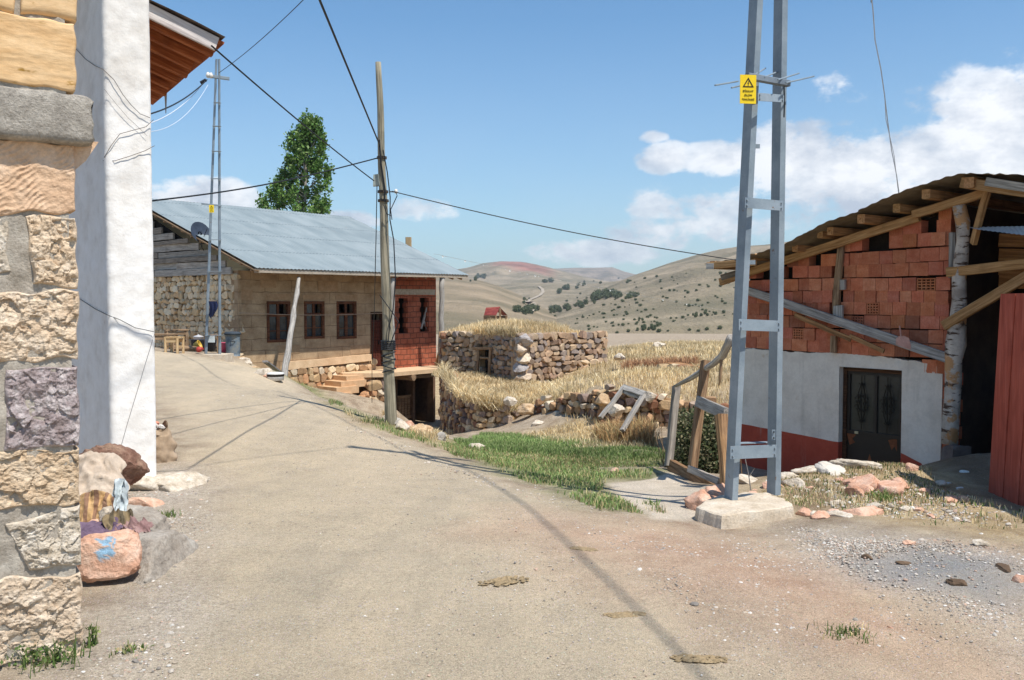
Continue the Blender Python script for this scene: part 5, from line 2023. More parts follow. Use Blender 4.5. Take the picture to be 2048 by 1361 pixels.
def leaves(mb, P, size, cols, rs, up=.2):
    n = len(P)
    P = np.asarray(P, float)
    A = rs.randn(n, 3)
    A /= np.linalg.norm(A, axis=1, keepdims=True)
    B = rs.randn(n, 3)
    B -= A * (A * B).sum(1, keepdims=True)
    B /= np.linalg.norm(B, axis=1, keepdims=True)
    s = (size * (.6 + .8 * rs.rand(n)))[:, None]
    V = np.stack((P - A * s, P - B * s * .55, P + A * s, P + B * s * .55), 1)
    cols = np.asarray(cols, float)
    c = cols[rs.randint(0, len(cols), n)][:, :3] * (.7 + .6 * rs.rand(n))[:, None]
    mb.add(V.reshape(-1, 3), np.arange(n)[:, None] * 4 + np.array([[0, 1, 2, 3]]), np.repeat(c, 4, 0))


STRAW = [(.70, .55, .30), (.78, .63, .38), (.56, .43, .23), (.82, .71, .47), (.45, .34, .19)]
GREEN_B = [(.18, .27, .08), (.23, .33, .11), (.28, .37, .14), (.16, .23, .07), (.38, .40, .19)]
GREEN = [(.10, .17, .04), (.14, .22, .06), (.18, .25, .08), (.09, .14, .04), (.28, .30, .12)]


def scatter(poly, n, rs, zfun=None):
    """Random points inside an x, y polygon, on the ground."""
    px = [p[0] for p in poly]
    py = [p[1] for p in poly]
    out = []
    tot = 0
    while tot < n:
        X = rs.uniform(min(px), max(px), n * 2)
        Y = rs.uniform(min(py), max(py), n * 2)
        k = sdist(X, Y, poly) > 0
        out.append(np.stack((X[k], Y[k]), 1))
        tot += k.sum()
    q = np.concatenate(out)[:n]
    z = gz_np(q[:, 0], q[:, 1]) if zfun is None else zfun(q[:, 0], q[:, 1])
    return np.column_stack((q, z))


def clump(P, rs, scale=2.2, keep=.55, seed=0, poly=None):
    """Thin points to uneven patches."""
    f = fbm_grid(P[:, 0], P[:, 1], scale, 4, seed) * 1.3 + .5
    if poly is not None:
        f = f - .35 * np.clip(1 - sdist(P[:, 0], P[:, 1], poly) / .7, 0, 1)
    return P[f + rs.rand(len(P)) * .40 > keep]


def dry_and_green_grass():
    rs = np.random.RandomState(5)
    # green turf below the rubble walls
    mb = MB()
    polys = [(gpoly([(905, 884), (960, 868), (1080, 876), (1180, 885), (1330, 905), (1335, 930), (1250, 925), (1120, 915), (1000, 912), (930, 898)]), 30000, .065),
             (gpoly([(880, 886), (960, 898), (1100, 912), (1330, 930), (1300, 955), (1220, 965), (1200, 985), (1290, 1030), (1200, 1022), (1110, 985), (980, 938), (900, 908)]), 19000, .045),
             (gpoly([(520, 738), (590, 765), (660, 800), (640, 788), (560, 742)]), 1800, .06),
             (gpoly([(640, 786), (700, 820), (850, 878), (900, 905), (760, 862), (660, 815)]), 3500, .06)]
    for poly, n, h in polys:
        P = clump(scatter(poly, n, rs), rs, 1.6, .44, 3, poly)
        blades(mb, P, h * (.5 + rs.rand(len(P))), .006, GREEN_B if h > .06 else GREEN_B + [(.45, .38, .19)] * 2, rs, .8)
    o = mb.build('green_grass', M_BLADE, None, False, (0, 0, 0))
    tag(o, 'short green turf growing beside the road and below the rubble walls', 'grass', None, 'stuff')
    # straw-coloured grass on ground
    mb = MB()
    polys = [([(-.6, 22.6), (.4, 21.3), (2.2, 20.5), (4.0, 20.2), (6.0, 20.0), (8, 21), (12, 40), (8, 58), (3.6, 50), (3.2, 30), (.4, 26.4), (-1.2, 28)], 34000, .15, .010),
             ([(3.3, 30), (12, 30), (16, 56), (3, 56)], 22000, .22, .014),
             ([(-1.6, 22.6), (.2, 21.2), (1.5, 20.8), (1.3, 25.5), (-.8, 27.2)], 9000, .22, .009),
             (gpoly([(1490, 1010), (1600, 945), (1800, 925), (1900, 985), (2048, 1020), (2048, 1085), (1900, 1060), (1700, 1035)]), 12000, .045, .004),
             (gpoly([(1050, 872), (1200, 830), (1240, 866), (1330, 885), (1200, 905), (1080, 890)]), 6000, .12, .007),
             ([(1.3, 18.0), (2.6, 17.6), (4.2, 17.3), (6.5, 17.5), (8, 20.5), (3.0, 20.6), (.6, 21.2)], 9000, .13, .008),
             (gpoly([(690, 828), (800, 868), (880, 868), (900, 880), (850, 890), (740, 858)]), 2500, .09, .006)]
    for k, (poly, n, h, w) in enumerate(polys):
        P = clump(scatter(poly, n, rs), rs, 1.1, .50, 7 + k, poly)
        f = .6 + .8 * np.clip(fbm_grid(P[:, 0], P[:, 1], .8, 2, 4) + .5, 0, 1)
        blades(mb, P, h * f * (.5 + .9 * rs.rand(len(P))), w, STRAW if k != 3 else STRAW + GREEN[:2], rs, .7)
    # reddish dry weeds at the leaning door frame
    P = scatter([(1.6, 15.2), (2.4, 14.9), (2.5, 16.2), (1.5, 16.6)], 2200, rs)
    blades(mb, P, .32 * (.5 + rs.rand(len(P))), .007, [(.42, .24, .11), (.55, .36, .18), (.5, .4, .2)], rs, .8)
    P = scatter([(3.2, 26.0), (5.2, 24.9), (5.4, 26.2), (3.4, 27.2)], 1800, rs)
    blades(mb, P, .30 * (.5 + rs.rand(len(P))), .01, [(.34, .18, .10), (.5, .3, .16)], rs, .9)
    o = mb.build('dry_grass', M_BLADE, None, False, (0, 0, 0))
    tag(o, 'tall straw-yellow dry grass over the bank behind the rubble walls', 'grass', None, 'stuff')


# ------------------------------------------------------------------ earth-roofed stone hut
HC = at(1040, 700, 26.5)
HL = at(948, 700, 29.3)
HLL = at(888, 700, 30.2)
HR = at(1214, 700, 29.2)


def stone_hut():
    root = empty('stone_hut', (HC.x, HC.y, -.9), 'low flat-roofed rubble stone hut with a dark doorway and dry grass on its earth roof', 'hut')
    zt = .66
    mb = MB()
    M = {'mortar': (.9, .84, .76), 'mmat': 1}
    # lit right-hand wall; right hand of the path must face the viewer
    masonry(mb, [(HC.x, HC.y), (HR.x, HR.y)], lambda k: -1.1 + .3 * k, lambda k: zt + .04 - .08 * math.sin(k * 3), .26, .185, .42, STONE_HUT, 41, rnd_top=.05, **M)
    # doorway wall
    pw = Plane((HL.x, HL.y), (HC.x, HC.y))
    sd0, sd1 = pw.st(956, 720)[0], pw.st(979, 720)[0]
    a, b = pw.pt(sd0, 0), pw.pt(sd1, 0)
    masonry(mb, [(HL.x, HL.y), (a.x, a.y)], lambda k: -1.0, lambda k: zt - .05, .26, .16, .4, STONE_HUT, 42, **M)
    masonry(mb, [(b.x, b.y), (HC.x, HC.y)], lambda k: -1.0, lambda k: zt - .02, .27, .16, .4, STONE_HUT, 43, **M)
    _, zd = pw.st(968, 697)
    masonry(mb, [(a.x, a.y), (b.x, b.y)], lambda k: zd + .1, lambda k: zt - .04, .26, .16, .4, STONE_HUT, 44, **M)
    masonry(mb, [(HLL.x, HLL.y), (HL.x, HL.y)], lambda k: -1.6, lambda k: zt - .05, .26, .17, .45, STONE_HUT, 45, rnd_top=.05, **M)
    hb = HLL + Vector((-.3, 2.5, 0))
    masonry(mb, [(hb.x, hb.y), (HLL.x, HLL.y)], lambda k: -2.6, lambda k: zt - .05, .36, .24, .45, STONE_MIX, 46, **M)
    # corner stones, big and squared
    rg = rnd(3)
    z = -.95
    for k in range(6):
        h = rg.uniform(.20, .30)
        p = Vector((HC.x, HC.y, z + h / 2)) + Vector((.10, .10, 0)) * (1 if k % 2 else .2)
        put_rock(mb, p, (.62 if k % 2 else .45, .5, h * 1.25), rg, [(.75, .62, .47), (.62, .5, .38), (.42, .38, .36)][k % 3], True, True)
        z += h
    mb.build('wall', [M_STONE, M_RUBPL], root)
    # timber in the doorway
    fr = MB()
    P = [(955, 752, 957, 697), (978, 752, 981, 697)]
    for (ub, vb, ut, vt) in P:
        fr.tube([pw.hit(ub, vb, .1), pw.hit((ub + ut) / 2, (vb + vt) / 2, .12), pw.hit(ut, vt, .1)], .045, 7, rough=.1, seed=ub)
    fr.tube([pw.hit(955, 716, .06), pw.hit(980, 717, .06)], .035, 7)
    fr.beam(pw.hit(950, 697, .05), pw.hit(986, 697, .05), .2, .09, (0, 0, 1), (1, 1, 1), 3, .01)
    fr.build('door_frame', M_OLDWOOD, root)
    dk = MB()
    pw.box(dk, sd0 - .35, sd1 + .35, -1.2, zd + .3, -.32, -.40)  # black sheet set behind the opening to paint the doorway's shade
    dk.build('doorway_shade', M_DARK, root)
    # earth roof
    rb = MB()
    back = [HR + Vector((-2.0, 5.5, 0)), HLL + Vector((.2, 6, 0))]
    poly = [(p.x, p.y) for p in (HC, HR, back[0], back[1], HLL, HL)]
    X, Y = np.meshgrid(np.linspace(-3, 3.6, 60), np.linspace(25.9, 37, 80), indexing='ij')
    d = sdist(X, Y, poly)
    Z = .50 + .30 * np.clip(d / 1.6, 0, 1) + .07 * fbm_grid(X, Y, 1.5, 3, 9)
    I = np.arange(X.size).reshape(X.shape)
    F = np.stack((I[:-1, :-1], I[1:, :-1], I[1:, 1:], I[:-1, 1:]), -1).reshape(-1, 4)
    ok = (d.ravel()[F] > -.05).all(1)
    V = np.stack((X.ravel(), Y.ravel(), Z.ravel()), 1)
    F = F[ok]
    u_, inv = np.unique(F.ravel(), return_inverse=True)
    rb.add(V[u_], inv.reshape(-1, 4))
    rb.build('earth_roof', simple('dry_earth_roof', [lin(150, 120, 80), lin(190, 160, 112)], bump=.8), root, True)
    gb = MB()
    rs = np.random.RandomState(8)
    Pn = scatter(poly, 9000, rs, lambda x, y: .5 + .30 * np.clip(sdist(x, y, poly) / 1.6, 0, 1))
    f = fbm_grid(Pn[:, 0], Pn[:, 1], 1.0, 3, 2) + .5
    Pn = Pn[f + .2 * rs.rand(len(Pn)) > .38]
    f = np.clip(fbm_grid(Pn[:, 0], Pn[:, 1], .7, 2, 6) + .6, .3, 1.2)
    f = f * np.where(Pn[:, 0] > 1.9, .45, 1)
    blades(gb, Pn, (.14 + .26 * rs.rand(len(Pn))) * f, .008, STRAW, rs, .6)
    # grass hanging over the front edge
    k = 1400
    t = rs.rand(k)
    e = np.outer(1 - t, np.array(HC)) + np.outer(t, np.array(HL))
    e[:, 2] = .58 + .1 * rs.rand(k)
    blades(gb, e + rs.randn(k, 3) * .05, .22 * (.4 + rs.rand(k)), .009, STRAW, rs, 1.3)
    tag(gb.build('roof_grass', M_BLADE, root), kind='stuff')


STONE_HUT = [lin(178, 152, 126), lin(160, 140, 122), lin(192, 166, 136), lin(150, 136, 128), lin(182, 152, 124), lin(166, 150, 138), lin(200, 176, 148), lin(162, 134, 114), lin(174, 146, 120)]
stone_hut()


def mid_walls():
    # rounded retaining wall below the hut
    rt = empty('retaining_wall', tuple(at(960, 850, 21)), 'curved rubble retaining wall topped with dry grass, below the hut', 'stone wall')
    mb = MB()
    path = [at(884, 800, 27.5), at(897, 800, 24.8), at(906, 800, 23.0), at(925, 800, 21.6), at(962, 800, 20.7), at(1005, 800, 20.5), at(1050, 800, 21.0), at(1072, 800, 21.8)]
    P = [(p.x, p.y) for p in path]

    def tp(k):
        return float(np.interp(k, [0, .25, .5, .7, .85, 1], [-.45, -.55, -.66, -.74, -.86, -1.15]))
    masonry(mb, P, lambda k: -2.2 + .5 * k, tp, .21, .15, .34, STONE_MIX + STONE_WARM[:3], 61, jit=.5, rnd_top=.08, mortar=(.6, .5, .42), mmat=1)
    mb.build('wall', [M_STONE, M_RUBPL], rt)
    # terrace behind it
    tb = MB()
    poly = P + [(1.6, 24.5), (2.0, 28), (.3, 26.4), (-1.4, 29.5), (-2.4, 30.4), (-2.6, 29)]
    X, Y = np.meshgrid(np.linspace(-3, 2.4, 70), np.linspace(20, 31, 110), indexing='ij')
    d = sdist(X, Y, poly)
    Z = -.76 + .0 * Y + .06 * fbm_grid(X, Y, 1.5, 3, 9) - .3 * np.clip((X - .6) / 1.6, 0, 1)
    I = np.arange(X.size).reshape(X.shape)
    F = np.stack((I[:-1, :-1], I[1:, :-1], I[1:, 1:], I[:-1, 1:]), -1).reshape(-1, 4)
    F = F[(d.ravel()[F] > .05).all(1)]
    u_, inv = np.unique(F.ravel(), return_inverse=True)
    V = np.stack((X.ravel(), Y.ravel(), Z.ravel()), 1)
    tb.add(V[u_], inv.reshape(-1, 4))
    tb.build('earth_fill', simple('dry_earth_roof', []), rt, True)
    gb = MB()
    rs = np.random.RandomState(18)
    Pn = scatter(poly, 11000, rs, lambda x, y: -.76 - .3 * np.clip((x - .6) / 1.6, 0, 1))
    f = np.clip(fbm_grid(Pn[:, 0], Pn[:, 1], .9, 2, 16) + .65, .35, 1.2)
    blades(gb, Pn, (.10 + .20 * rs.rand(len(Pn))) * f, .008, STRAW, rs, .8)
    k = 2600
    t = rs.rand(k) * (len(P) - 1.001)
    i = t.astype(int)
    PP = np.array(P)
    e = PP[i] * (1 - (t - i))[:, None] + PP[i + 1] * (t - i)[:, None]
    E = np.column_stack((e, [tp(x / (len(P) - 1)) - .05 for x in t]))
    blades(gb, E + rs.randn(k, 3) * .06, .30 * (.4 + rs.rand(k)), .0085, STRAW, rs, 1.6)
    tag(gb.build('wall_grass', M_BLADE, rt), kind='stuff')
    # right-hand rubble wall
    r2 = empty('rubble_wall', tuple(at(1320, 860, 17)), 'low collapsed rubble wall of round field stones behind the leaning frames', 'stone wall')
    mb = MB()
    path = [at(1075, 820, 20.2), at(1130, 820, 19.2), at(1200, 820, 18.2), at(1290, 820, 17.6), at(1400, 820, 17.2), at(1500, 820, 17.0)]
    P2 = [(p.x, p.y) for p in path]
    masonry(mb, P2, lambda k: -1.35 + .2 * k, lambda k: float(np.interp(k, [0, .15, .3, .5, .8, 1], [-.62, -.50, -.36, -.12, -.32, -.35])), .19, .15, .34, STONE_WARM + STONE_MIX, 71, jit=.6, rnd_top=.1, mortar=(.5, .42, .34), mmat=1)
    mb.build('wall', [M_STONE, M_RUBPL], r2)
    rg = rnd(6)
    tags = {1206: 'grey flat stone on the top of the low rubble wall at its left end', 1298: 'round white stone on top of the rubble wall beside the leaning door frame', 1232: 'pale round stone bulging from the rubble wall inside the leaning door frame'}
    for (u, v, D, s, m) in ((1206, 800, 18.0, .34, M_ROCKTAN), (1298, 793, 17.4, .30, M_PALE), (1232, 818, 17.3, .34, M_PALE)):
        blob('stone', at(u, v, D), (s, s * .9, s * .85), u, m, tags[u], 'stone', None, 9)
    # broken bit of wall further back
    r3 = empty('ruined_wall', tuple(at(1340, 755, 23.5)), 'broken stub of earth-and-stone wall standing in the dry grass', 'stone wall')
    mb = MB()
    path = [at(1318, 740, 24.3), at(1360, 740, 23.4), at(1420, 740, 23.2)]
    masonry(mb, [(p.x, p.y) for p in path], lambda k: -.55, lambda k: .02 - .08 * k, .26, .17, .5, STONE_WARM + [lin(150, 110, 84)], 75, jit=.8, rnd_top=.1, mortar=(.6, .42, .3), mmat=1)
    mb.build('wall', [M_STONE, M_RUBPL], r3)
    rg = rnd(16)
    K = [(1240, 715, 27, .35, 'grey stone lying in dry grass at the right corner of the hut', M_PALE), (1170, 725, 24, .25, 'small tan stone in the grass in front of the lit hut wall', M_ROCKTAN),
         (1052, 822, 20.2, .42, 'big tan boulder at the end of the curved retaining wall', M_ROCKTAN), (1078, 816, 20.4, .30, 'grey-blue stone right of the tan boulder on the retaining wall', M_LEDGE),
         (1020, 802, 20.3, .30, 'long pale stone on the rim of the curved retaining wall', M_PALE), (1100, 812, 20, .22, 'little pale stone above the green turf', M_PALE),
         (1130, 800, 19.5, .28, 'pale stone at the left end of the low rubble wall', M_ROCKTAN), (1160, 806, 19, .26, 'rounded tan stone near the left end of the low rubble wall', M_ROCKTAN),
         (1078, 850, 19.2, .3, 'white stone lying on the slope below the retaining wall', M_PALE), (1316, 690, 45, .5, 'white stone far off in the dry field', M_PALE), (1324, 690, 45, .4, 'smaller white stone beside the far white stone in the dry field', M_PALE)]
    for (u, v, D, s, lab, m) in K:
        p = at(u, v, D)
        blob('stone', p, (s * 1.25, s, s * .75), 500 + u, m, lab, 'stone', None, 8, rotz=u)


mid_walls()
dry_and_green_grass()


def leaning_frames():
    # small grey door frame leaning on the bank
    root = empty('door_frame', tuple(ground_at(1246, 860, 12, 20)), 'small weathered grey door frame leaning over on the rubble bank', 'door frame')
    A, B, C, D = at(1201, 836, 16.2), at(1248, 776, 16.6), at(1288, 789, 15.9), at(1244, 862, 15.2)
    for (n, p, q, w) in (('side_post', A, B, .09), ('side_post', D, C, .09), ('head', B - (C - B) * .08, C + (C - B) * .06, .12)):
        m = MB()
        m.beam(p, q, w, .06, (C - B).cross(A - B), (1, 1, 1), 4, .008, int(w * 100))
        m.build(n, M_GREYWOOD, root)
    m = MB()
    m.beam(B + (A - B) * .03 + Vector((0, 0, -.06)), C + (D - C) * .03 + Vector((0, 0, -.06)), .06, .05, (0, 0, 1), (1.2, 1.2, 1.2))
    m.build('head_strip', M_GREYWOOD, root)
    # large gate frame leaning at the shed
    base = at(1385, 960, 9.6)
    root = empty('gate_frame', tuple(base), 'big weathered timber gate frame leaning beside the left side of the brick shed', 'gate frame')
    bl = at(1337, 934, 10.5)
    br_ = at(1452, 1000, 8.75)
    tl = at(1353, 773, 10.9)
    n = (br_ - bl).cross(tl - bl).normalized()
    if n.y > 0:
        n = -n

    def b(p, q, w, h, name, m=M_OLDWOOD, sg=4, k=0, col=(1, 1, 1)):
        x = MB()
        x.beam(p, q, w, h, n, col, sg, .004, k)
        x.build(name, m, root)
    top2 = at(1411, 722, 10.0)
    mid2 = at(1385, 937, 9.75)
    b(bl, tl, .095, .08, 'side_post', M_GREYWOOD, 4, 1, (.7, .66, .62))
    b(mid2, top2, .11, .08, 'middle_post', M_OLDWOOD, 4, 2, (.8, .76, .74))
    b(br_ + Vector((0, 0, .1)), at(1444, 830, 9.0), .10, .08, 'side_post', M_OLDWOOD, 4, 3, (1.1, 1, .9))
    b(bl - n * .04 + Vector((0, 0, .02)), br_ - n * .04 + Vector((0, 0, .02)), .14, .09, 'bottom_rail', M_OLDWOOD, 4, 4, (.9, .8, .7))
    b(at(1379, 938, 9.5), at(1440, 964, 8.9), .07, .05, 'lower_rail', M_GREYWOOD, 3, 5, (1.05, 1, .95))
    b(at(1396, 803, 9.9), at(1452, 828, 9.1), .12, .06, 'cross_rail', M_GREYWOOD, 3, 6)
    b(at(1437, 830, 9.0), at(1452, 990, 8.7), .09, .05, 'side_board', M_OLDWOOD, 3, 8, (1.05, .95, .8))
    # branch laid over the top
    br2 = MB()
    pts = [at(1352, 772, 10.8), at(1380, 758, 10.4), at(1408, 740, 10.0), at(1428, 727, 9.7), at(1444, 713, 9.5), at(1456, 690, 9.3), at(1462, 676, 9.2)]
    br2.tube(pts, [.02, .03, .032, .036, .04, .045, .045], 7, rough=.15, seed=3)
    ob = empty('branch', tuple(pts[0]), 'crooked dead branch lying over the top of the timber gate frame', 'branch')
    br2.build('limb', M_GREYWOOD, ob, True)
    tw = MB()
    tw.tube([at(1443, 712, 9.5), at(1442, 735, 9.5), at(1440, 755, 9.5), at(1438, 772, 9.5)], [.02, .015, .018, .005], 6, rough=.2, seed=4)
    tw.build('twig', M_OLDWOOD, ob, True)
    # thicket behind the gate frame
    th = empty('dark_bush', tuple(at(1410, 900, 11.2)), 'dark green bush crowded behind the timber gate frame', 'bush')
    f = MB()
    rs = np.random.RandomState(3)
    n_ = 26000
    c = at(1402, 885, 11.5)
    Q = rs.randn(n_, 3) * np.array((.42, .30, .34))
    Q = np.column_stack((c.x + .02 + Q[:, 0] + Q[:, 1] * -.3, c.y + Q[:, 1] * .9, c.z - .12 + Q[:, 2]))
    Q = Q[(Q[:, 2] < c.z + .42) & (Q[:, 2] > gz(c.x, c.y) - .05)]
    keep = []
    for q in Q:
        u, v = proj(Vector(q))
        keep.append(1345 < u < 1475 and v < 960)
    Q = Q[np.array(keep)]
    leaves(f, Q, .022, [(.05, .07, .03), (.09, .11, .045), (.16, .16, .08), (.05, .06, .03), (.30, .27, .16)], rs)
    f.build('foliage', M_LEAF, th)
    s = MB()
    rg = rnd(5)
    for k in range(26):
        p = Vector((c.x + rg.uniform(-.45, .55), c.y + rg.uniform(-.35, .35), gz(c.x, c.y) - .05))
        q = p + Vector((rg.uniform(-.2, .2), rg.uniform(-.15, .15), rg.uniform(.5, .95)))
        s.tube([p, p.lerp(q, .5) + Vector((rg.uniform(-.05, .05), 0, 0)), q], [.008, .006, .003], 4)
    s.build('stem', M_OLDWOOD, th)
    # dry stick beside the shed wall
    st = MB()
    p = ground_at(1502, 985)
    st.tube([p, p + Vector((-.02, 0, .14)), p + Vector((-.05, .02, .30))], [.006, .005, .003], 5)
    st.tube([p + Vector((-.02, 0, .14)), p + Vector((.03, 0, .22))], [.004, .002], 4)
    tag(st.build('dead_stalk', M_GREYWOOD), 'thin dead stalk standing by the red shed base between the pylon legs', 'stalk')


leaning_frames()

# ------------------------------------------------------------------ little rusty-roofed lean-to beyond the hut
def little_shed():
    c = at(991, 640, 40)
    root = empty('small_shelter', (c.x, c.y, c.z), 'tiny shelter with a rusty red sheet roof standing beyond the hut', 'shelter')
    M_RUST = simple('rusty_red_sheet', [lin(96, 40, 38), lin(126, 56, 50), lin(150, 84, 72)], scale=4, bump=.3)
    r = MB()
    a, b, e = at(968, 632, 40), at(972, 617, 41), at(1000, 615, 41)
    f_ = at(992, 632, 39.6)
    g_ = at(1014, 632, 40.2)
    h_ = at(996, 636, 43)
    up = Vector((0, 0, .03))
    r.add([tuple(x) for x in (a, f_, e, b, a + up, f_ + up, e + up, b + up)], [(3, 2, 1, 0), (4, 5, 6, 7), (0, 1, 5, 4), (1, 2, 6, 5), (2, 3, 7, 6), (3, 0, 4, 7)])
    r.add([tuple(x) for x in (f_, g_, e, f_ + up * .1, g_ + up, e + up)], [(2, 5, 4, 1), (0, 1, 2)], (.45, .4, .4)) if False else None
    r.add([tuple(x) for x in (e, at(1015, 631, 41.5), at(1006, 632, 44), at(985, 617, 44))], [(0, 1, 2, 3)])
    r.build('roof', M_RUST, root)
    for (u, v0, v1, D) in ((969, 632, 645, 40), (992, 632, 646, 39.6), (1000, 617, 645, 40.6), (1013, 632, 646, 41)):
        w = MB()
        w.beam(at(u, v1, D), at(u, v0, D), .09, .09, (0, 1, 0))
        w.build('post', M_OLDWOOD, root)
    w = MB()
    w.beam(at(969, 637, 40), at(992, 637, 39.6), .1, .25)
    w.build('rail', M_OLDWOOD, root)
    d = MB()
    d.box(at(993, 640, 41.6), (.9, .1, .35))
    d.build('back_wall', M_DARKWOOD, root)


little_shed()

# ------------------------------------------------------------------ poplar behind the long house
def poplar():
    base = at(596, 470, 57)
    zb = gz(base.x, base.y)
    root = empty('poplar_tree', (base.x, base.y, zb), 'tall dense green poplar rising behind the sheet roof', 'tree')
    t = MB()
    top = at(615, 250, 57)
    pts = [Vector((base.x, base.y, zb - .2)).lerp(top, k / 8) for k in range(9)]
    t.tube(pts, [.28 - .03 * k for k in range(9)], 8, rough=.08)
    rs = np.random.RandomState(21)
    rg = rnd(21)
    # outline by photo rows: (v, u left, u right)
    rows = [(236, 613, 632), (250, 604, 642), (262, 585, 646), (280, 576, 646), (300, 574, 650), (320, 572, 656), (345, 562, 660), (365, 552, 658), (385, 534, 652), (400, 524, 656), (425, 516, 656), (460, 512, 654), (490, 515, 650)]
    P = []
    for k in range(300):
        v = rg.uniform(238, 488)
        l, r = [float(np.interp(v, [q[0] for q in rows], [q[i] for q in rows])) for i in (1, 2)]
        # ragged: narrow and gappy near the outline
        u = l + (r - l) * rg.random()
        D = 57 + rg.uniform(-1, 1) * (r - l) / 1800 * 57 * .5 * math.sqrt(max(0, 1 - ((u - (l + r) / 2) / ((r - l) / 2 + 1)) ** 2))
        c = at(u, v, D)
        if rg.random() < .12 * (v < 420):
            continue
        s = rg.uniform(.16, .40)
        n = int(78 * s / .35)
        q = rs.randn(n, 3) * s * np.array((.5, .5, .75)) + np.array(c)
        P.append(q)
        if k % 5 == 0:
            cz = c.z - 1.2
            kk = min(max((cz - zb) / (top.z - zb), 0), 1)
            t.tube([Vector((base.x, base.y, zb)).lerp(top, kk), c], [.05, .015], 5)
    Q = np.concatenate(P)
    f = MB()
    leaves(f, Q, .11, [(.08, .17, .035), (.12, .22, .05), (.17, .28, .07), (.06, .13, .03), (.24, .33, .12)], rs)
    t.build('trunk', M_GREYWOOD, root, True)
    f.build('crown', M_LEAF, root)


poplar()


def hill_hit(u, v):
    d = ray(u, v)
    best = None
    for bvh, o in HILLS:
        h = bvh.ray_cast(EYE, d.normalized(), 6000)
        if h[0] is not None and (best is None or (h[0] - EYE).length < (best - EYE).length):
            best = h[0]
    return best


def hill_bushes():
    """Shrubs and tree belts on the slopes."""
    rs = np.random.RandomState(4)
    rg = rnd(44)
    # shared crowns, unit size
    protos = []
    for k in range(5):
        m = MB()
        n = 420
        q = rs.randn(n, 3)
        q /= np.linalg.norm(q, axis=1, keepdims=True)
        q *= (rs.rand(n) ** .35)[:, None] * np.array((.5, .5, .42))
        q[:, 2] += .42
        q += .08 * rs.randn(n, 3)
        leaves(m, q, .10, [(.10, .125, .065), (.13, .155, .08), (.165, .185, .10)], rs)
        m.tube([(0, 0, -.1), (0, 0, .3)], .05, 5, (.2, .15, .1))
        o = m.build('hill_bush', M_LEAF, None, False, (0, 0, 0))
        protos.append(o)
    first = [True] * 5

    def put(p, s, sz, name, lab, grp, tall=1.0, light=1.0):
        k = rg.randrange(5)
        o = protos[k]
        if first[k]:
            first[k] = False
        else:
            o = o.copy()
            COL.objects.link(o)
        o.name = name
        o.location = p
        o.scale = (s, s, s * tall)
        o.rotation_euler = (0, 0, rg.uniform(0, 6.28))
        u_, v_ = proj(Vector(p))
        size = 'tiny' if s / p.y * 1800 < 4 else 'small' if s / p.y * 1800 < 7 else 'larger'
        where = 'high on the slope' if v_ < 600 else 'halfway up the slope' if v_ < 640 else 'at the foot of the slope'
        side = 'beside the steel pylon' if u_ > 1370 else 'under the bunting line' if u_ > 1240 else 'above the stone hut'
        o['label'], o['category'], o['group'] = lab.format(size=size, where=where, side=side), 'bush' if name == 'hill_bush' else 'tree', grp
    spots = []
    for (u, v, s) in ((1090, 566, 12), (1102, 565, 12), (1120, 583, 10), (1064, 620, 9), (1070, 618, 9), (1234, 668, 7), (1246, 652, 8), (1257, 664, 7), (1262, 680, 6), (1308, 660, 8), (1318, 664, 9),
                      (1336, 663, 5), (1379, 661, 7), (1397, 663, 7), (1414, 660, 8), (1440, 658, 9), (1362, 685, 6), (1387, 690, 7), (1310, 490, 0)):
        if s:
            spots.append((u, v, s / 8 * 1.0))
    for k in range(150):
        u = rg.uniform(1150, 1470)
        v = 565 + (rg.random() ** .8) * 100 - (u - 1150) * .10
        spots.append((u, v, rg.uniform(.35, .95)))
    for k in range(12):
        spots.append((rg.uniform(1090, 1300), rg.uniform(600, 650), rg.uniform(.4, .8)))
    for (u, v, s) in spots:
        p = hill_hit(u, v)
        if p is None or p.y < 150:
            g = ground_at(u, v, 40, 230)
            p = g
        D = p.y
        px = 7.5 * s
        put(p, px / 1800 * D * 1.05, 0, 'hill_bush', '{size} dark round shrub {where}, {side}', 'shrubs dotted over the dry hillsides', rg.uniform(.7, 1.0))
    belts = [((1180, 598), (1245, 592), 26, 17), ((1095, 625), (1170, 612), 24, 13), ((1250, 596), (1280, 590), 10, 12), ((1050, 627), (1080, 617), 12, 16), ((1030, 622), (1048, 628), 6, 14), ((942, 560), (972, 553), 14, 9),
             ((1275, 658), (1325, 652), 14, 9), ((1385, 632), (1450, 622), 14, 8), ((1110, 585), (1140, 575), 8, 11), ((1270, 640), (1310, 634), 9, 6), ((1150, 578), (1170, 566), 6, 8), ((1042, 606), (1060, 600), 5, 8)]
    for (a, b, n, h) in belts:
        for k in range(n):
            t = rg.random()
            u, v = a[0] + (b[0] - a[0]) * t + rg.uniform(-4, 4), a[1] + (b[1] - a[1]) * t + rg.uniform(-3, 5)
            p = hill_hit(u, v)
            if p is None:
                continue
            s = h * rg.uniform(.45, .85) / 1800 * p.y
            put(p, s, 0, 'valley_tree', '{size} green valley tree {where}, {side}', 'trees in belts along the valley', 1.25)
    # far white house in the valley
    p = hill_hit(1318, 672) or ground_at(1318, 672, 40, 230)


hill_bushes()


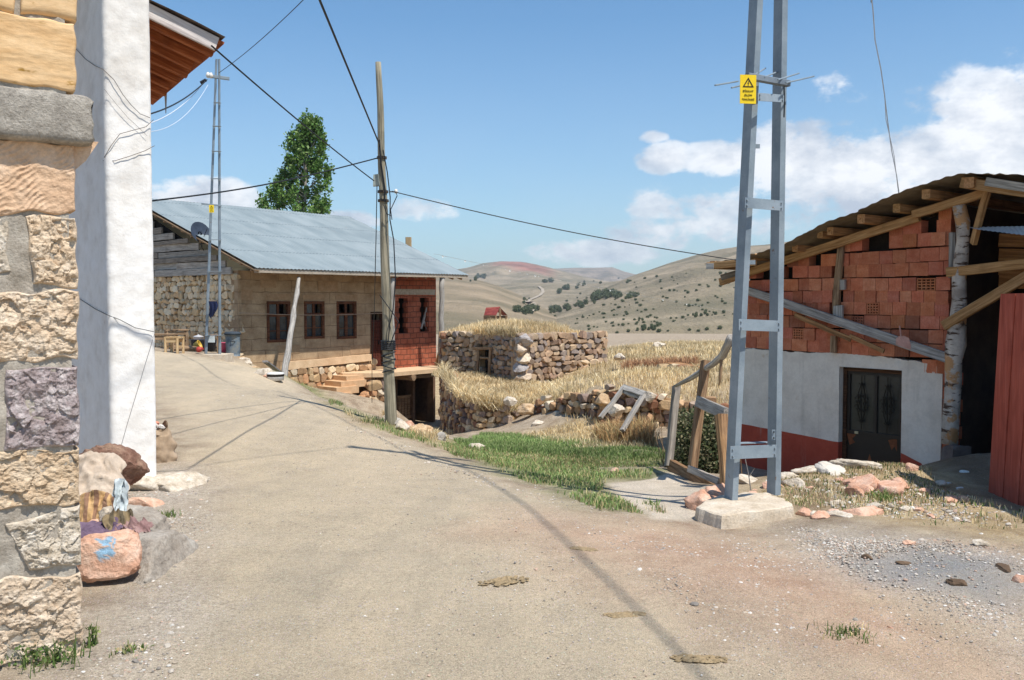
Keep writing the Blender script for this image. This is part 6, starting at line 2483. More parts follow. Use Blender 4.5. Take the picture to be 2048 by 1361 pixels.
def hill_track():
    """Pale dirt track winding down the far slope."""
    pts = [(1078, 574), (1085, 580), (1086, 586), (1080, 592), (1070, 597), (1060, 601), (1052, 607), (1062, 606), (1066, 612), (1062, 620), (1058, 628)]
    P = []
    for i in range(len(pts) - 1):
        for k in range(6):
            t = k / 6
            h = hill_hit(pts[i][0] + (pts[i + 1][0] - pts[i][0]) * t, pts[i][1] + (pts[i + 1][1] - pts[i][1]) * t)
            if h is not None:
                P.append(h)
    V, F = [], []
    run = 0
    for i in range(len(P) - 1):
        a, b = P[i], P[i + 1]
        if (a - b).length > 140:
            continue
        d = Vector((b.x - a.x, b.y - a.y, 0))
        s = Vector((d.y, -d.x, 0)).normalized() * 1.8 if d.length > .1 else Vector((2.6, 0, 0))
        k = len(V)
        V += [tuple(a - s + Vector((0, 0, .8))), tuple(a + s + Vector((0, 0, .8))), tuple(b + s + Vector((0, 0, .8))), tuple(b - s + Vector((0, 0, .8)))]
        F.append((k, k + 1, k + 2, k + 3))
    m = MB()
    m.add(V, F)
    tag(m.build('hill_road', simple('pale_track_dirt', [(.36, .30, .225, 1), (.42, .35, .265, 1)], scale=.1, bump=0), None, False, (0, 0, 0)), kind='structure')


hill_track()

# ------------------------------------------------------------------ steel pylons
M_STEEL = simple('grey_painted_steel', [lin(112, 124, 134), lin(132, 144, 152), lin(148, 158, 166)], scale=3, rough=.5, bump=.12, bscale=60, spec=.4, metal=.0, var=.15, spots=(lin(112, 88, 70), 11, .66, .72), streak=((.10, .09, .085, 1), .45, .60, .74, 26.0))
M_SIGN = simple('yellow_sign_enamel', [lin(236, 198, 20), lin(244, 210, 30)], rough=.4, bump=.05, spec=.4, var=.08)
M_INK = simple('black_sign_paint', [(.015, .015, .015, 1)], rough=.6, bump=0)
M_SLAB = simple('pale_concrete', [lin(184, 166, 142), lin(206, 190, 168), lin(220, 208, 190)], scale=6, bump=.8, bdist=.012, bscale=50, var=.35)


def channel(mb, a, b, w, d, ex, ey, t=.008, wt=1.0):
    """Steel channel from a to b: web on the side -ex.. flanges reach along ex; ex, ey unit axes across."""
    a, b = Vector(a), Vector(b)

    def plate(o0, o1, x0, x1, y0, y1):
        V = []
        for p, k in ((a, 1.0), (b, wt)):
            for (x, y) in ((x0, y0), (x1, y0), (x1, y1), (x0, y1)):
                V.append(tuple(p + ex * x * k + ey * y * k))
        T = [(v[2], v[0], v[1]) for v in V]
        mb.add(V, [(3, 2, 1, 0), (4, 5, 6, 7), (0, 1, 5, 4), (1, 2, 6, 5), (2, 3, 7, 6), (3, 0, 4, 7)], (1, 1, 1), T)
    plate(a, b, 0, t, -d / 2, d / 2)                       # web
    plate(a, b, t, w, -d / 2, -d / 2 + t)                  # front flange
    plate(a, b, t, w, d / 2 - t, d / 2)                    # rear flange


def text_mesh(body, size, depth=.0015):
    cu = bpy.data.curves.new('t', 'FONT')
    cu.body = body
    cu.size = size
    cu.space_character = 1.18
    cu.align_x = 'CENTER'
    cu.extrude = depth
    o = bpy.data.objects.new('t', cu)
    COL.objects.link(o)
    dg = bpy.context.evaluated_depsgraph_get()
    me = bpy.data.meshes.new_from_object(o.evaluated_get(dg))
    V = np.array([v.co[:] for v in me.vertices])
    F = [tuple(p.vertices) for p in me.polygons]
    bpy.data.objects.remove(o)
    bpy.data.meshes.remove(me)
    return V, F


def sign(parent, c, ex, nrm, w, h, detail=True, lean=0.0):
    """Yellow death-hazard plate: c its centre, ex to the right, nrm towards the viewer."""
    ez = Vector((0, 0, 1))
    ez = (ez + nrm * lean).normalized()
    ex = ex.normalized()
    m = MB()
    m.frame(c, ex, nrm, ez, (-w / 2, -.003, -h / 2), (w / 2, .003, h / 2))
    s = m.build('warning_plate', M_SIGN, parent)
    if not detail:
        return s
    g = MB()

    def poly(pts, dz=.005):
        P = [tuple(c + ex * x + ez * y + nrm * dz) for x, y in pts]
        g.add(P, [tuple(range(len(P)))])
    # triangle outline
    R_ = w * .37
    cy = h * .20
    tri = [(0, cy + R_ * .95), (-R_ * .95, cy - R_ * .62), (R_ * .95, cy - R_ * .62)]
    inn = [(0, cy + R_ * .60), (-R_ * .66, cy - R_ * .45), (R_ * .66, cy - R_ * .45)]
    for k in range(3):
        poly([tri[k], tri[(k + 1) % 3], inn[(k + 1) % 3], inn[k]])
    # lightning arrow
    q = R_
    poly([(.06 * q, cy + .42 * q), (-.16 * q, cy - .02 * q), (-.02 * q, cy - .02 * q), (.16 * q, cy + .36 * q)])
    poly([(-.06 * q, cy + .06 * q), (.12 * q, cy + .06 * q), (.02 * q, cy - .30 * q), (-.02 * q, cy - .26 * q)])
    poly([(-.09 * q, cy - .22 * q), (.10 * q, cy - .24 * q), (-.01 * q, cy - .42 * q)])
    for (txt, sz, y) in (('D\u0130KKAT', .155, -.10), ('\u00d6L\u00dcM', .155, -.245), ('TEHL\u0130KES\u0130', .138, -.385)):
        V, F = text_mesh(txt, w * sz * 1.02)
        P = [tuple(c + ex * (x * 1.0) + ez * (y * h + zz) + nrm * (.005 + d)) for x, zz, d in V]
        g.add(P, F)
    g.build('lettering', M_INK, s)
    return s


def near_pylon():
    pL, pR = at(1462, 1012, 7.35), at(1541, 1003, 7.62)
    d = Vector((pR.x - pL.x, pR.y - pL.y, 0))
    zb = .0
    ex = d.normalized()                      # along the face
    ey = Vector((-ex.y, ex.x, 0))            # away from the viewer
    cx = (pL + pR) / 2
    zb = -.035
    root = empty('steel_pylon', (cx.x, cx.y, zb - .13), 'near grey steel channel pylon with a yellow warning plate, on a concrete foot', 'pylon')
    H = 8.7
    WB = (pR - pL).xy.length / 1.0
    wl = .105

    def leg(u0, v0, D0, u1, D1):
        """Left edge of the leg from the foot to the top of the photo."""
        a = at(u0, v0, D0)
        b = at(u1, 0, D1)
        a.z = zb
        dd = (b - a) / (b.z - a.z)
        t = a + dd * (H - a.z)
        return a, t
    # front-left corners of the two legs
    aL, tL = leg(1443, 1012, 7.42, 1493, 7.42)
    aR, tR = leg(1529, 1003, 7.62, 1543, 7.62)
    # web face looks left, flange faces the viewer
    for nme, (a, t) in (('leg', (aL, tL)), ('leg', (aR, tR))):
        m = MB()
        # orient each channel so that its web shows to the left, as in the photograph
        fx = Vector((.93, .36, 0)).normalized()
        fy = Vector((-.36, .93, 0)).normalized()
        # web plane: spans depth; visible dark web 23 px wide needs the channel turned
        channel(m, a + Vector((.055, 0, 0)), t + Vector((.055, 0, 0)), .052, .125, Vector((.95, .31, 0)).normalized(), Vector((-.31, .95, 0)).normalized(), .010)
        m.build(nme, M_STEEL, root)
    # batten plates between the legs, front faces
    bars = [((1461, 893), (1553, 890), 25, -.0), ((1478, 638), (1561, 642), 22, 0), ((1490, 395), (1566, 402), 20, 0), ((1516, 186), (1568, 190), 15, 0)]
    fn = -ey
    for i, ((u0, v0), (u1, v1), hh, _) in enumerate(bars):
        m = MB()
        k = 0
        P = []
        for (u, v, D) in ((u0, v0, 7.24), (u1, v1, 7.44), (u1, v1 + hh, 7.44), (u0, v0 + hh + 1, 7.24)):
            P.append(at(u, v, D))
        Q = [p - fn * .008 for p in P]
        m.add([tuple(p) for p in P + Q], [(0, 3, 2, 1), (4, 5, 6, 7), (0, 1, 5, 4), (1, 2, 6, 5), (2, 3, 7, 6), (3, 0, 4, 7)], (1.08, 1.08, 1.08))
        bt = m.build('batten', M_STEEL, root)
        for (q0, q1) in ((P[0], P[1]), (P[1], P[0])):
            for f_ in (.25, .75):
                e_ = q0.lerp(P[3] if q0 is P[0] else P[2], f_)
                e_ = e_ + (q1 - q0).normalized() * .02 + fn * .002
                bo = MB()
                bo.tube([e_, e_ + fn * .008], .008, 6)
                bo.build('bolt', M_STEEL, bt)
    # battens above the picture, and the rear battens
    for z in (4.7, 5.8, 6.9, 8.0):
        m = MB()
        k = (z - zb) / (H - zb)
        p, q = aL.lerp(tL, k), aR.lerp(tR, k)
        m.beam(p + fn * .10, q + fn * .10 + ex * .09, .008, .09, fn)
        m.build('batten', M_STEEL, root)
    m = MB()
    m.beam(at(1468, 887, 7.62), at(1538, 885, 7.8), .008, .07, fn)
    m.build('batten', M_STEEL, root)
    for (u, v) in ((1514, 293), (1505, 525)):
        m = MB()
        p = at(u - 9, v, 7.45)
        m.box(p, (.12, .008, .035))
        m.build('step_cleat', M_STEEL, root)
    m = MB()
    P = at(1547, 870, 7.40)
    m.box(P, (.028, .006, .085))
    br = m.build('bracket', M_STEEL, root)
    m = MB()
    for dz in (-.025, .025):
        m.tube([P + Vector((0, -.006, dz)), P + Vector((0, -.014, dz))], .006, 8)
    m.build('bolt', M_WIRE, br)
    # anti-climb bar with spikes
    m = MB()
    a, b = at(1494, 153, 7.25), at(1577, 168, 7.45)
    m.beam(a, b, .05, .05, (0, 0, 1), (.75, .75, .78))
    bar = m.build('anti_climb_bar', M_STEEL, root)
    for (u0, v0, u1, v1, D0, D1) in ((1508, 151, 1531, 137, 7.25, 7.7), (1529, 155, 1562, 141, 7.3, 7.75), (1556, 160, 1598, 147, 7.3, 7.8), (1572, 166, 1628, 153, 7.35, 7.8),
                                     (1476, 163, 1430, 171, 7.3, 6.9), (1480, 172, 1463, 176, 7.4, 7.1)):
        s = MB()
        s.tube([at(u0, v0, D0), at(u1, v1, D1)], .0065, 6)
        s.build('spike', M_STEEL, bar)
    sign(root, at(1496, 179, 7.18), Vector((1, .12, 0)), Vector((.12, -1, 0)).normalized(), .132, .225)
    # cable down the inner side
    m = MB()
    m.tube([at(1568, 172, 7.45), at(1569, 205, 7.45), at(1568, 235, 7.5)], .006, 5)
    m.build('cable_end', M_WIRE, root)
    # crossarm and insulators above the picture
    m = MB()
    ct = (tL + tR) / 2
    m.beam(Vector((ct.x - .75, ct.y - .2, H - .3)), Vector((ct.x + .75, ct.y + .2, H - .3)), .08, .08)
    arm = m.build('crossarm', M_STEEL, root)
    for k in (-.65, -.2, .25, .65):
        s = MB()
        p = Vector((ct.x + k, ct.y + k * .27, H - .26))
        s.tube([p, p + Vector((0, 0, .06)), p + Vector((0, 0, .09)), p + Vector((0, 0, .15))], [.015, .045, .035, .03], 10)
        s.build('insulator', simple('white_porcelain', [lin(220, 216, 206)], rough=.3, bump=0), arm, True)
    # concrete foot, cracked and chipped
    f = MB()
    zt = zb
    c = [at(u, v, 7) for u, v in ((1390, 1014), (1443, 1032), (1590, 1012), (1566, 994), (1490, 984), (1422, 996))]
    c = [EYE + (p - EYE) * ((1.6 - zb) / (1.6 - p.z)) for p in c]
    c = [Vector((p.x, p.y, 0)) for p in c]
    ring = []
    for i in range(len(c)):
        a, b = c[i], c[(i + 1) % len(c)]
        for k in range(10):
            p = a.lerp(b, k / 10)
            ring.append(p + Vector((noise.noise(p * 9), noise.noise(p * 9 + Vector((5, 5, 0))), 0)) * .03)
    cen = sum(c, Vector()) / len(c)
    n = len(ring)
    V, F = [], []
    lv = [(1.02, -.22), (1.03, -.12), (1.0, -.03), (.985, -.006), (.95, .002), (.7, .006), (.4, .003)]
    for (s, z) in lv:
        for p in ring:
            q = cen + (p - cen) * s
            V.append((q.x, q.y, zt + z + .012 * noise.noise(Vector((q.x * 6, q.y * 6, z * 10)))))
    for i in range(len(lv) - 1):
        for j in range(n):
            F.append((i * n + j, i * n + (j + 1) % n, (i + 1) * n + (j + 1) % n, (i + 1) * n + j))
    V.append((cen.x, cen.y, zt + .004))
    F += [((len(lv) - 1) * n + j, (len(lv) - 1) * n + (j + 1) % n, len(V) - 1) for j in range(n)]
    f.add(V, F)
    f.build('concrete_foot', M_SLAB, root, False)
    return tL, tR, ct, H


PYL = near_pylon()


def far_pylon():
    D = 27.0
    g = at(426, 709, D)
    root = empty('steel_pylon', tuple(g), 'tall thin grey steel pylon standing before the rubble end wall of the long house', 'pylon')
    ex = Vector((.96, .28, 0)).normalized()
    ey = Vector((-.28, .96, 0))
    for (u0, u1) in ((409, 431), (437, 436.5)):
        m = MB()
        a, b = at(u0, 709, D), at(u1, 119, D)
        a.z = g.z - .1
        channel(m, a, b, .075, .13, Vector((.99, -.1, 0)), Vector((-.45, .88, 0)).normalized(), .012, .75)
        m.build('leg', M_STEEL, root)

    def edge(v):
        k = (v - 119) / 590
        return 431 + (409 - 431) * k, 441 + (443 - 441) * k
    for v in (206, 253, 303, 358, 480, 543, 671):
        a, b = edge(v)
        m = MB()
        m.beam(at(a, v, D - .13), at(b, v, D - .13), .012, .12, (0, -1, 0), (1.05, 1.05, 1.05))
        m.build('batten', M_STEEL, root)
    m = MB()
    m.beam(at(414, 152, D - .1), at(459, 158, D + .1), .09, .09)
    arm = m.build('crossarm', M_STEEL, root)
    for (u, v) in ((416, 156), (422, 157)):
        s = MB()
        p = at(u, v, D - .1)
        s.tube([p, p + Vector((0, 0, .07)), p + Vector((0, 0, .16))], [.03, .07, .03], 8)
        s.build('insulator', simple('white_porcelain', []), arm, True)
    m = MB()
    m.beam(at(403, 408, D - .15), at(443, 412, D - .05), .04, .05)
    m.build('anti_climb_bar', M_STEEL, root)
    sign(root, at(423, 418, D - .25), Vector((1, .1, 0)), Vector((.1, -1, 0)).normalized(), .14, .22)
    m = MB()
    rg = rnd(4)
    c = at(426, 709, D)
    m.box((c.x, c.y, g.z - .20), (1.0, .8, .42))
    m.build('concrete_foot', M_SLAB, root)
    # clothes pegged between the legs
    V = []
    n = 14
    m = MB()
    T = []
    for i in range(n + 1):
        for j in range(n + 1):
            a, b = i / n, j / n
            u = 417 + 17 * a + 2 * math.sin(b * 3)
            v = 603 + (8 + 24 * (1 - abs(a - .45) * 1.2)) * b + (8 * b if a < .3 else 0)
            p = at(u, v, D - .2 + .05 * math.sin(a * 14) * b)
            V.append(tuple(p))
    F = [(i * (n + 1) + j, (i + 1) * (n + 1) + j, (i + 1) * (n + 1) + j + 1, i * (n + 1) + j + 1) for i in range(n) for j in range(n)]
    m.add(V, F)
    tag(m.build('hanging_cloth', simple('navy_cloth', [lin(26, 32, 58), lin(38, 46, 78)], bump=.3), None, True), 'dark navy garment hanging between the legs of the far steel pylon', 'cloth')
    m = MB()
    c = ground_at(426, 690, 20, 31)
    a, b = at(411, 671, D + .3), at(436, 671, D + .3)
    m.beam(a, b, .35, .05, (0, 0, 1))
    tb = empty('small_table', (g.x, g.y + .3, g.z), 'small bench with a pale blue cloth standing behind the far pylon', 'table')
    m.build('top', M_OLDWOOD, tb)
    for p in (a, b):
        l = MB()
        l.beam(Vector((p.x, p.y, g.z - .02)), Vector((p.x, p.y, p.z - .02)), .06, .06, (0, 1, 0))
        l.build('leg', M_OLDWOOD, tb)
    cl = MB()
    cl.frame(at(420, 679, D + .1), Vector((1, 0, 0)), Vector((0, 1, 0)), Vector((0, 0, 1)), (-.13, -.01, -.09), (.14, .01, .09), (1, 1, 1), 0, None, .01, rg)
    cl.build('cloth', simple('light_blue_cloth', []), tb)


far_pylon()

# ------------------------------------------------------------------ wooden line pole
def wood_pole():
    b, t = at(782, 846, 13.35), at(757, 125, 13.35)
    b.z = gz(b.x, b.y) - .15
    root = empty('wooden_pole', tuple(b), 'greenish-grey wooden line pole wound with black cable, standing at the road edge', 'pole')
    m = MB()
    n = 26
    pts = [b.lerp(t, k / n) + Vector((.005 * math.sin(k * .9), 0, 0)) for k in range(n + 1)]
    m.tube(pts, [.092 + (.042 - .092) * (k / n) ** .9 for k in range(n + 1)], 16, rough=.035, seed=3)
    m.build('pole', wood('greenish_pole_wood', lin(104, 98, 84), lin(146, 138, 118), lin(178, 168, 146), gx=.8, gy=16, bump=.9), root, True)

    def P(v, du=0, dD=-.12):
        k = (846 - v) / 721
        u = 782 + (757 - 782) * k
        return at(u + du, v, 13.35 + dD)
    # wrapped cable coils
    c = MB()
    for i, v in enumerate(list(range(683, 700, 4)) + [708, 716, 722, 734, 741]):
        pt = []
        p = P(v, 0, 0)
        tilt = (.0 if i < 5 else (.03 if i % 2 else -.03))
        for k in range(17):
            a = 2 * math.pi * k / 16
            pt.append(p + Vector((math.cos(a) * .10, math.sin(a) * .10, tilt * math.cos(a))))
        c.tube(pt, .014 if i < 5 else .009, 6)
    c.build('cable_coil', M_WIRE, root)
    d = MB()
    d.tube([P(280, -4), P(330, -2), P(380, 4), P(404, 2)], .014, 6)
    d.tube([P(300, 3), P(345, 10), P(395, 14), P(440, 12), P(480, 18), P(560, 19), P(620, 12), P(650, 4), P(684, 0)], .009, 6)
    d.tube([P(384, 14), P(385, 26, -.1), P(392, 28, -.1), P(420, 14), P(440, 16)], .007, 6)
    d.tube([P(590, -14), P(628, 12), P(645, 22), P(660, 16), P(684, 6)], .008, 6)
    d.tube([P(410, 0), P(428, 6), P(432, 14)], .007, 5)
    d.build('pole_cable', M_WIRE, root)
    for v, r in ((316, .07), (384, .076), (402, .078)):
        k = MB()
        p = P(v, 0, 0)
        k.tube([p - Vector((0, 0, .018)), p + Vector((0, 0, .018))], r + .004, 16)
        k.build('clamp', simple('dark_rusty_iron', [lin(58, 50, 44), lin(84, 72, 62)], rough=.6, bump=.2), root)
    ins = MB()
    p = P(384, 22)
    ins.tube([P(384, 12), p], .008, 6)
    ins.build('insulator_pin', M_WIRE, root)
    i2 = MB()
    q = P(383, 26)
    i2.tube([q - Vector((0, 0, .03)), q, q + Vector((0, 0, .03))], [.02, .028, .018], 10)
    i2.build('insulator', simple('white_porcelain', []), root, True)
    # junction box
    bx = MB()
    a = P(361, -12, -.02)
    bx.frame(a, Vector((1, 0, 0)), Vector((0, 1, 0)), Vector((0, 0, 1)), (-.045, -.03, -.085), (.045, .04, .085), (1, 1, 1), 0, None, .008, rnd(3))
    bx.build('junction_box', simple('grey_green_box', [lin(150, 156, 146), lin(168, 172, 160)], bump=.1), root)
    # grass tuft and stones at the foot
    rg = rnd(9)
    S = [(793, 852, .22, 'grey round stone touching the right foot of the wooden pole', M_LEDGE), (806, 860, .24, 'white stone second from the wooden pole', M_PALE), (819, 857, .20, 'pinkish upright stone in the row right of the wooden pole', M_PINK),
         (832, 866, .28, 'broad tan stone in the middle of the row right of the wooden pole', M_ROCKTAN), (852, 866, .20, 'pale stone at the right end of the row by the wooden pole', M_ROCKTAN), (880, 882, .22, 'grey stone sunk in green grass right of the stone row', M_LEDGE),
         (771, 838, .10, 'white pebble left of the wooden pole foot', M_PALE), (738, 800, .34, 'dark bluish stone at the bottom of the porch steps', M_LEDGE), (737, 812, .2, 'small pale stone under the bluish stone', M_PALE), (701, 812, .09, 'small white stone on the grass verge by the steps', M_PALE), (955, 899, .2, 'pale tan stone in the turf edge', M_PALE)]
    for i, (u, v, s, lab, m_) in enumerate(S):
        g = ground_at(u, v, 8, 24)
        g.z += s * .12
        blob('stone', g, (s * 1.25, s, s * .9), 700 + i, m_, lab, 'stone', None, 9, rotz=i)


wood_pole()

# ------------------------------------------------------------------ brick and plaster shed on the right
SL = at(1480, 700, 14.2)
SR = at(1888, 700, 11.6)
SH = Plane((SL.x, SL.y), (SR.x, SR.y))
M_PLAST = simple('grey_white_plaster', [lin(208, 197, 184), lin(224, 213, 200), lin(232, 223, 211)], scale=3, bump=.5, bdist=.01, bscale=22, var=.14, spots=(lin(184, 156, 120), 2.4, .62, .76), streak=((.34, .30, .26, 1), .35, .55, .72, 5.0))
M_DADO = simple('brick_red_paint', [lin(166, 72, 54), lin(184, 86, 66)], streak=((.42, .34, .28, 1), .4, .60, .74, 4.0), scale=4, bump=.4, bdist=.01, bscale=22, var=.12)
M_SBRICK = simple('hollow_clay_brick', [lin(180, 102, 72), lin(196, 120, 88), lin(208, 138, 106)], scale=7, bump=.5, bdist=.006, bscale=40, stretch=(1, 1, .4), var=.3, spots=(lin(196, 156, 136), 5, .68, .78))
M_SHWOOD = wood('tan_roof_timber', lin(134, 98, 62), lin(176, 136, 92), lin(206, 168, 122))
M_RUSTSHEET = simple('grey_brown_roof_sheet', [lin(106, 96, 80), lin(134, 122, 102), lin(156, 144, 124)], scale=3, rough=.6, bump=.2)


def shed():
    root = empty('brick_shed', (SL.x, SL.y, -1.2), 'small shed of red hollow bricks above a white plastered base with a red painted dado', 'shed')
    # --- plastered base, with wavering top and a painted dado
    s0, s1 = -.02, SH.st(1884, 800)[0]
    dL = SH.rect(1679, 731, 1801, 925)
    d0, d1 = dL[0], dL[1]
    dz0, dz1 = -1.2, (SH.st(1685, 731)[1] + SH.st(1795, 744)[1]) / 2
    topz = [(SH.st(u, v)) for u, v in ((1484, 697), (1530, 700), (1600, 705), (1680, 707), (1760, 714), (1830, 722), (1884, 736))]
    dado = [(SH.st(u, v)) for u, v in ((1484, 848), (1530, 857), (1600, 870), (1672, 884))] + [(d1 - .02, SH.st(1802, 905)[1]), (d1 + .3, SH.st(1825, 925)[1]), (s1, -1.2)]

    def cut(pts, s):
        return float(np.interp(s, [p[0] for p in pts], [p[1] for p in pts]))
    pb = MB()
    n = 150
    S = np.linspace(s0, s1, n + 1)
    S = np.sort(np.concatenate((S, [d0, d1])))

    def surf(s, z, o=0):
        h = .012 * noise.fractal(Vector((s * 1.6, z * 1.6, 2)), 1, 2, 4) + .003 * noise.noise(Vector((s * 18, z * 18, 0)))
        return tuple(SH.pt(s, z, h + o))
    for i in range(len(S) - 1):
        a, b = S[i], S[i + 1]
        m_ = (a + b) / 2
        if d0 < m_ < d1:
            lo = dz1
        else:
            lo = -1.3
        zt = [cut(topz, s) + .018 * noise.noise(Vector((s * 6, 0, 4))) + .01 * noise.noise(Vector((s * 25, 0, 4))) for s in (a, b)]
        zd = [max(lo, cut(dado, s) + .012 * noise.noise(Vector((s * 4, 0, 8)))) for s in (a, b)]
        for (z0, z1, mat) in ((lo, zd, 1), (zd, zt, 0)):
            za = (z0, z0) if not isinstance(z0, list) else z0
            if z1[0] - za[0] < .003 and z1[1] - za[1] < .003:
                continue
            K = 14
            V = []
            for k in range(K + 1):
                V.append(surf(a, za[0] + (z1[0] - za[0]) * k / K))
                V.append(surf(b, za[1] + (z1[1] - za[1]) * k / K))
            pb.add(V, [(2 * k, 2 * k + 1, 2 * k + 3, 2 * k + 2) for k in range(K)], (1, 1, 1), None, mat)
        # top of the base
        pb.add([surf(a, zt[0]), surf(b, zt[1]), tuple(SH.pt(b, zt[1], -.3)), tuple(SH.pt(a, zt[0], -.3))], [(0, 1, 2, 3)])
    # door reveal and ends
    r = .16
    for (s, z0, z1) in ((d0, -1.3, dz1), (d1, -1.3, dz1), (s0, -1.3, cut(topz, s0)), (s1, -1.3, cut(topz, s1))):
        zz = cut(dado, s)
        if s in (d0,) or s == s0:
            pb.add([tuple(SH.pt(s, z0, 0)), tuple(SH.pt(s, z0, -r)), tuple(SH.pt(s, zz, -r)), tuple(SH.pt(s, zz, 0))], [(0, 1, 2, 3)], (1, 1, 1), None, 1)
            z0 = zz
        pb.add([tuple(SH.pt(s, z0, 0)), tuple(SH.pt(s, z0, -r)), tuple(SH.pt(s, z1, -r)), tuple(SH.pt(s, z1, 0))], [(0, 1, 2, 3)])
    pb.add([tuple(SH.pt(d0, dz1, 0)), tuple(SH.pt(d1, dz1, 0)), tuple(SH.pt(d1, dz1, -r)), tuple(SH.pt(d0, dz1, -r))], [(0, 1, 2, 3)])
    pb.build('plaster_base', [M_PLAST, M_DADO], root, True)
    # --- brick part: every brick laid one by one, gaps and wandering courses
    bb = MB()
    hb = MB()
    rg = rnd(90)
    roof = [(SH.st(u, v)) for u, v in ((1440, 562), (1570, 521), (1700, 478), (1835, 436), (1905, 414), (1990, 392))]
    send = SH.st(1900, 600)[0]
    post_s = SH.st(1677, 600)[0]
    z = min(p[1] for p in topz) - .06
    ch = .178
    row = 0
    while z < 3.2:
        s = .0 + (row % 2) * .10 + rg.uniform(-.03, .03)
        sag = rg.uniform(-.01, .01)
        vert = (row % 7 == 5)
        while s < send - .04:
            w = rg.choice((.19, .19, .20, .26, .19)) if not vert else .165
            w = min(w, send - s)
            m_ = s + w / 2
            zb_, zt_ = z + .012 * math.sin(m_ * 1.7 + row) + sag, z + ch
            ok = zb_ > cut(topz, m_) - ch * .8 and zt_ < cut(roof, m_) + .05
            if zt_ > cut(roof, m_) - .12 and rg.random() < .22:
                ok = False
            if abs(m_ - post_s) < .055:
                ok = False
            if rg.random() < .006:
                ok = False
            if ok:
                g = rg.uniform(.76, 1.12)
                col = (g, g * rg.uniform(.9, 1.05), g * rg.uniform(.88, 1.08))
                if rg.random() < .05:
                    col = (.55, .60, .66)
                if rg.random() < .06:
                    col = (1.1, 1.25, 1.3)
                o = rg.uniform(-.012, .012)
                holey = rg.random() < .045
                if holey:
                    # end-on brick: a grid of openings
                    N = 4
                    t = .016
                    for k in range(N + 1):
                        x = s + .004 + (w - .008 - t) * k / N
                        SH.box(bb, x, x + t, zb_, zb_ + ch - .012, -.12, o, col)
                    for k in range(N + 1):
                        y = zb_ + (ch - .012 - t) * k / N
                        SH.box(bb, s + .004, s + w - .004, y, y + t, -.118, o - .002, col)
                    SH.box(hb, s + .01, s + w - .01, zb_ + .01, zb_ + ch - .02, -.125, -.09)  # black backing paints the shade inside the openings
                else:
                    tl = rg.uniform(-.006, .006)
                    V = []
                    for (aa, bb_) in ((s + .002, zb_), (s + w - .002, zb_ + tl), (s + w - .002, zb_ + ch - .004 + tl), (s + .002, zb_ + ch - .004)):
                        V.append((aa, bb_))
                    F_ = [tuple(SH.pt(a_, b_, o)) for a_, b_ in V] + [tuple(SH.pt(a_, b_, -.17)) for a_, b_ in V]
                    of = rg.uniform(0, 9)
                    T_ = [(a_ + of, b_, 0) for a_, b_ in V] * 2
                    bb.add(F_, [(0, 1, 2, 3), (7, 6, 5, 4), (0, 4, 5, 1), (1, 5, 6, 2), (2, 6, 7, 3), (3, 7, 4, 0)], col, T_)
                    # scored ribs on the face
                    if rg.random() < .55:
                        for k in range(1, 5):
                            x = s + w * k / 5
                            SH.box(bb, x - .0025, x + .0025, zb_ + .006, zb_ + ch - .02, o, o + .002, tuple(c * 1.08 for c in col))
            s += w + rg.uniform(0, .005)
        z += ch + rg.uniform(.0, .003)
        row += 1
    bw = bb.build('brick_wall', M_SBRICK, root)
    hb.build('hollow_shade', M_DARK, bw)
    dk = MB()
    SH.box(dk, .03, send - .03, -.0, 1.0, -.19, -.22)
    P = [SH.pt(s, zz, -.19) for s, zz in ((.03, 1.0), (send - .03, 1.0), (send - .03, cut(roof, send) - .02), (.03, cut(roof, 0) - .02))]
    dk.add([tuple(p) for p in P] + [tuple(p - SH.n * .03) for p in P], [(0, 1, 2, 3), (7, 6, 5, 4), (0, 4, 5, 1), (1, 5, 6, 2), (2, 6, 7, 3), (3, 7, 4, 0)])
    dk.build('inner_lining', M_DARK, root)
    # exposed red bricks on the ragged right end of the plaster
    eb = MB()
    z = -.35
    k = 0
    while z < 1.2:
        SH.box(eb, s1 - .02, s1 + .12 + .02 * (k % 2), z, z + .16, -.26, -.012 - .01 * (k % 2), (.85 + .1 * (k % 3), .85, .85))
        z += .175
        k += 1
    eb.build('brick_end', M_SBRICK, root)
    # --- door
    gd = MB()
    b0, b1 = d0 + .005, d1 - .005
    M_DOOR = simple('dark_brown_metal_door', [lin(36, 29, 24), lin(48, 39, 32)], scale=4, rough=.55, bump=.15, spec=.4)
    zb_ = -1.25
    zm = SH.st(1740, 868)[1]
    sm = SH.st(1742, 800)[0]
    t = .055
    gd2 = MB()
    SH.box(gd2, b0, b0 + t, zb_, dz1 - .005, -.16, -.09)
    SH.box(gd2, b1 - t, b1, zb_, dz1 - .005, -.16, -.09)
    SH.box(gd2, b0 + t, b1 - t, dz1 - t - .005, dz1 - .005, -.16, -.09)
    gd2.build('door_frame', M_DARKWOOD, root)
    SH.box(gd, b0 + t, b1 - t, zb_, zm - .05, -.15, -.125)
    for (a, b) in ((b0 + t, b0 + t + .04), (sm - .02, sm + .02), (b1 - t - .04, b1 - t)):
        SH.box(gd, a, b, zm, dz1 - t - .01, -.15, -.115)
    SH.box(gd, b0 + t, b1 - t, zm - .05, zm, -.15, -.11)
    SH.box(gd, b0 + t, b1 - t, dz1 - t - .05, dz1 - t - .008, -.15, -.113)
    door = gd.build('door', M_DOOR, root)
    gl = MB()
    for (a, b) in ((b0 + t + .04, sm - .02), (sm + .02, b1 - t - .04)):
        SH.box(gl, a, b, zm, dz1 - t - .05, -.142, -.138)
    gl.build('pane', M_GLASS2, door)
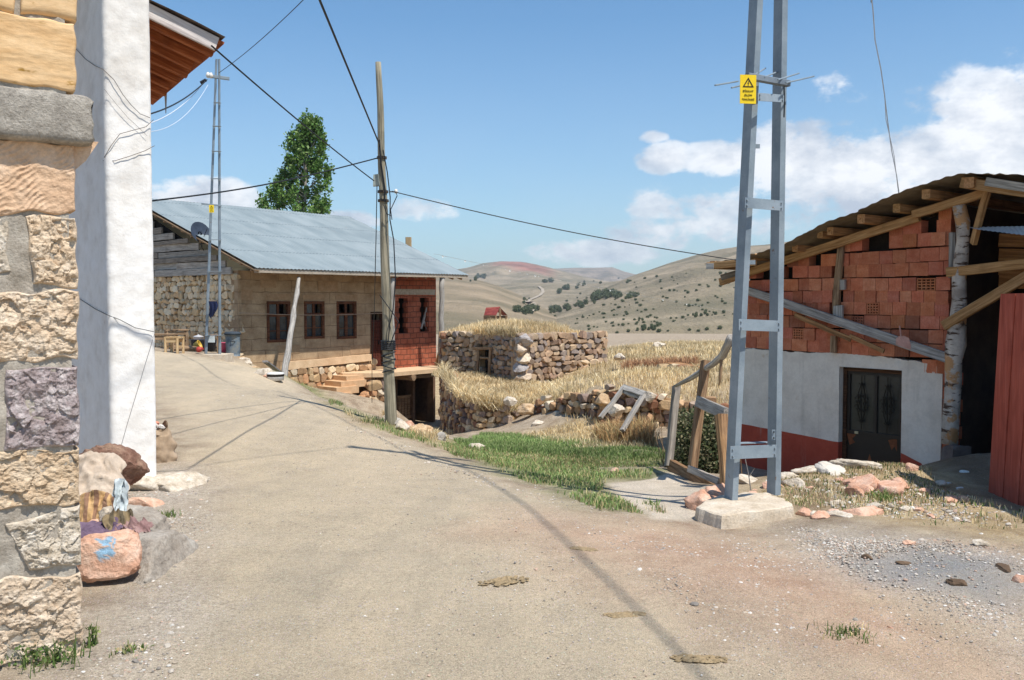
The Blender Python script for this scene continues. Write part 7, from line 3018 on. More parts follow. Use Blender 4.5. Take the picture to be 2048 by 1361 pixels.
    # scrollwork grilles
    for (a, b) in ((b0 + t + .04, sm - .02), (sm + .02, b1 - t - .04)):
        g = MB()
        cx_ = (a + b) / 2
        z0, z1 = zm + .02, dz1 - t - .06
        h = z1 - z0
        r_ = .006

        def q(x, y):
            return SH.pt(cx_ + x, z0 + h * y, -.105)
        g.tube([q(0, 0), q(0, 1)], r_, 5)
        g.tube([q(-.0, .12), q(-.05, .30), q(-.06, .5), q(-.05, .68), q(0, .88)], r_, 5)
        g.tube([q(.0, .12), q(.05, .30), q(.06, .5), q(.05, .68), q(0, .88)], r_, 5)
        for (y, rr, dx) in ((.56, .030, .075), (.62, .022, .045), (.42, .030, .075), (.36, .022, .045), (.49, .025, .055)):
            for sg in (-1, 1):
                g.tube([q(sg * dx + math.cos(k * math.pi / 6) * rr * sg, y + math.sin(k * math.pi / 6) * rr / h) for k in range(11)], r_ * .9, 5)
        for y in (.16, .84):
            g.tube([q(-.045, y + .02), q(-.02, y - .01), q(0, y + .01), q(.02, y - .01), q(.045, y + .02)], r_, 5)
        g.build('scroll_grille', M_DARK, door)
    # rust patches: pressed lozenge corners and a star at the foot
    rp_ = MB()
    M_RUSTP = simple('rusty_patch', [lin(110, 66, 44), lin(146, 92, 62)], scale=14, bump=.3)
    for (u, v, w, hh, pts) in ((1694, 866, 18, 24, [(0, 0), (1, .15), (.6, .5), (.9, .8), (.3, 1), (.1, .5)]), (1776, 878, 18, 26, [(0, .1), (1, 0), (1, 1), (.7, .6), (.4, .9)]), (1733, 908, 12, 20, [(0, 1), (.5, 0), (1, 1)])):
        P = [SH.st(u + x * w, v + y * hh, -.12) for x, y in pts]
        rp_.add([tuple(SH.pt(s, zz, -.121)) for s, zz in P], [tuple(range(len(P)))])
    rp_.build('rust_patch', M_RUSTP, door)
    ln = MB()
    SH.pbox(ln, 1709, 863, 1716, 868, -.12, -.10)
    ln.build('latch', simple('pale_metal_latch', [lin(190, 176, 140)], rough=.4), door)
    # --- roof timbers
    O = Vector((0, 0, 0))

    def tim(name, u0, v0, u1, v1, off0, off1, w, h, m=M_SHWOOD, seg=4, col=(1, 1, 1), k=0):
        x = MB()
        x.beam(SH.hit(u0, v0, off0), SH.hit(u1, v1, off1), w, h, Vector((0, 0, 1)), col, seg, .004, k)
        return x.build(name, m, root)
    tim('rafter', 1441, 564, 1838, 434, .12, .12, .07, .115, k=1)
    tim('rafter', 1826, 430, 1978, 384, .20, .20, .07, .105, k=2)
    # wall plate ends, purlins pointing at the viewer and running back
    ends = [(1425, 531, .6, .12), (1505, 514, .3, .10), (1590, 497, .35, .10), (1640, 470, .35, .10), (1660, 462, .40, .11), (1722, 438, .50, .12), (1793, 417, .40, .11), (1852, 389, .50, .12), (1938, 366, .55, .13)]
    dirb = -SH.n
    for i, (u, v, ov, sz) in enumerate(ends):
        x = MB()
        p = SH.hit(u, v, ov)
        x.beam(p, p + dirb * 5.5, sz * .9, sz, (0, 0, 1), (.95 + .05 * (i % 3), .95, .95), 4, .004, 30 + i)
        x.build('purlin', M_SHWOOD, root)
    x = MB()
    x.beam(SH.hit(1415, 532, .62), SH.hit(1512, 525, .55), .05, .10, (0, 0, 1), (1.05, 1, .95), 3, .004, 8)
    x.build('eave_board', M_SHWOOD, root)
    x = MB()
    p, q_ = SH.hit(1413, 533, .66), SH.hit(1428, 533, .63)
    x.beam(p, q_, .03, .085, (0, 0, 1), (1.3, 1.35, 1.4))
    x.build('eave_board', M_GREYWOOD, root)
    # lower purlin end left of the near pylon
    x = MB()
    x.beam(SH.hit(1442, 556, .35), SH.hit(1475, 546, .20), .07, .09, (0, 0, 1), (.8, .78, .75))
    x.build('eave_board', M_GREYWOOD, root)
    # --- sheet roof
    edge = [(1410, 528), (1470, 520), (1520, 506), (1570, 490), (1650, 446), (1710, 424), (1760, 402), (1830, 374), (1890, 355), (1930, 347)]
    rb = MB()
    V, T = [], []
    nn = 150
    es = [SH.st(u, v, .62) for u, v in edge]
    SS = np.linspace(es[0][0], es[-1][0], nn + 1)
    back = 6.0
    for i, s in enumerate(SS):
        z_ = float(np.interp(s, [e[0] for e in es], [e[1] for e in es]))
        for j in range(7):
            o = .62 - back * j / 6
            w = .006 * math.sin(s * 2 * math.pi / .16) + .022 * noise.noise(Vector((s * 1.2, o, 3)))
            ir = .09 * noise.noise(Vector((s * 1.1, 0, 1))) + (.04 if int(s / .8) % 2 else 0) if j == 0 else 0
            V.append(tuple(SH.pt(s, z_ + w, o + ir)))
            T.append((s, o, 0))
    F = [(i * 7 + j, (i + 1) * 7 + j, (i + 1) * 7 + j + 1, i * 7 + j + 1) for i in range(nn) for j in range(6)]
    rb.add(V, F, (1, 1, 1), T)
    sr, zr = es[-1]
    # the far slope beyond the ridge
    V, T = [], []
    for i in range(61):
        s = sr + 4.0 * i / 60
        z_ = zr - .42 * (s - sr) * .32
        for j in range(7):
            o = .62 - back * j / 6
            V.append(tuple(SH.pt(s, z_ + .012 * math.sin(s * 2 * math.pi / .16), o)))
            T.append((s, o, 0))
    F = [(i * 7 + j, (i + 1) * 7 + j, (i + 1) * 7 + j + 1, i * 7 + j + 1) for i in range(60) for j in range(6)]
    rb.add(V, F, (1, 1, 1), T)
    rb.build('roof', M_RUSTSHEET, root, True)
    # beams of the open bay on the right
    tim('beam', 1972, 364, 2100, 384, .55, .5, .05, .10, M_GREYWOOD, 3, (1.15, 1.15, 1.1), 11)
    tim('beam', 1925, 366, 2110, 392, .45, .45, .10, .13, M_SHWOOD, 3, (.85, .85, .85), 12)
    tim('brace', 1978, 372, 1946, 488, .30, .12, .06, .09, M_SHWOOD, 3, (1, 1, 1), 13)
    tim('brace', 1888, 652, 2075, 541, .20, .30, .07, .12, M_SHWOOD, 4, (.92, .9, .88), 14)
    tim('brace', 1895, 545, 2080, 525, .16, .20, .07, .12, M_SHWOOD, 4, (.95, .9, .82), 15)
    tim('brace', 1490, 580, 1912, 722, .14, .16, .05, .125, M_GREYWOOD, 7, (.95, .95, .98), 16)
    tim('bark_strip', 1590, 630, 1702, 680, .12, .13, .03, .07, M_OLDWOOD, 5, (1, .8, .6), 17)
    tim('bark_strip', 1700, 672, 1768, 703, .12, .13, .03, .06, M_OLDWOOD, 4, (1, .8, .6), 18)
    # posts
    def log(name, pts, rad, m, k=1, rough=.07):
        x = MB()
        x.tube(pts, rad, 12, rough=rough, seed=k)
        return x.build(name, m, root, True)
    log('post', [SH.hit(u, v, .03) for u, v in ((1672, 640), (1673, 600), (1676, 560), (1680, 520), (1683, 486))], [.055, .055, .058, .055, .05], M_OLDWOOD, 4, .1)
    x = MB()
    x.beam(SH.hit(1677, 612, .09), SH.hit(1677, 640, .11), .14, .05, SH.n, (.95, .95, .95))
    x.beam(SH.hit(1686, 560, .06), SH.hit(1686, 580, .06), .08, .05, SH.n, (.95, .95, .95))
    x.build('wedge', M_GREYWOOD, root)
    x = MB()
    x.beam(SH.hit(1667, 706, .05), SH.hit(1668, 672, .05), .085, .06, SH.n)
    x.build('post_stub', M_OLDWOOD, root)
    tim('post', 1903, 556, 1904, 466, .10, .08, .07, .06, M_GREYWOOD, 3, (.9, .9, .9), 19)
    # birch trunk
    t = NT('birch_bark')
    tc = t.a('tc').outputs['Vector']
    n1 = t.noise(t.mp(tc, (9, 2.2, 2.2)), 1.6, 8, .65)
    n2 = t.noise(tc, 4, 6, .6)
    c = t.ramp(n2, [(.35, lin(150, 138, 128)), (.6, lin(206, 196, 184))])
    c = t.mix(t.step(n1, .53, .60), c, lin(84, 66, 56))
    c = t.mix(t.step(t.noise(tc, 2.1, 5), .56, .60), c, lin(190, 146, 104))
    M_BIRCH = t.done(c, t.bump(n1, .7, .02), .85, .15)
    pts = [(1900, 888, .12), (1901, 850, .12), (1905, 800, .12), (1906, 760, .12), (1907, 720, .12), (1911, 690, .13), (1915, 650, .12), (1919, 600, .12), (1918, 560, .12), (1922, 520, .12), (1926, 480, .13), (1925, 445, .14), (1918, 412, .15)]
    V_ = [SH.hit(u, v, o) for u, v, o in pts]
    log('birch_post', V_, [.105, .10, .10, .10, .10, .125, .10, .09, .088, .085, .08, .085, .085], M_BIRCH, 7, .08)
    # dark interior of the open bay
    ib = MB()
    se = send + .15
    # floor-level wall of grey blocks, with a gap of daylight above it
    zA, zB = SH.st(1950, 730, -2.4)[1], SH.st(1950, 655, -2.4)[1]
    z1_ = zr - .2
    wall_holes(ib, SH, se - .3, se + 4.2, -1.0, z1_, [(se + .15, se + 1.5, zA, zB)], .2, -2.4)
    SH.box(ib, se + 3.9, se + 4.1, -1, z1_, .1, -2.4)
    SH.box(ib, se - .25, se - .1, -1, z1_ - .1, -.25, -2.4)
    ib.build('inner_wall', simple('dark_block_wall', [lin(58, 48, 42), lin(84, 70, 60)], scale=3, bump=.5), root)
    x = MB()
    x.beam(SH.hit(1925, 722, -2.2), SH.hit(2010, 660, -2.2), .06, .20, (0, 0, 1), (.4, .4, .4))
    x.build('inner_beam', M_OLDWOOD, root)
    x = MB()
    for (v0, v1) in ((470, 492), (500, 522), (526, 548), (552, 576)):
        x.beam(SH.hit(1998, (v0 + v1) / 2, -.5), SH.hit(2110, (v0 + v1) / 2 + 2, -.6), .03, .17, (0, 0, 1), (.9, .7, .5))
    x.build('inner_board', M_SHWOOD, root)
    # pale sheet awning in the bay
    aw = MB()
    V, T = [], []
    A, B = SH.hit(1938, 455, .10), SH.hit(2075, 452, .35)
    Cc, Dd = SH.hit(1952, 459, .35), SH.hit(2090, 476, .75)
    for i in range(61):
        for j in range(3):
            a, b = i / 60, j / 2
            p = A.lerp(B, a).lerp(Cc.lerp(Dd, a), b) + Vector((0, 0, .003 * math.sin(i * 1.5)))
            V.append(tuple(p))
    F = [(i * 3 + j, (i + 1) * 3 + j, (i + 1) * 3 + j + 1, i * 3 + j + 1) for i in range(60) for j in range(2)]
    aw.add(V, F)
    aw.build('awning_sheet', simple('pale_blue_sheet', [lin(206, 206, 202), lin(222, 222, 218)], rough=.5, bump=.1), root, True)
    # footing stone of the birch post
    p = SH.hit(1915, 912, .15)
    blob('footing_stone', p, (.5, .4, .34), 77, simple('grey_dressed_stone', [lin(96, 86, 82), lin(124, 112, 106)], bump=.6), 'squared grey stone block carrying the birch post of the brick shed', 'stone', None, 14, boxy=.3)
    # left end wall and back, so the shed is a closed box
    cw = MB()
    O2 = SH.pt(0, 0, -.0)
    E = Plane((O2.x, O2.y), (O2.x - SH.n.x * 5, O2.y - SH.n.y * 5))
    E.n = -SH.f
    E.box(cw, .30, 5, -1.4, cut(roof, 0) - .05, -.25, -.02)
    SH.box(cw, .0, send, -1.4, cut(roof, 0), -5.0, -5.2)
    cw.build('side_wall', M_SBRICK, root)
    # dust pan on the diagonal plank
    r2 = empty('dustpan', tuple(SH.hit(1806, 694, .14)), 'pinkish metal dustpan shovel standing on the diagonal plank of the brick shed', 'dustpan')
    m = MB()
    prof = [(1792, 690), (1792, 678), (1797, 673), (1808, 672), (1818, 677), (1822, 692), (1821, 700), (1806, 695)]
    P = [SH.hit(u, v, .19) for u, v in prof]
    Q = [SH.hit(u, v, .17) for u, v in prof]
    k = len(P)
    m.add([tuple(p) for p in P + Q], [tuple(range(k)), tuple(range(2 * k - 1, k - 1, -1))] + [(i, (i + 1) % k, k + (i + 1) % k, k + i) for i in range(k)])
    M_PAN = simple('dusty_pink_metal', [lin(176, 128, 116), lin(200, 158, 146)], rough=.5, bump=.1)
    m.build('pan', M_PAN, r2)
    m = MB()
    m.tube([SH.hit(1802, 675, .18), SH.hit(1801, 664, .18), SH.hit(1799, 652, .18)], .010, 6)
    m.build('handle', M_PAN, r2)


M_GLASS2 = simple('dim_door_glass', [lin(34, 34, 34), lin(56, 57, 56)], scale=3, rough=.25, bump=.03, spec=.5)
shed()


def red_door():
    a, b = at(1976, 972, 8.6), at(2060, 1012, 7.75)
    pl = Plane((a.x, a.y), (b.x, b.y))
    root = empty('plank_shed', (a.x, a.y, pl.st(1976, 972)[1]), 'open shed fronted by faded red vertical planks, beside the birch post of the brick shed', 'shed')
    s = 0
    k = 0
    rg = rnd(5)
    zt = pl.st(2003, 588)[1]
    M_REDP = wood('faded_red_paint_wood', lin(150, 70, 54), lin(170, 84, 66), lin(184, 100, 82), gx=.8, gy=10)
    lean0 = pl.st(2001, 588)[0]
    widths = [.165, .155, .16, .15, .16, .16, .16]
    for w in widths:
        m = MB()
        ln = .0
        o = .0 + .008 * (k % 2)
        V = []
        zb = -.34 + rg.uniform(-.03, .02)
        for off in (o, o - .025):
            for (ss, zz) in ((s + .003, zb), (s + w - .003, zb), (s + w - .003 + lean0, zt), (s + .003 + lean0, zt)):
                V.append((ss, zz, off))
        P = [tuple(pl.pt(x, y, z_)) for x, y, z_ in V]
        T = [(y + k * 3, x, 0) for x, y, z_ in V]
        m.add(P, [(0, 1, 2, 3), (7, 6, 5, 4), (0, 4, 5, 1), (1, 5, 6, 2), (2, 6, 7, 3), (3, 7, 4, 0)], (1, 1, 1), T)
        m.build('plank', M_REDP, root)
        s += w
        k += 1
    m = MB()
    for z in (.1, 1.3):
        pl.box(m, 0 + lean0 * .5, s, z, z + .1, -.03, -.055)
    m.build('batten', M_OLDWOOD, root)
    m = MB()
    V, T = [], []
    for i in range(41):
        for j in range(6):
            x, y = 5.50 + 4.2 * i / 40, 5.3 + 4.6 * j / 5
            x += (.05 * noise.noise(Vector((y * 2, 0, 0))) + .08 * (y - 7) / 2.5) if i == 0 else 0
            V.append((x, y, 3.25 + .18 * (x - 5.4) + .012 * math.sin(i * 2.2)))
            T.append((x, y, 0))
    m.add(V, [(i * 6 + j, (i + 1) * 6 + j, (i + 1) * 6 + j + 1, i * 6 + j + 1) for i in range(40) for j in range(5)], (1, 1, 1), T)
    m.build('roof', M_RUSTSHEET, root)
    for (x, y) in ((5.75, 5.6), (9.3, 5.6), (9.3, 9.5), (5.95, 9.5)):
        m = MB()
        m.beam((x, y, gz(x, y) - .2), (x, y, 3.2 + .18 * (x - 5.4)), .14, .14, (0, 1, 0))
        m.build('post', M_OLDWOOD, root)
    m = MB()
    m.box((9.35, 7.5, 1.4), (.08, 4.0, 3.4))
    m.box((7.6, 9.55, 1.4), (3.4, .08, 3.2))
    m.build('wall', M_REDP, root)


red_door()

# ------------------------------------------------------------------ wires
def wire(pts, r, label, name='overhead_wire', m=None, sag=0.0, n=24, cat='wire', grp=None):
    P = []
    if len(pts) == 2:
        a, b = pts
        for k in range(n + 1):
            t = k / n
            P.append(a.lerp(b, t) - Vector((0, 0, sag * 4 * t * (1 - t))))
    else:
        P = pts
    x = MB()
    x.tube(P, r, 6)
    return tag(x.build(name, m or M_WIRE), label, cat, grp)


def wires():
    tL, tR, ct, H = PYL
    pt = Vector((ct.x, ct.y, H - .15))
    # main cable into the wooden pole, coming over from behind the viewer
    a = at(760, 292, 13.25)
    b = at(640, 2, 7.4)
    d = (b - a)
    wire([a, b, b + d * .06, b + Vector((-2.9, -1.9, .35))], .011, 'thick black cable dropping steeply to the wooden pole from the top of the photo')
    wire([at(423, 92, 8.1), at(748, 362, 13.25)], .008, 'black wire running from the boarded eave corner down to the box on the wooden pole', sag=.03)
    a, b = at(757, 316, 13.25), at(296, 403, 9.4)
    P = []
    for k in range(30):
        t = k / 29
        u = 757 + (296 - 757) * t
        v = 316 + 87 * t + 12 * math.sin(math.pi * t) * .9
        D = 13.25 + (9.4 - 13.25) * t
        P.append(at(u, v, D))
    wire(P, .009, 'sagging black wire from the wooden pole across the poplar to the whitewashed house')
    P = []
    for k in range(30):
        t = k / 29
        P.append(at(784 + (1500 - 784) * t, 383 + 142 * t + 8 * math.sin(math.pi * t) + 10 * t * (1 - t), 13.2 + (13.4 - 13.2) * t))
    wire(P, .007, 'thin wire from the white insulator of the wooden pole to the brick shed roof')
    a = at(438, 146, 26.9)
    wire([a, pt], .010, 'long cable from the far pylon to the top of the near pylon', sag=.5, n=40)
    for k, (dx, r) in enumerate(((-.55, .007), (.5, .013))):
        s = Vector((ct.x + dx, ct.y + dx * .27, H - .1))
        e = s + (Vector((-9.5, -10.5, -1.2)) if k == 0 else Vector((3.1, -16, -.8)))
        wire([s, e], r, 'cable leaving the near pylon top for the houses behind the viewer' if k == 0 else 'cable leaving the near pylon top along the road behind the viewer', sag=.3, n=40)
    a = at(414, 160, 26.9)
    wire([a, at(290, 231, 20)], .018, 'dark service cable from the far pylon to the whitewashed house', sag=.15)
    M_WW = simple('pale_taped_wire', [lin(190, 200, 214), lin(216, 220, 226)], bump=.1)
    wire([at(412, 160, 26.9), at(290, 250, 20)], .010, 'pale taped wire just under the service cable left of the far pylon', m=M_WW, sag=.2)
    wire([at(416, 170, 26.9), at(290, 264, 20)], .007, 'lowest and thinnest pale wire left of the far pylon', m=M_WW, sag=.35)
    c = MB()
    p = at(408, 163, 26.7)
    c.tube([p + Vector((-.1, 0, -.05)), p + Vector((.06, 0, .04))], .05, 8)
    tag(c.build('cable_joint', M_WIRE), 'black cable joint on the service cable beside the far pylon arm', 'cable joint')
    # white twisted drop wire over the shed
    P = [at(u, v, D) for u, v, D in ((1738, -40, 9.2), (1746, 20, 9.6), (1750, 80, 9.9), (1762, 140, 10.3), (1769, 190, 10.7), (1775, 240, 11), (1783, 300, 11.4), (1793, 350, 11.7), (1799, 392, 12.0))]
    wire(P, .006, 'thin pale wire dangling from the sky down to the brick shed roof', m=M_WW)
    P = [at(u, v, D) for u, v, D in ((1769, 185, 10.7), (1772, 240, 11), (1788, 310, 11.4), (1797, 388, 12.0))]
    wire(P, .004, 'finer second strand twisted beside the pale dangling wire', m=M_WW)
    wire([at(1743, 5, 9.5), at(1745, -30, 9.4)], .009, 'short black end of the dangling pale wire at the top of the photo')
    # vertical wires beside the pole
    wire([at(754, 372, 13.2), at(752, 480, 13.5), at(750, 560, 14.5), at(748, 640, 16.5), at(744, 740, 18.0), at(744, 806, 18.6)], .007, 'thin dark wire hanging from the junction box down to the porch steps')
    # clothes line across the house front
    P = []
    for k in range(20):
        t = k / 19
        P.append(FH.hit(478 + (764 - 478) * t, 626 + 4 * math.sin(math.pi * t) + 1 * t, .5))
    wire(P, .010, 'pale clothes line stretched across the front of the long house', name='clothes_line', m=simple('pale_line', [lin(170, 150, 130)], bump=0))
    # wires stapled on the whitewashed pier
    M_PW = simple('grey_house_wire', [lin(120, 112, 106)], bump=.1)

    def pierhit(u, v):
        r_ = ray(u, v)
        A, B = (EDGE, RGT) if u > 217 else (LFT, EDGE)
        n = Vector((B.y - A.y, -(B.x - A.x), 0))
        t = (A - EYE).xy.dot(n.xy) / r_.xy.dot(n.xy)
        return EYE + r_ * (t - .02)
    W = [([(150, 96), (170, 118), (190, 132), (206, 139), (228, 160), (246, 190), (262, 210), (280, 228), (300, 236)], 'curved grey wire on the upper part of the white pier'),
         ([(208, 316), (222, 292), (240, 268), (270, 260), (292, 254), (307, 240)], 'S-shaped grey wire in the middle of the white pier'),
         ([(206, 322), (230, 322), (262, 312), (290, 302), (309, 292)], 'lowest wavy wire crossing the lit face of the white pier'),
         ([(156, 596), (190, 618), (214, 630), (240, 640), (270, 656), (308, 664)], 'dark cable sagging across the white pier at mid height'),
         ([(309, 668), (290, 730), (272, 790), (254, 850), (240, 900)], 'thin straight wire slanting down the lower white pier'),
         ([(208, 178), (232, 208), (256, 236), (280, 258), (294, 272)], 'faint straight wire slanting across the upper white pier')]
    for i, (pts, lab) in enumerate(W):
        wire([pierhit(u, v) for u, v in pts], .0028 if i != 5 and i != 4 else .0016, lab, name='wall_wire', m=M_WIRE if i == 3 else M_PW)
    # bunting line over the valley
    root = empty('bunting_line', tuple(at(872, 506, 40)), 'line of small white scraps strung over the valley from the house roof', 'bunting')
    P = []
    for k in range(60):
        t = k / 59
        u = 868 + (1480 - 868) * t
        v = 508 + 118 * t + 4 * math.sin(math.pi * t)
        P.append(at(u, v, 40 + 14 * t))
    x = MB()
    x.tube(P, .007, 4)
    x.build('line', simple('thin_grey_line', [lin(150, 150, 146)], bump=0), root)
    rg = rnd(31)
    for k in range(56):
        i = k + rg.random()
        a = P[int(i)].lerp(P[min(59, int(i) + 1)], i % 1)
        s = rg.uniform(.02, .045)
        if rg.random() < .12:
            s = .075
        f = MB()
        f.add([tuple(a + Vector((-s * .6, 0, 0))), tuple(a + Vector((s * .6, .02, 0))), tuple(a + Vector((s * .5, .03, -s))), tuple(a + Vector((-s * .3, -.02, -s * 1.1)))], [(0, 1, 2, 3)])
        f.build('flag', simple('white_scrap', [lin(214, 214, 208)], bump=0), root)


wires()

# ------------------------------------------------------------------ stones, litter and weeds
def stones_mound():
    rows = [
        # (u, v, D or None, size, squash, material, label)
        (1400, 1018, None, (.34, .30, .26), M_PINK, 'reddish boulder touching the left side of the pylon foot'),
        (1432, 998, None, (.42, .26, .22), M_PINK, 'pink stone just behind the pylon foot on the left'),
        (1490, 968, None, (.34, .26, .15), M_PALE, 'pale stone between the pylon legs'),
        (1535, 1010, None, (.24, .2, .12), M_PALE, 'pale stone lying on the rear of the concrete foot'),
        (1585, 972, None, (.30, .2, .13), M_PALE, 'flat pale stone just right of the right pylon leg'),
        (1618, 946, None, (.36, .24, .15), M_PALE, 'whitish stone at the left end of the row below the red dado'),
        (1660, 944, None, (.46, .26, .14), simple('white_limestone', [lin(196, 186, 172), lin(216, 208, 196)], bump=.7), 'long white stone in the row below the shed door'),
        (1712, 934, None, (.50, .26, .12), M_PALE, 'long flat pale slab in front of the shed door'),
        (1742, 926, None, (.26, .2, .16), M_ROCKTAN, 'tan upright stone in front of the rust star of the door'),
        (1768, 926, None, (.22, .2, .14), M_PINK, 'small pink stone right of the tan upright stone'),
        (1786, 924, None, (.24, .2, .15), M_PINK, 'rounded pink stone at the right end of the door row'),
        (1822, 940, None, (.2, .16, .12), M_PINK, 'pink stone near the bare brick corner of the shed'),
        (1702, 970, None, (.22, .2, .12), M_PINK, 'small pink stone left of the big pink cluster on the mound'),
        (1738, 975, None, (.42, .36, .20), M_PINK, 'large pink limestone in the middle of the mound'),
        (1776, 985, None, (.36, .30, .18), M_PINK, 'large pale pink stone with a dark crack on the mound'),
        (1800, 975, None, (.22, .2, .14), M_PINK, 'pink stone at the right end of the mound cluster'),
        (1712, 990, None, (.2, .18, .14), M_PINK, 'small dark pink stone under the big pink limestone'),
        (1728, 1030, None, (.38, .2, .14), M_PINK, 'pink stone half buried at the foot of the mound'),
        (1608, 1030, None, (.2, .14, .08), M_PINK, 'small pink stone right of the concrete foot'),
        (1680, 1034, None, (.26, .16, .08), M_PALE, 'flat pale stone at the foot of the mound'),
        (1900, 1002, None, (.22, .14, .07), M_PINK, 'flat pink stone in the dry grass below the byre shadow'),
        (1880, 968, None, (.12, .1, .06), M_PALE, 'small white stone at the edge of the byre shadow'),
        (1962, 1090, None, (.14, .1, .06), M_PALE, 'pale stone at the edge of the trampled gravel on the right'),
        (1540, 978, None, (.2, .18, .1), M_PINK, 'pink stone behind the right pylon leg'),
        (1570, 958, None, (.26, .2, .1), M_PALE, 'pale stone right behind the right pylon leg'),
        (1640, 1036, None, (.2, .14, .09), M_PINK, 'rough pink stone between the concrete foot and the mound'),
        (1230, 944, None, (.16, .12, .08), M_PINK, 'pink stone lying at the left end of the concrete path'),
        (1815, 1090, None, (.14, .06, .05), M_PINK, 'reddish splinter stone above the ash patch'),
        (1735, 1116, None, (.10, .06, .03), simple('charred_wood', [lin(84, 68, 54), lin(120, 98, 78)], bump=.5), 'charred wood scrap at the left of the ash patch'),
        (1806, 1128, None, (.09, .05, .03), simple('charred_wood', []), 'charred wood scrap in the middle of the ash patch'),
        (2008, 1138, None, (.17, .08, .03), simple('charred_wood', []), 'flat dark bark piece right of the ash patch'),
        (1915, 1170, None, (.12, .08, .04), simple('charred_wood', []), 'small bark piece at the lower edge of the ash patch'),
        (2034, 1162, None, (.07, .08, .07), M_PINK, 'small red stone at the right border of the photo'),
        (1780, 1260, None, (.03, .02, .02), M_PINK, 'tiny red stone above the grass tuft on the right'),
    ]
    for i, (u, v, D, size, m, lab) in enumerate(rows):
        g = ground_at(u, v)
        g.z += size[2] * .12
        blob('bark_piece' if 'bark' in lab or 'scrap' in lab else 'stone', g, size, 900 + i, m, lab, 'wood' if 'bark' in lab or 'scrap' in lab else 'stone', None, 12, rotz=i * 1.3, rough=.09)
    rg = rnd(19)
    for k in range(34):
        u, v = rg.uniform(1500, 1960), rg.uniform(950, 1040)
        if u > 1800 and v < 975 or u < 1600 and v > 1000:
            continue
        g = ground_at(u, v)
        s = rg.uniform(.05, .13)
        g.z += s * .1
        blob('mound_stone', g, (s * 1.3, s, s * .6), 1200 + k, M_PINK if k % 2 else M_PALE, ('small pink' if k % 2 else 'small pale') + ' stone scattered over the mound before the shed', 'stone', 'small stones scattered over the mound', 6, rotz=k)
    # bits of litter
    rg = rnd(3)
    for (u, v, w, lab) in ((362, 1123, .04, 'white paper scrap on the left side of the road'), (1930, 946, .12, 'crumpled white-blue wrapper in the shadow before the byre'), (1918, 979, .08, 'white scrap below the crumpled wrapper in the byre shadow'), (1897, 969, .07, 'white crumb of plaster in the byre shadow')):
        g = ground_at(u, v)
        m = MB()
        put_rock(m, g + Vector((0, 0, .01)), (w, w * .6, w * .35), rg, (1, 1, 1))
        tag(m.build('paper_scrap', simple('white_scrap', [])), lab, 'litter')
    # dung patties
    t = simple('dry_dung', [lin(140, 120, 90), lin(168, 148, 116)], bump=.8, bscale=50)
    for i, (u, v, w, lab) in enumerate(((1008, 1164, .26, 'flat brown dung patty in the middle of the road'), (1250, 1232, .16, 'flat brown dung patty on the road to the right of the cable shadow'), (1400, 1320, .18, 'flat dung patty near the bottom edge of the photo'), (1168, 1100, .14, 'small dung patty on the reddish soil'))):
        g = ground_at(u, v)
        m = MB()
        rq = rnd(60 + i)
        for j in range(150):
            a = rq.uniform(0, 6.28)
            r_ = w * .5 * math.sqrt(rq.random()) * (1 + .4 * math.sin(a * 2 + i))
            x, y = g.x + r_ * math.cos(a), g.y + r_ * .6 * math.sin(a)
            z_ = rq.uniform(.012, .034)
            put_rock(m, (x, y, gz(x, y) + .002), (z_, z_ * .8, .009), rq, [(1, 1, 1), (.85, .85, .85), (1.15, 1.12, 1.1)][j % 3], False, True)
        tag(m.build('dung_patty', t), lab, 'dung')


stones_mound()


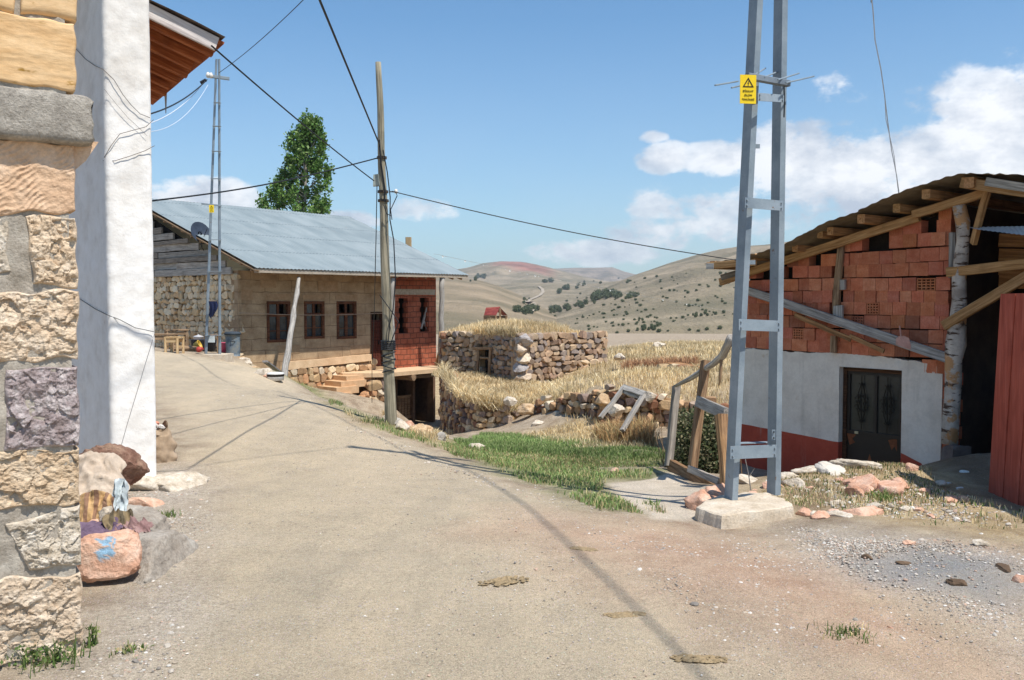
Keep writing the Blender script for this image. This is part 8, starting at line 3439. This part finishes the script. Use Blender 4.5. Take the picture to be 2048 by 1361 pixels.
def pebbles():
    """Loose gravel over road and verges, one scattered mass."""
    rs = np.random.RandomState(77)
    lib = [smooth_rock(800 + k, 2, 6, .05) for k in range(8)]
    mb = MB()
    zones = [([(-1.9, 3.0), (3.4, 3.0), (5.2, 6.4), (2.0, 7.0), (.6, 8.8), (-1.2, 11.5), (-4.5, 20), (-8, 20), (-3.6, 10), (-2.4, 6)], 26000, .0028, .5),
             (gpoly([(1560, 1052), (1750, 1060), (2048, 1105), (2048, 1300), (1900, 1240), (1700, 1150), (1600, 1115)]), 22000, .0045, .9),
             (gpoly([(1150, 1060), (1500, 1060), (1900, 1200), (2040, 1350), (1500, 1350), (1300, 1200)]), 5000, .0045, .7),
             (gpoly([(190, 1010), (330, 935), (420, 950), (430, 1080), (340, 1361), (180, 1361), (190, 1310), (300, 1200)]), 14000, .0042, .8),
             (gpoly([(1480, 1010), (1600, 955), (1800, 940), (2000, 1010), (2048, 1080), (1700, 1045)]), 3500, .008, .8),
             ([(x + 0.0, y) for x, y in gpoly([(600, 800), (700, 850), (830, 895), (1000, 965), (1280, 1045), (1280, 1060), (980, 980), (800, 905), (660, 850)])], 2600, .006, .7),
             ([(-1.95, 3.2), (-1.2, 3.2), (-1.6, 4.6), (-1.9, 4.6)], 900, .006, .9)]
    cols = np.array([(.42, .37, .31), (.52, .46, .39), (.33, .29, .25), (.52, .47, .41), (.47, .33, .25), (.27, .24, .21), (.62, .58, .52), (.46, .38, .29)])
    P, S = [], []
    for poly, n, s, sp_ in zones:
        q = scatter(poly, n, rs)
        q = clump(q, rs, 2.5, .46, 9)
        ashd = sdist(q[:, 0], q[:, 1], gpoly([(1740, 1120), (1830, 1098), (1960, 1125), (2040, 1165), (1990, 1200), (1870, 1185), (1780, 1150)]))
        q = q[ashd < -.12 * rs.rand(len(q)) + (rs.rand(len(q)) < .12) * 2]
        edge = sdist(q[:, 0], q[:, 1], poly)
        q = q[rs.rand(len(q)) < np.clip(edge / .5, .12, 1)]
        P.append(q)
        S.append(s * (.45 + rs.gamma(1.6, .42, len(q))))
    P, S = np.concatenate(P), np.minimum(np.concatenate(S), .06)
    for k, (L, F) in enumerate(lib):
        sel = np.arange(len(P)) % len(lib) == k
        p, s = P[sel], S[sel]
        n = len(p)
        a = rs.rand(n) * 6.28
        sx, sz = s * (.8 + .5 * rs.rand(n)), s * (.4 + .35 * rs.rand(n))
        X = L[None, :, 0] * sx[:, None]
        Y = L[None, :, 1] * s[:, None]
        Z = L[None, :, 2] * sz[:, None]
        V = np.stack((X * np.cos(a)[:, None] - Y * np.sin(a)[:, None] + p[:, :1], X * np.sin(a)[:, None] + Y * np.cos(a)[:, None] + p[:, 1:2], Z + p[:, 2:3] + s[:, None] * .1), -1)
        m = len(L)
        FF = (np.arange(n)[:, None, None] * m + F[None]).reshape(-1, 4)
        c = cols[rs.randint(0, len(cols), n)] * (.8 + .4 * rs.rand(n))[:, None]
        mb.add(V.reshape(-1, 3), FF, np.repeat(c, m, 0))
    o = mb.build('gravel', simple('pebble_stone', [(.85, .85, .85, 1), (1.1, 1.1, 1.1, 1)], bump=.3), None, False, (0, 0, 0))
    tag(o, 'loose pebbles and grit scattered over the road and its verges', 'gravel', None, 'stuff')


pebbles()


def weeds():
    rs = np.random.RandomState(9)

    def tuft(u, v, w, h, n, lab, cols=GREEN, leafy=0, D=None):
        g = ground_at(u, v)
        m = MB()
        P = np.column_stack((g.x + rs.randn(n) * w * .4, g.y + rs.randn(n) * w * .35, np.full(n, g.z)))
        P[:, 2] = gz_np(P[:, 0], P[:, 1])
        blades(m, P, h * (.4 + rs.rand(n)), .0035, cols, rs, .9)
        if leafy:
            Q = np.column_stack((g.x + rs.randn(leafy) * w * .35, g.y + rs.randn(leafy) * w * .3, g.z + rs.rand(leafy) * h))
            leaves(m, Q, .011, cols, rs)
        tag(m.build('weed_tuft', M_BLADE), lab, 'weeds')
    tuft(80, 1320, .22, .10, 260, 'green leafy weeds at the foot of the near stone house', GREEN, 700)
    tuft(186, 1290, .04, .09, 18, 'small seedling at the lower corner of the near stone house', GREEN, 60)
    tuft(262, 1304, .10, .03, 70, 'dry tuft on the ground right of the house corner', STRAW + GREEN, 20)
    tuft(336, 1034, .09, .05, 60, 'green tuft at the road edge below the pale flat stone', GREEN)
    tuft(1690, 1270, .16, .04, 150, 'sparse green tuft on the gravel at lower right', GREEN + STRAW[:1])
    tuft(1300, 1010, .10, .06, 40, 'green sprig on the concrete path', GREEN)
    tuft(1318, 1024, .10, .07, 50, 'weeds at the near edge of the concrete path', GREEN + STRAW)
    tuft(1765, 1000, .16, .08, 120, 'green weeds under the cracked pink stone on the mound', GREEN, 60)
    tuft(1600, 1010, .2, .05, 120, 'weeds between the concrete foot and the mound', GREEN + STRAW)
    tuft(1850, 925, .16, .10, 140, 'green weeds at the plaster corner of the brick shed', GREEN, 60)
    tuft(770, 835, .16, .14, 160, 'straw tuft at the left foot of the wooden pole', STRAW)
    tuft(740, 845, .3, .06, 200, 'green and dry tuft on the verge left of the wooden pole', GREEN + STRAW)


weeds()


# ------------------------------------------------------------------ thin summer haze in the valley air
def haze():
    m = MB()
    m.box((0, 1700, 95), (7600, 4900, 240))
    t = bpy.data.materials.new('thin_haze')
    t.use_nodes = True
    N, L = t.node_tree.nodes, t.node_tree.links
    N.remove(N['Principled BSDF'])
    v = N.new('ShaderNodeVolumePrincipled')
    v.inputs['Color'].default_value = (.86, .92, 1.0, 1)
    v.inputs['Density'].default_value = .00016
    v.inputs['Anisotropy'].default_value = .2
    L.new(v.outputs[0], N['Material Output'].inputs['Volume'])
    o = m.build('haze', t)
    tag(o, 'thin pale haze hanging over the valley and hills', 'haze', None, 'stuff')


haze()
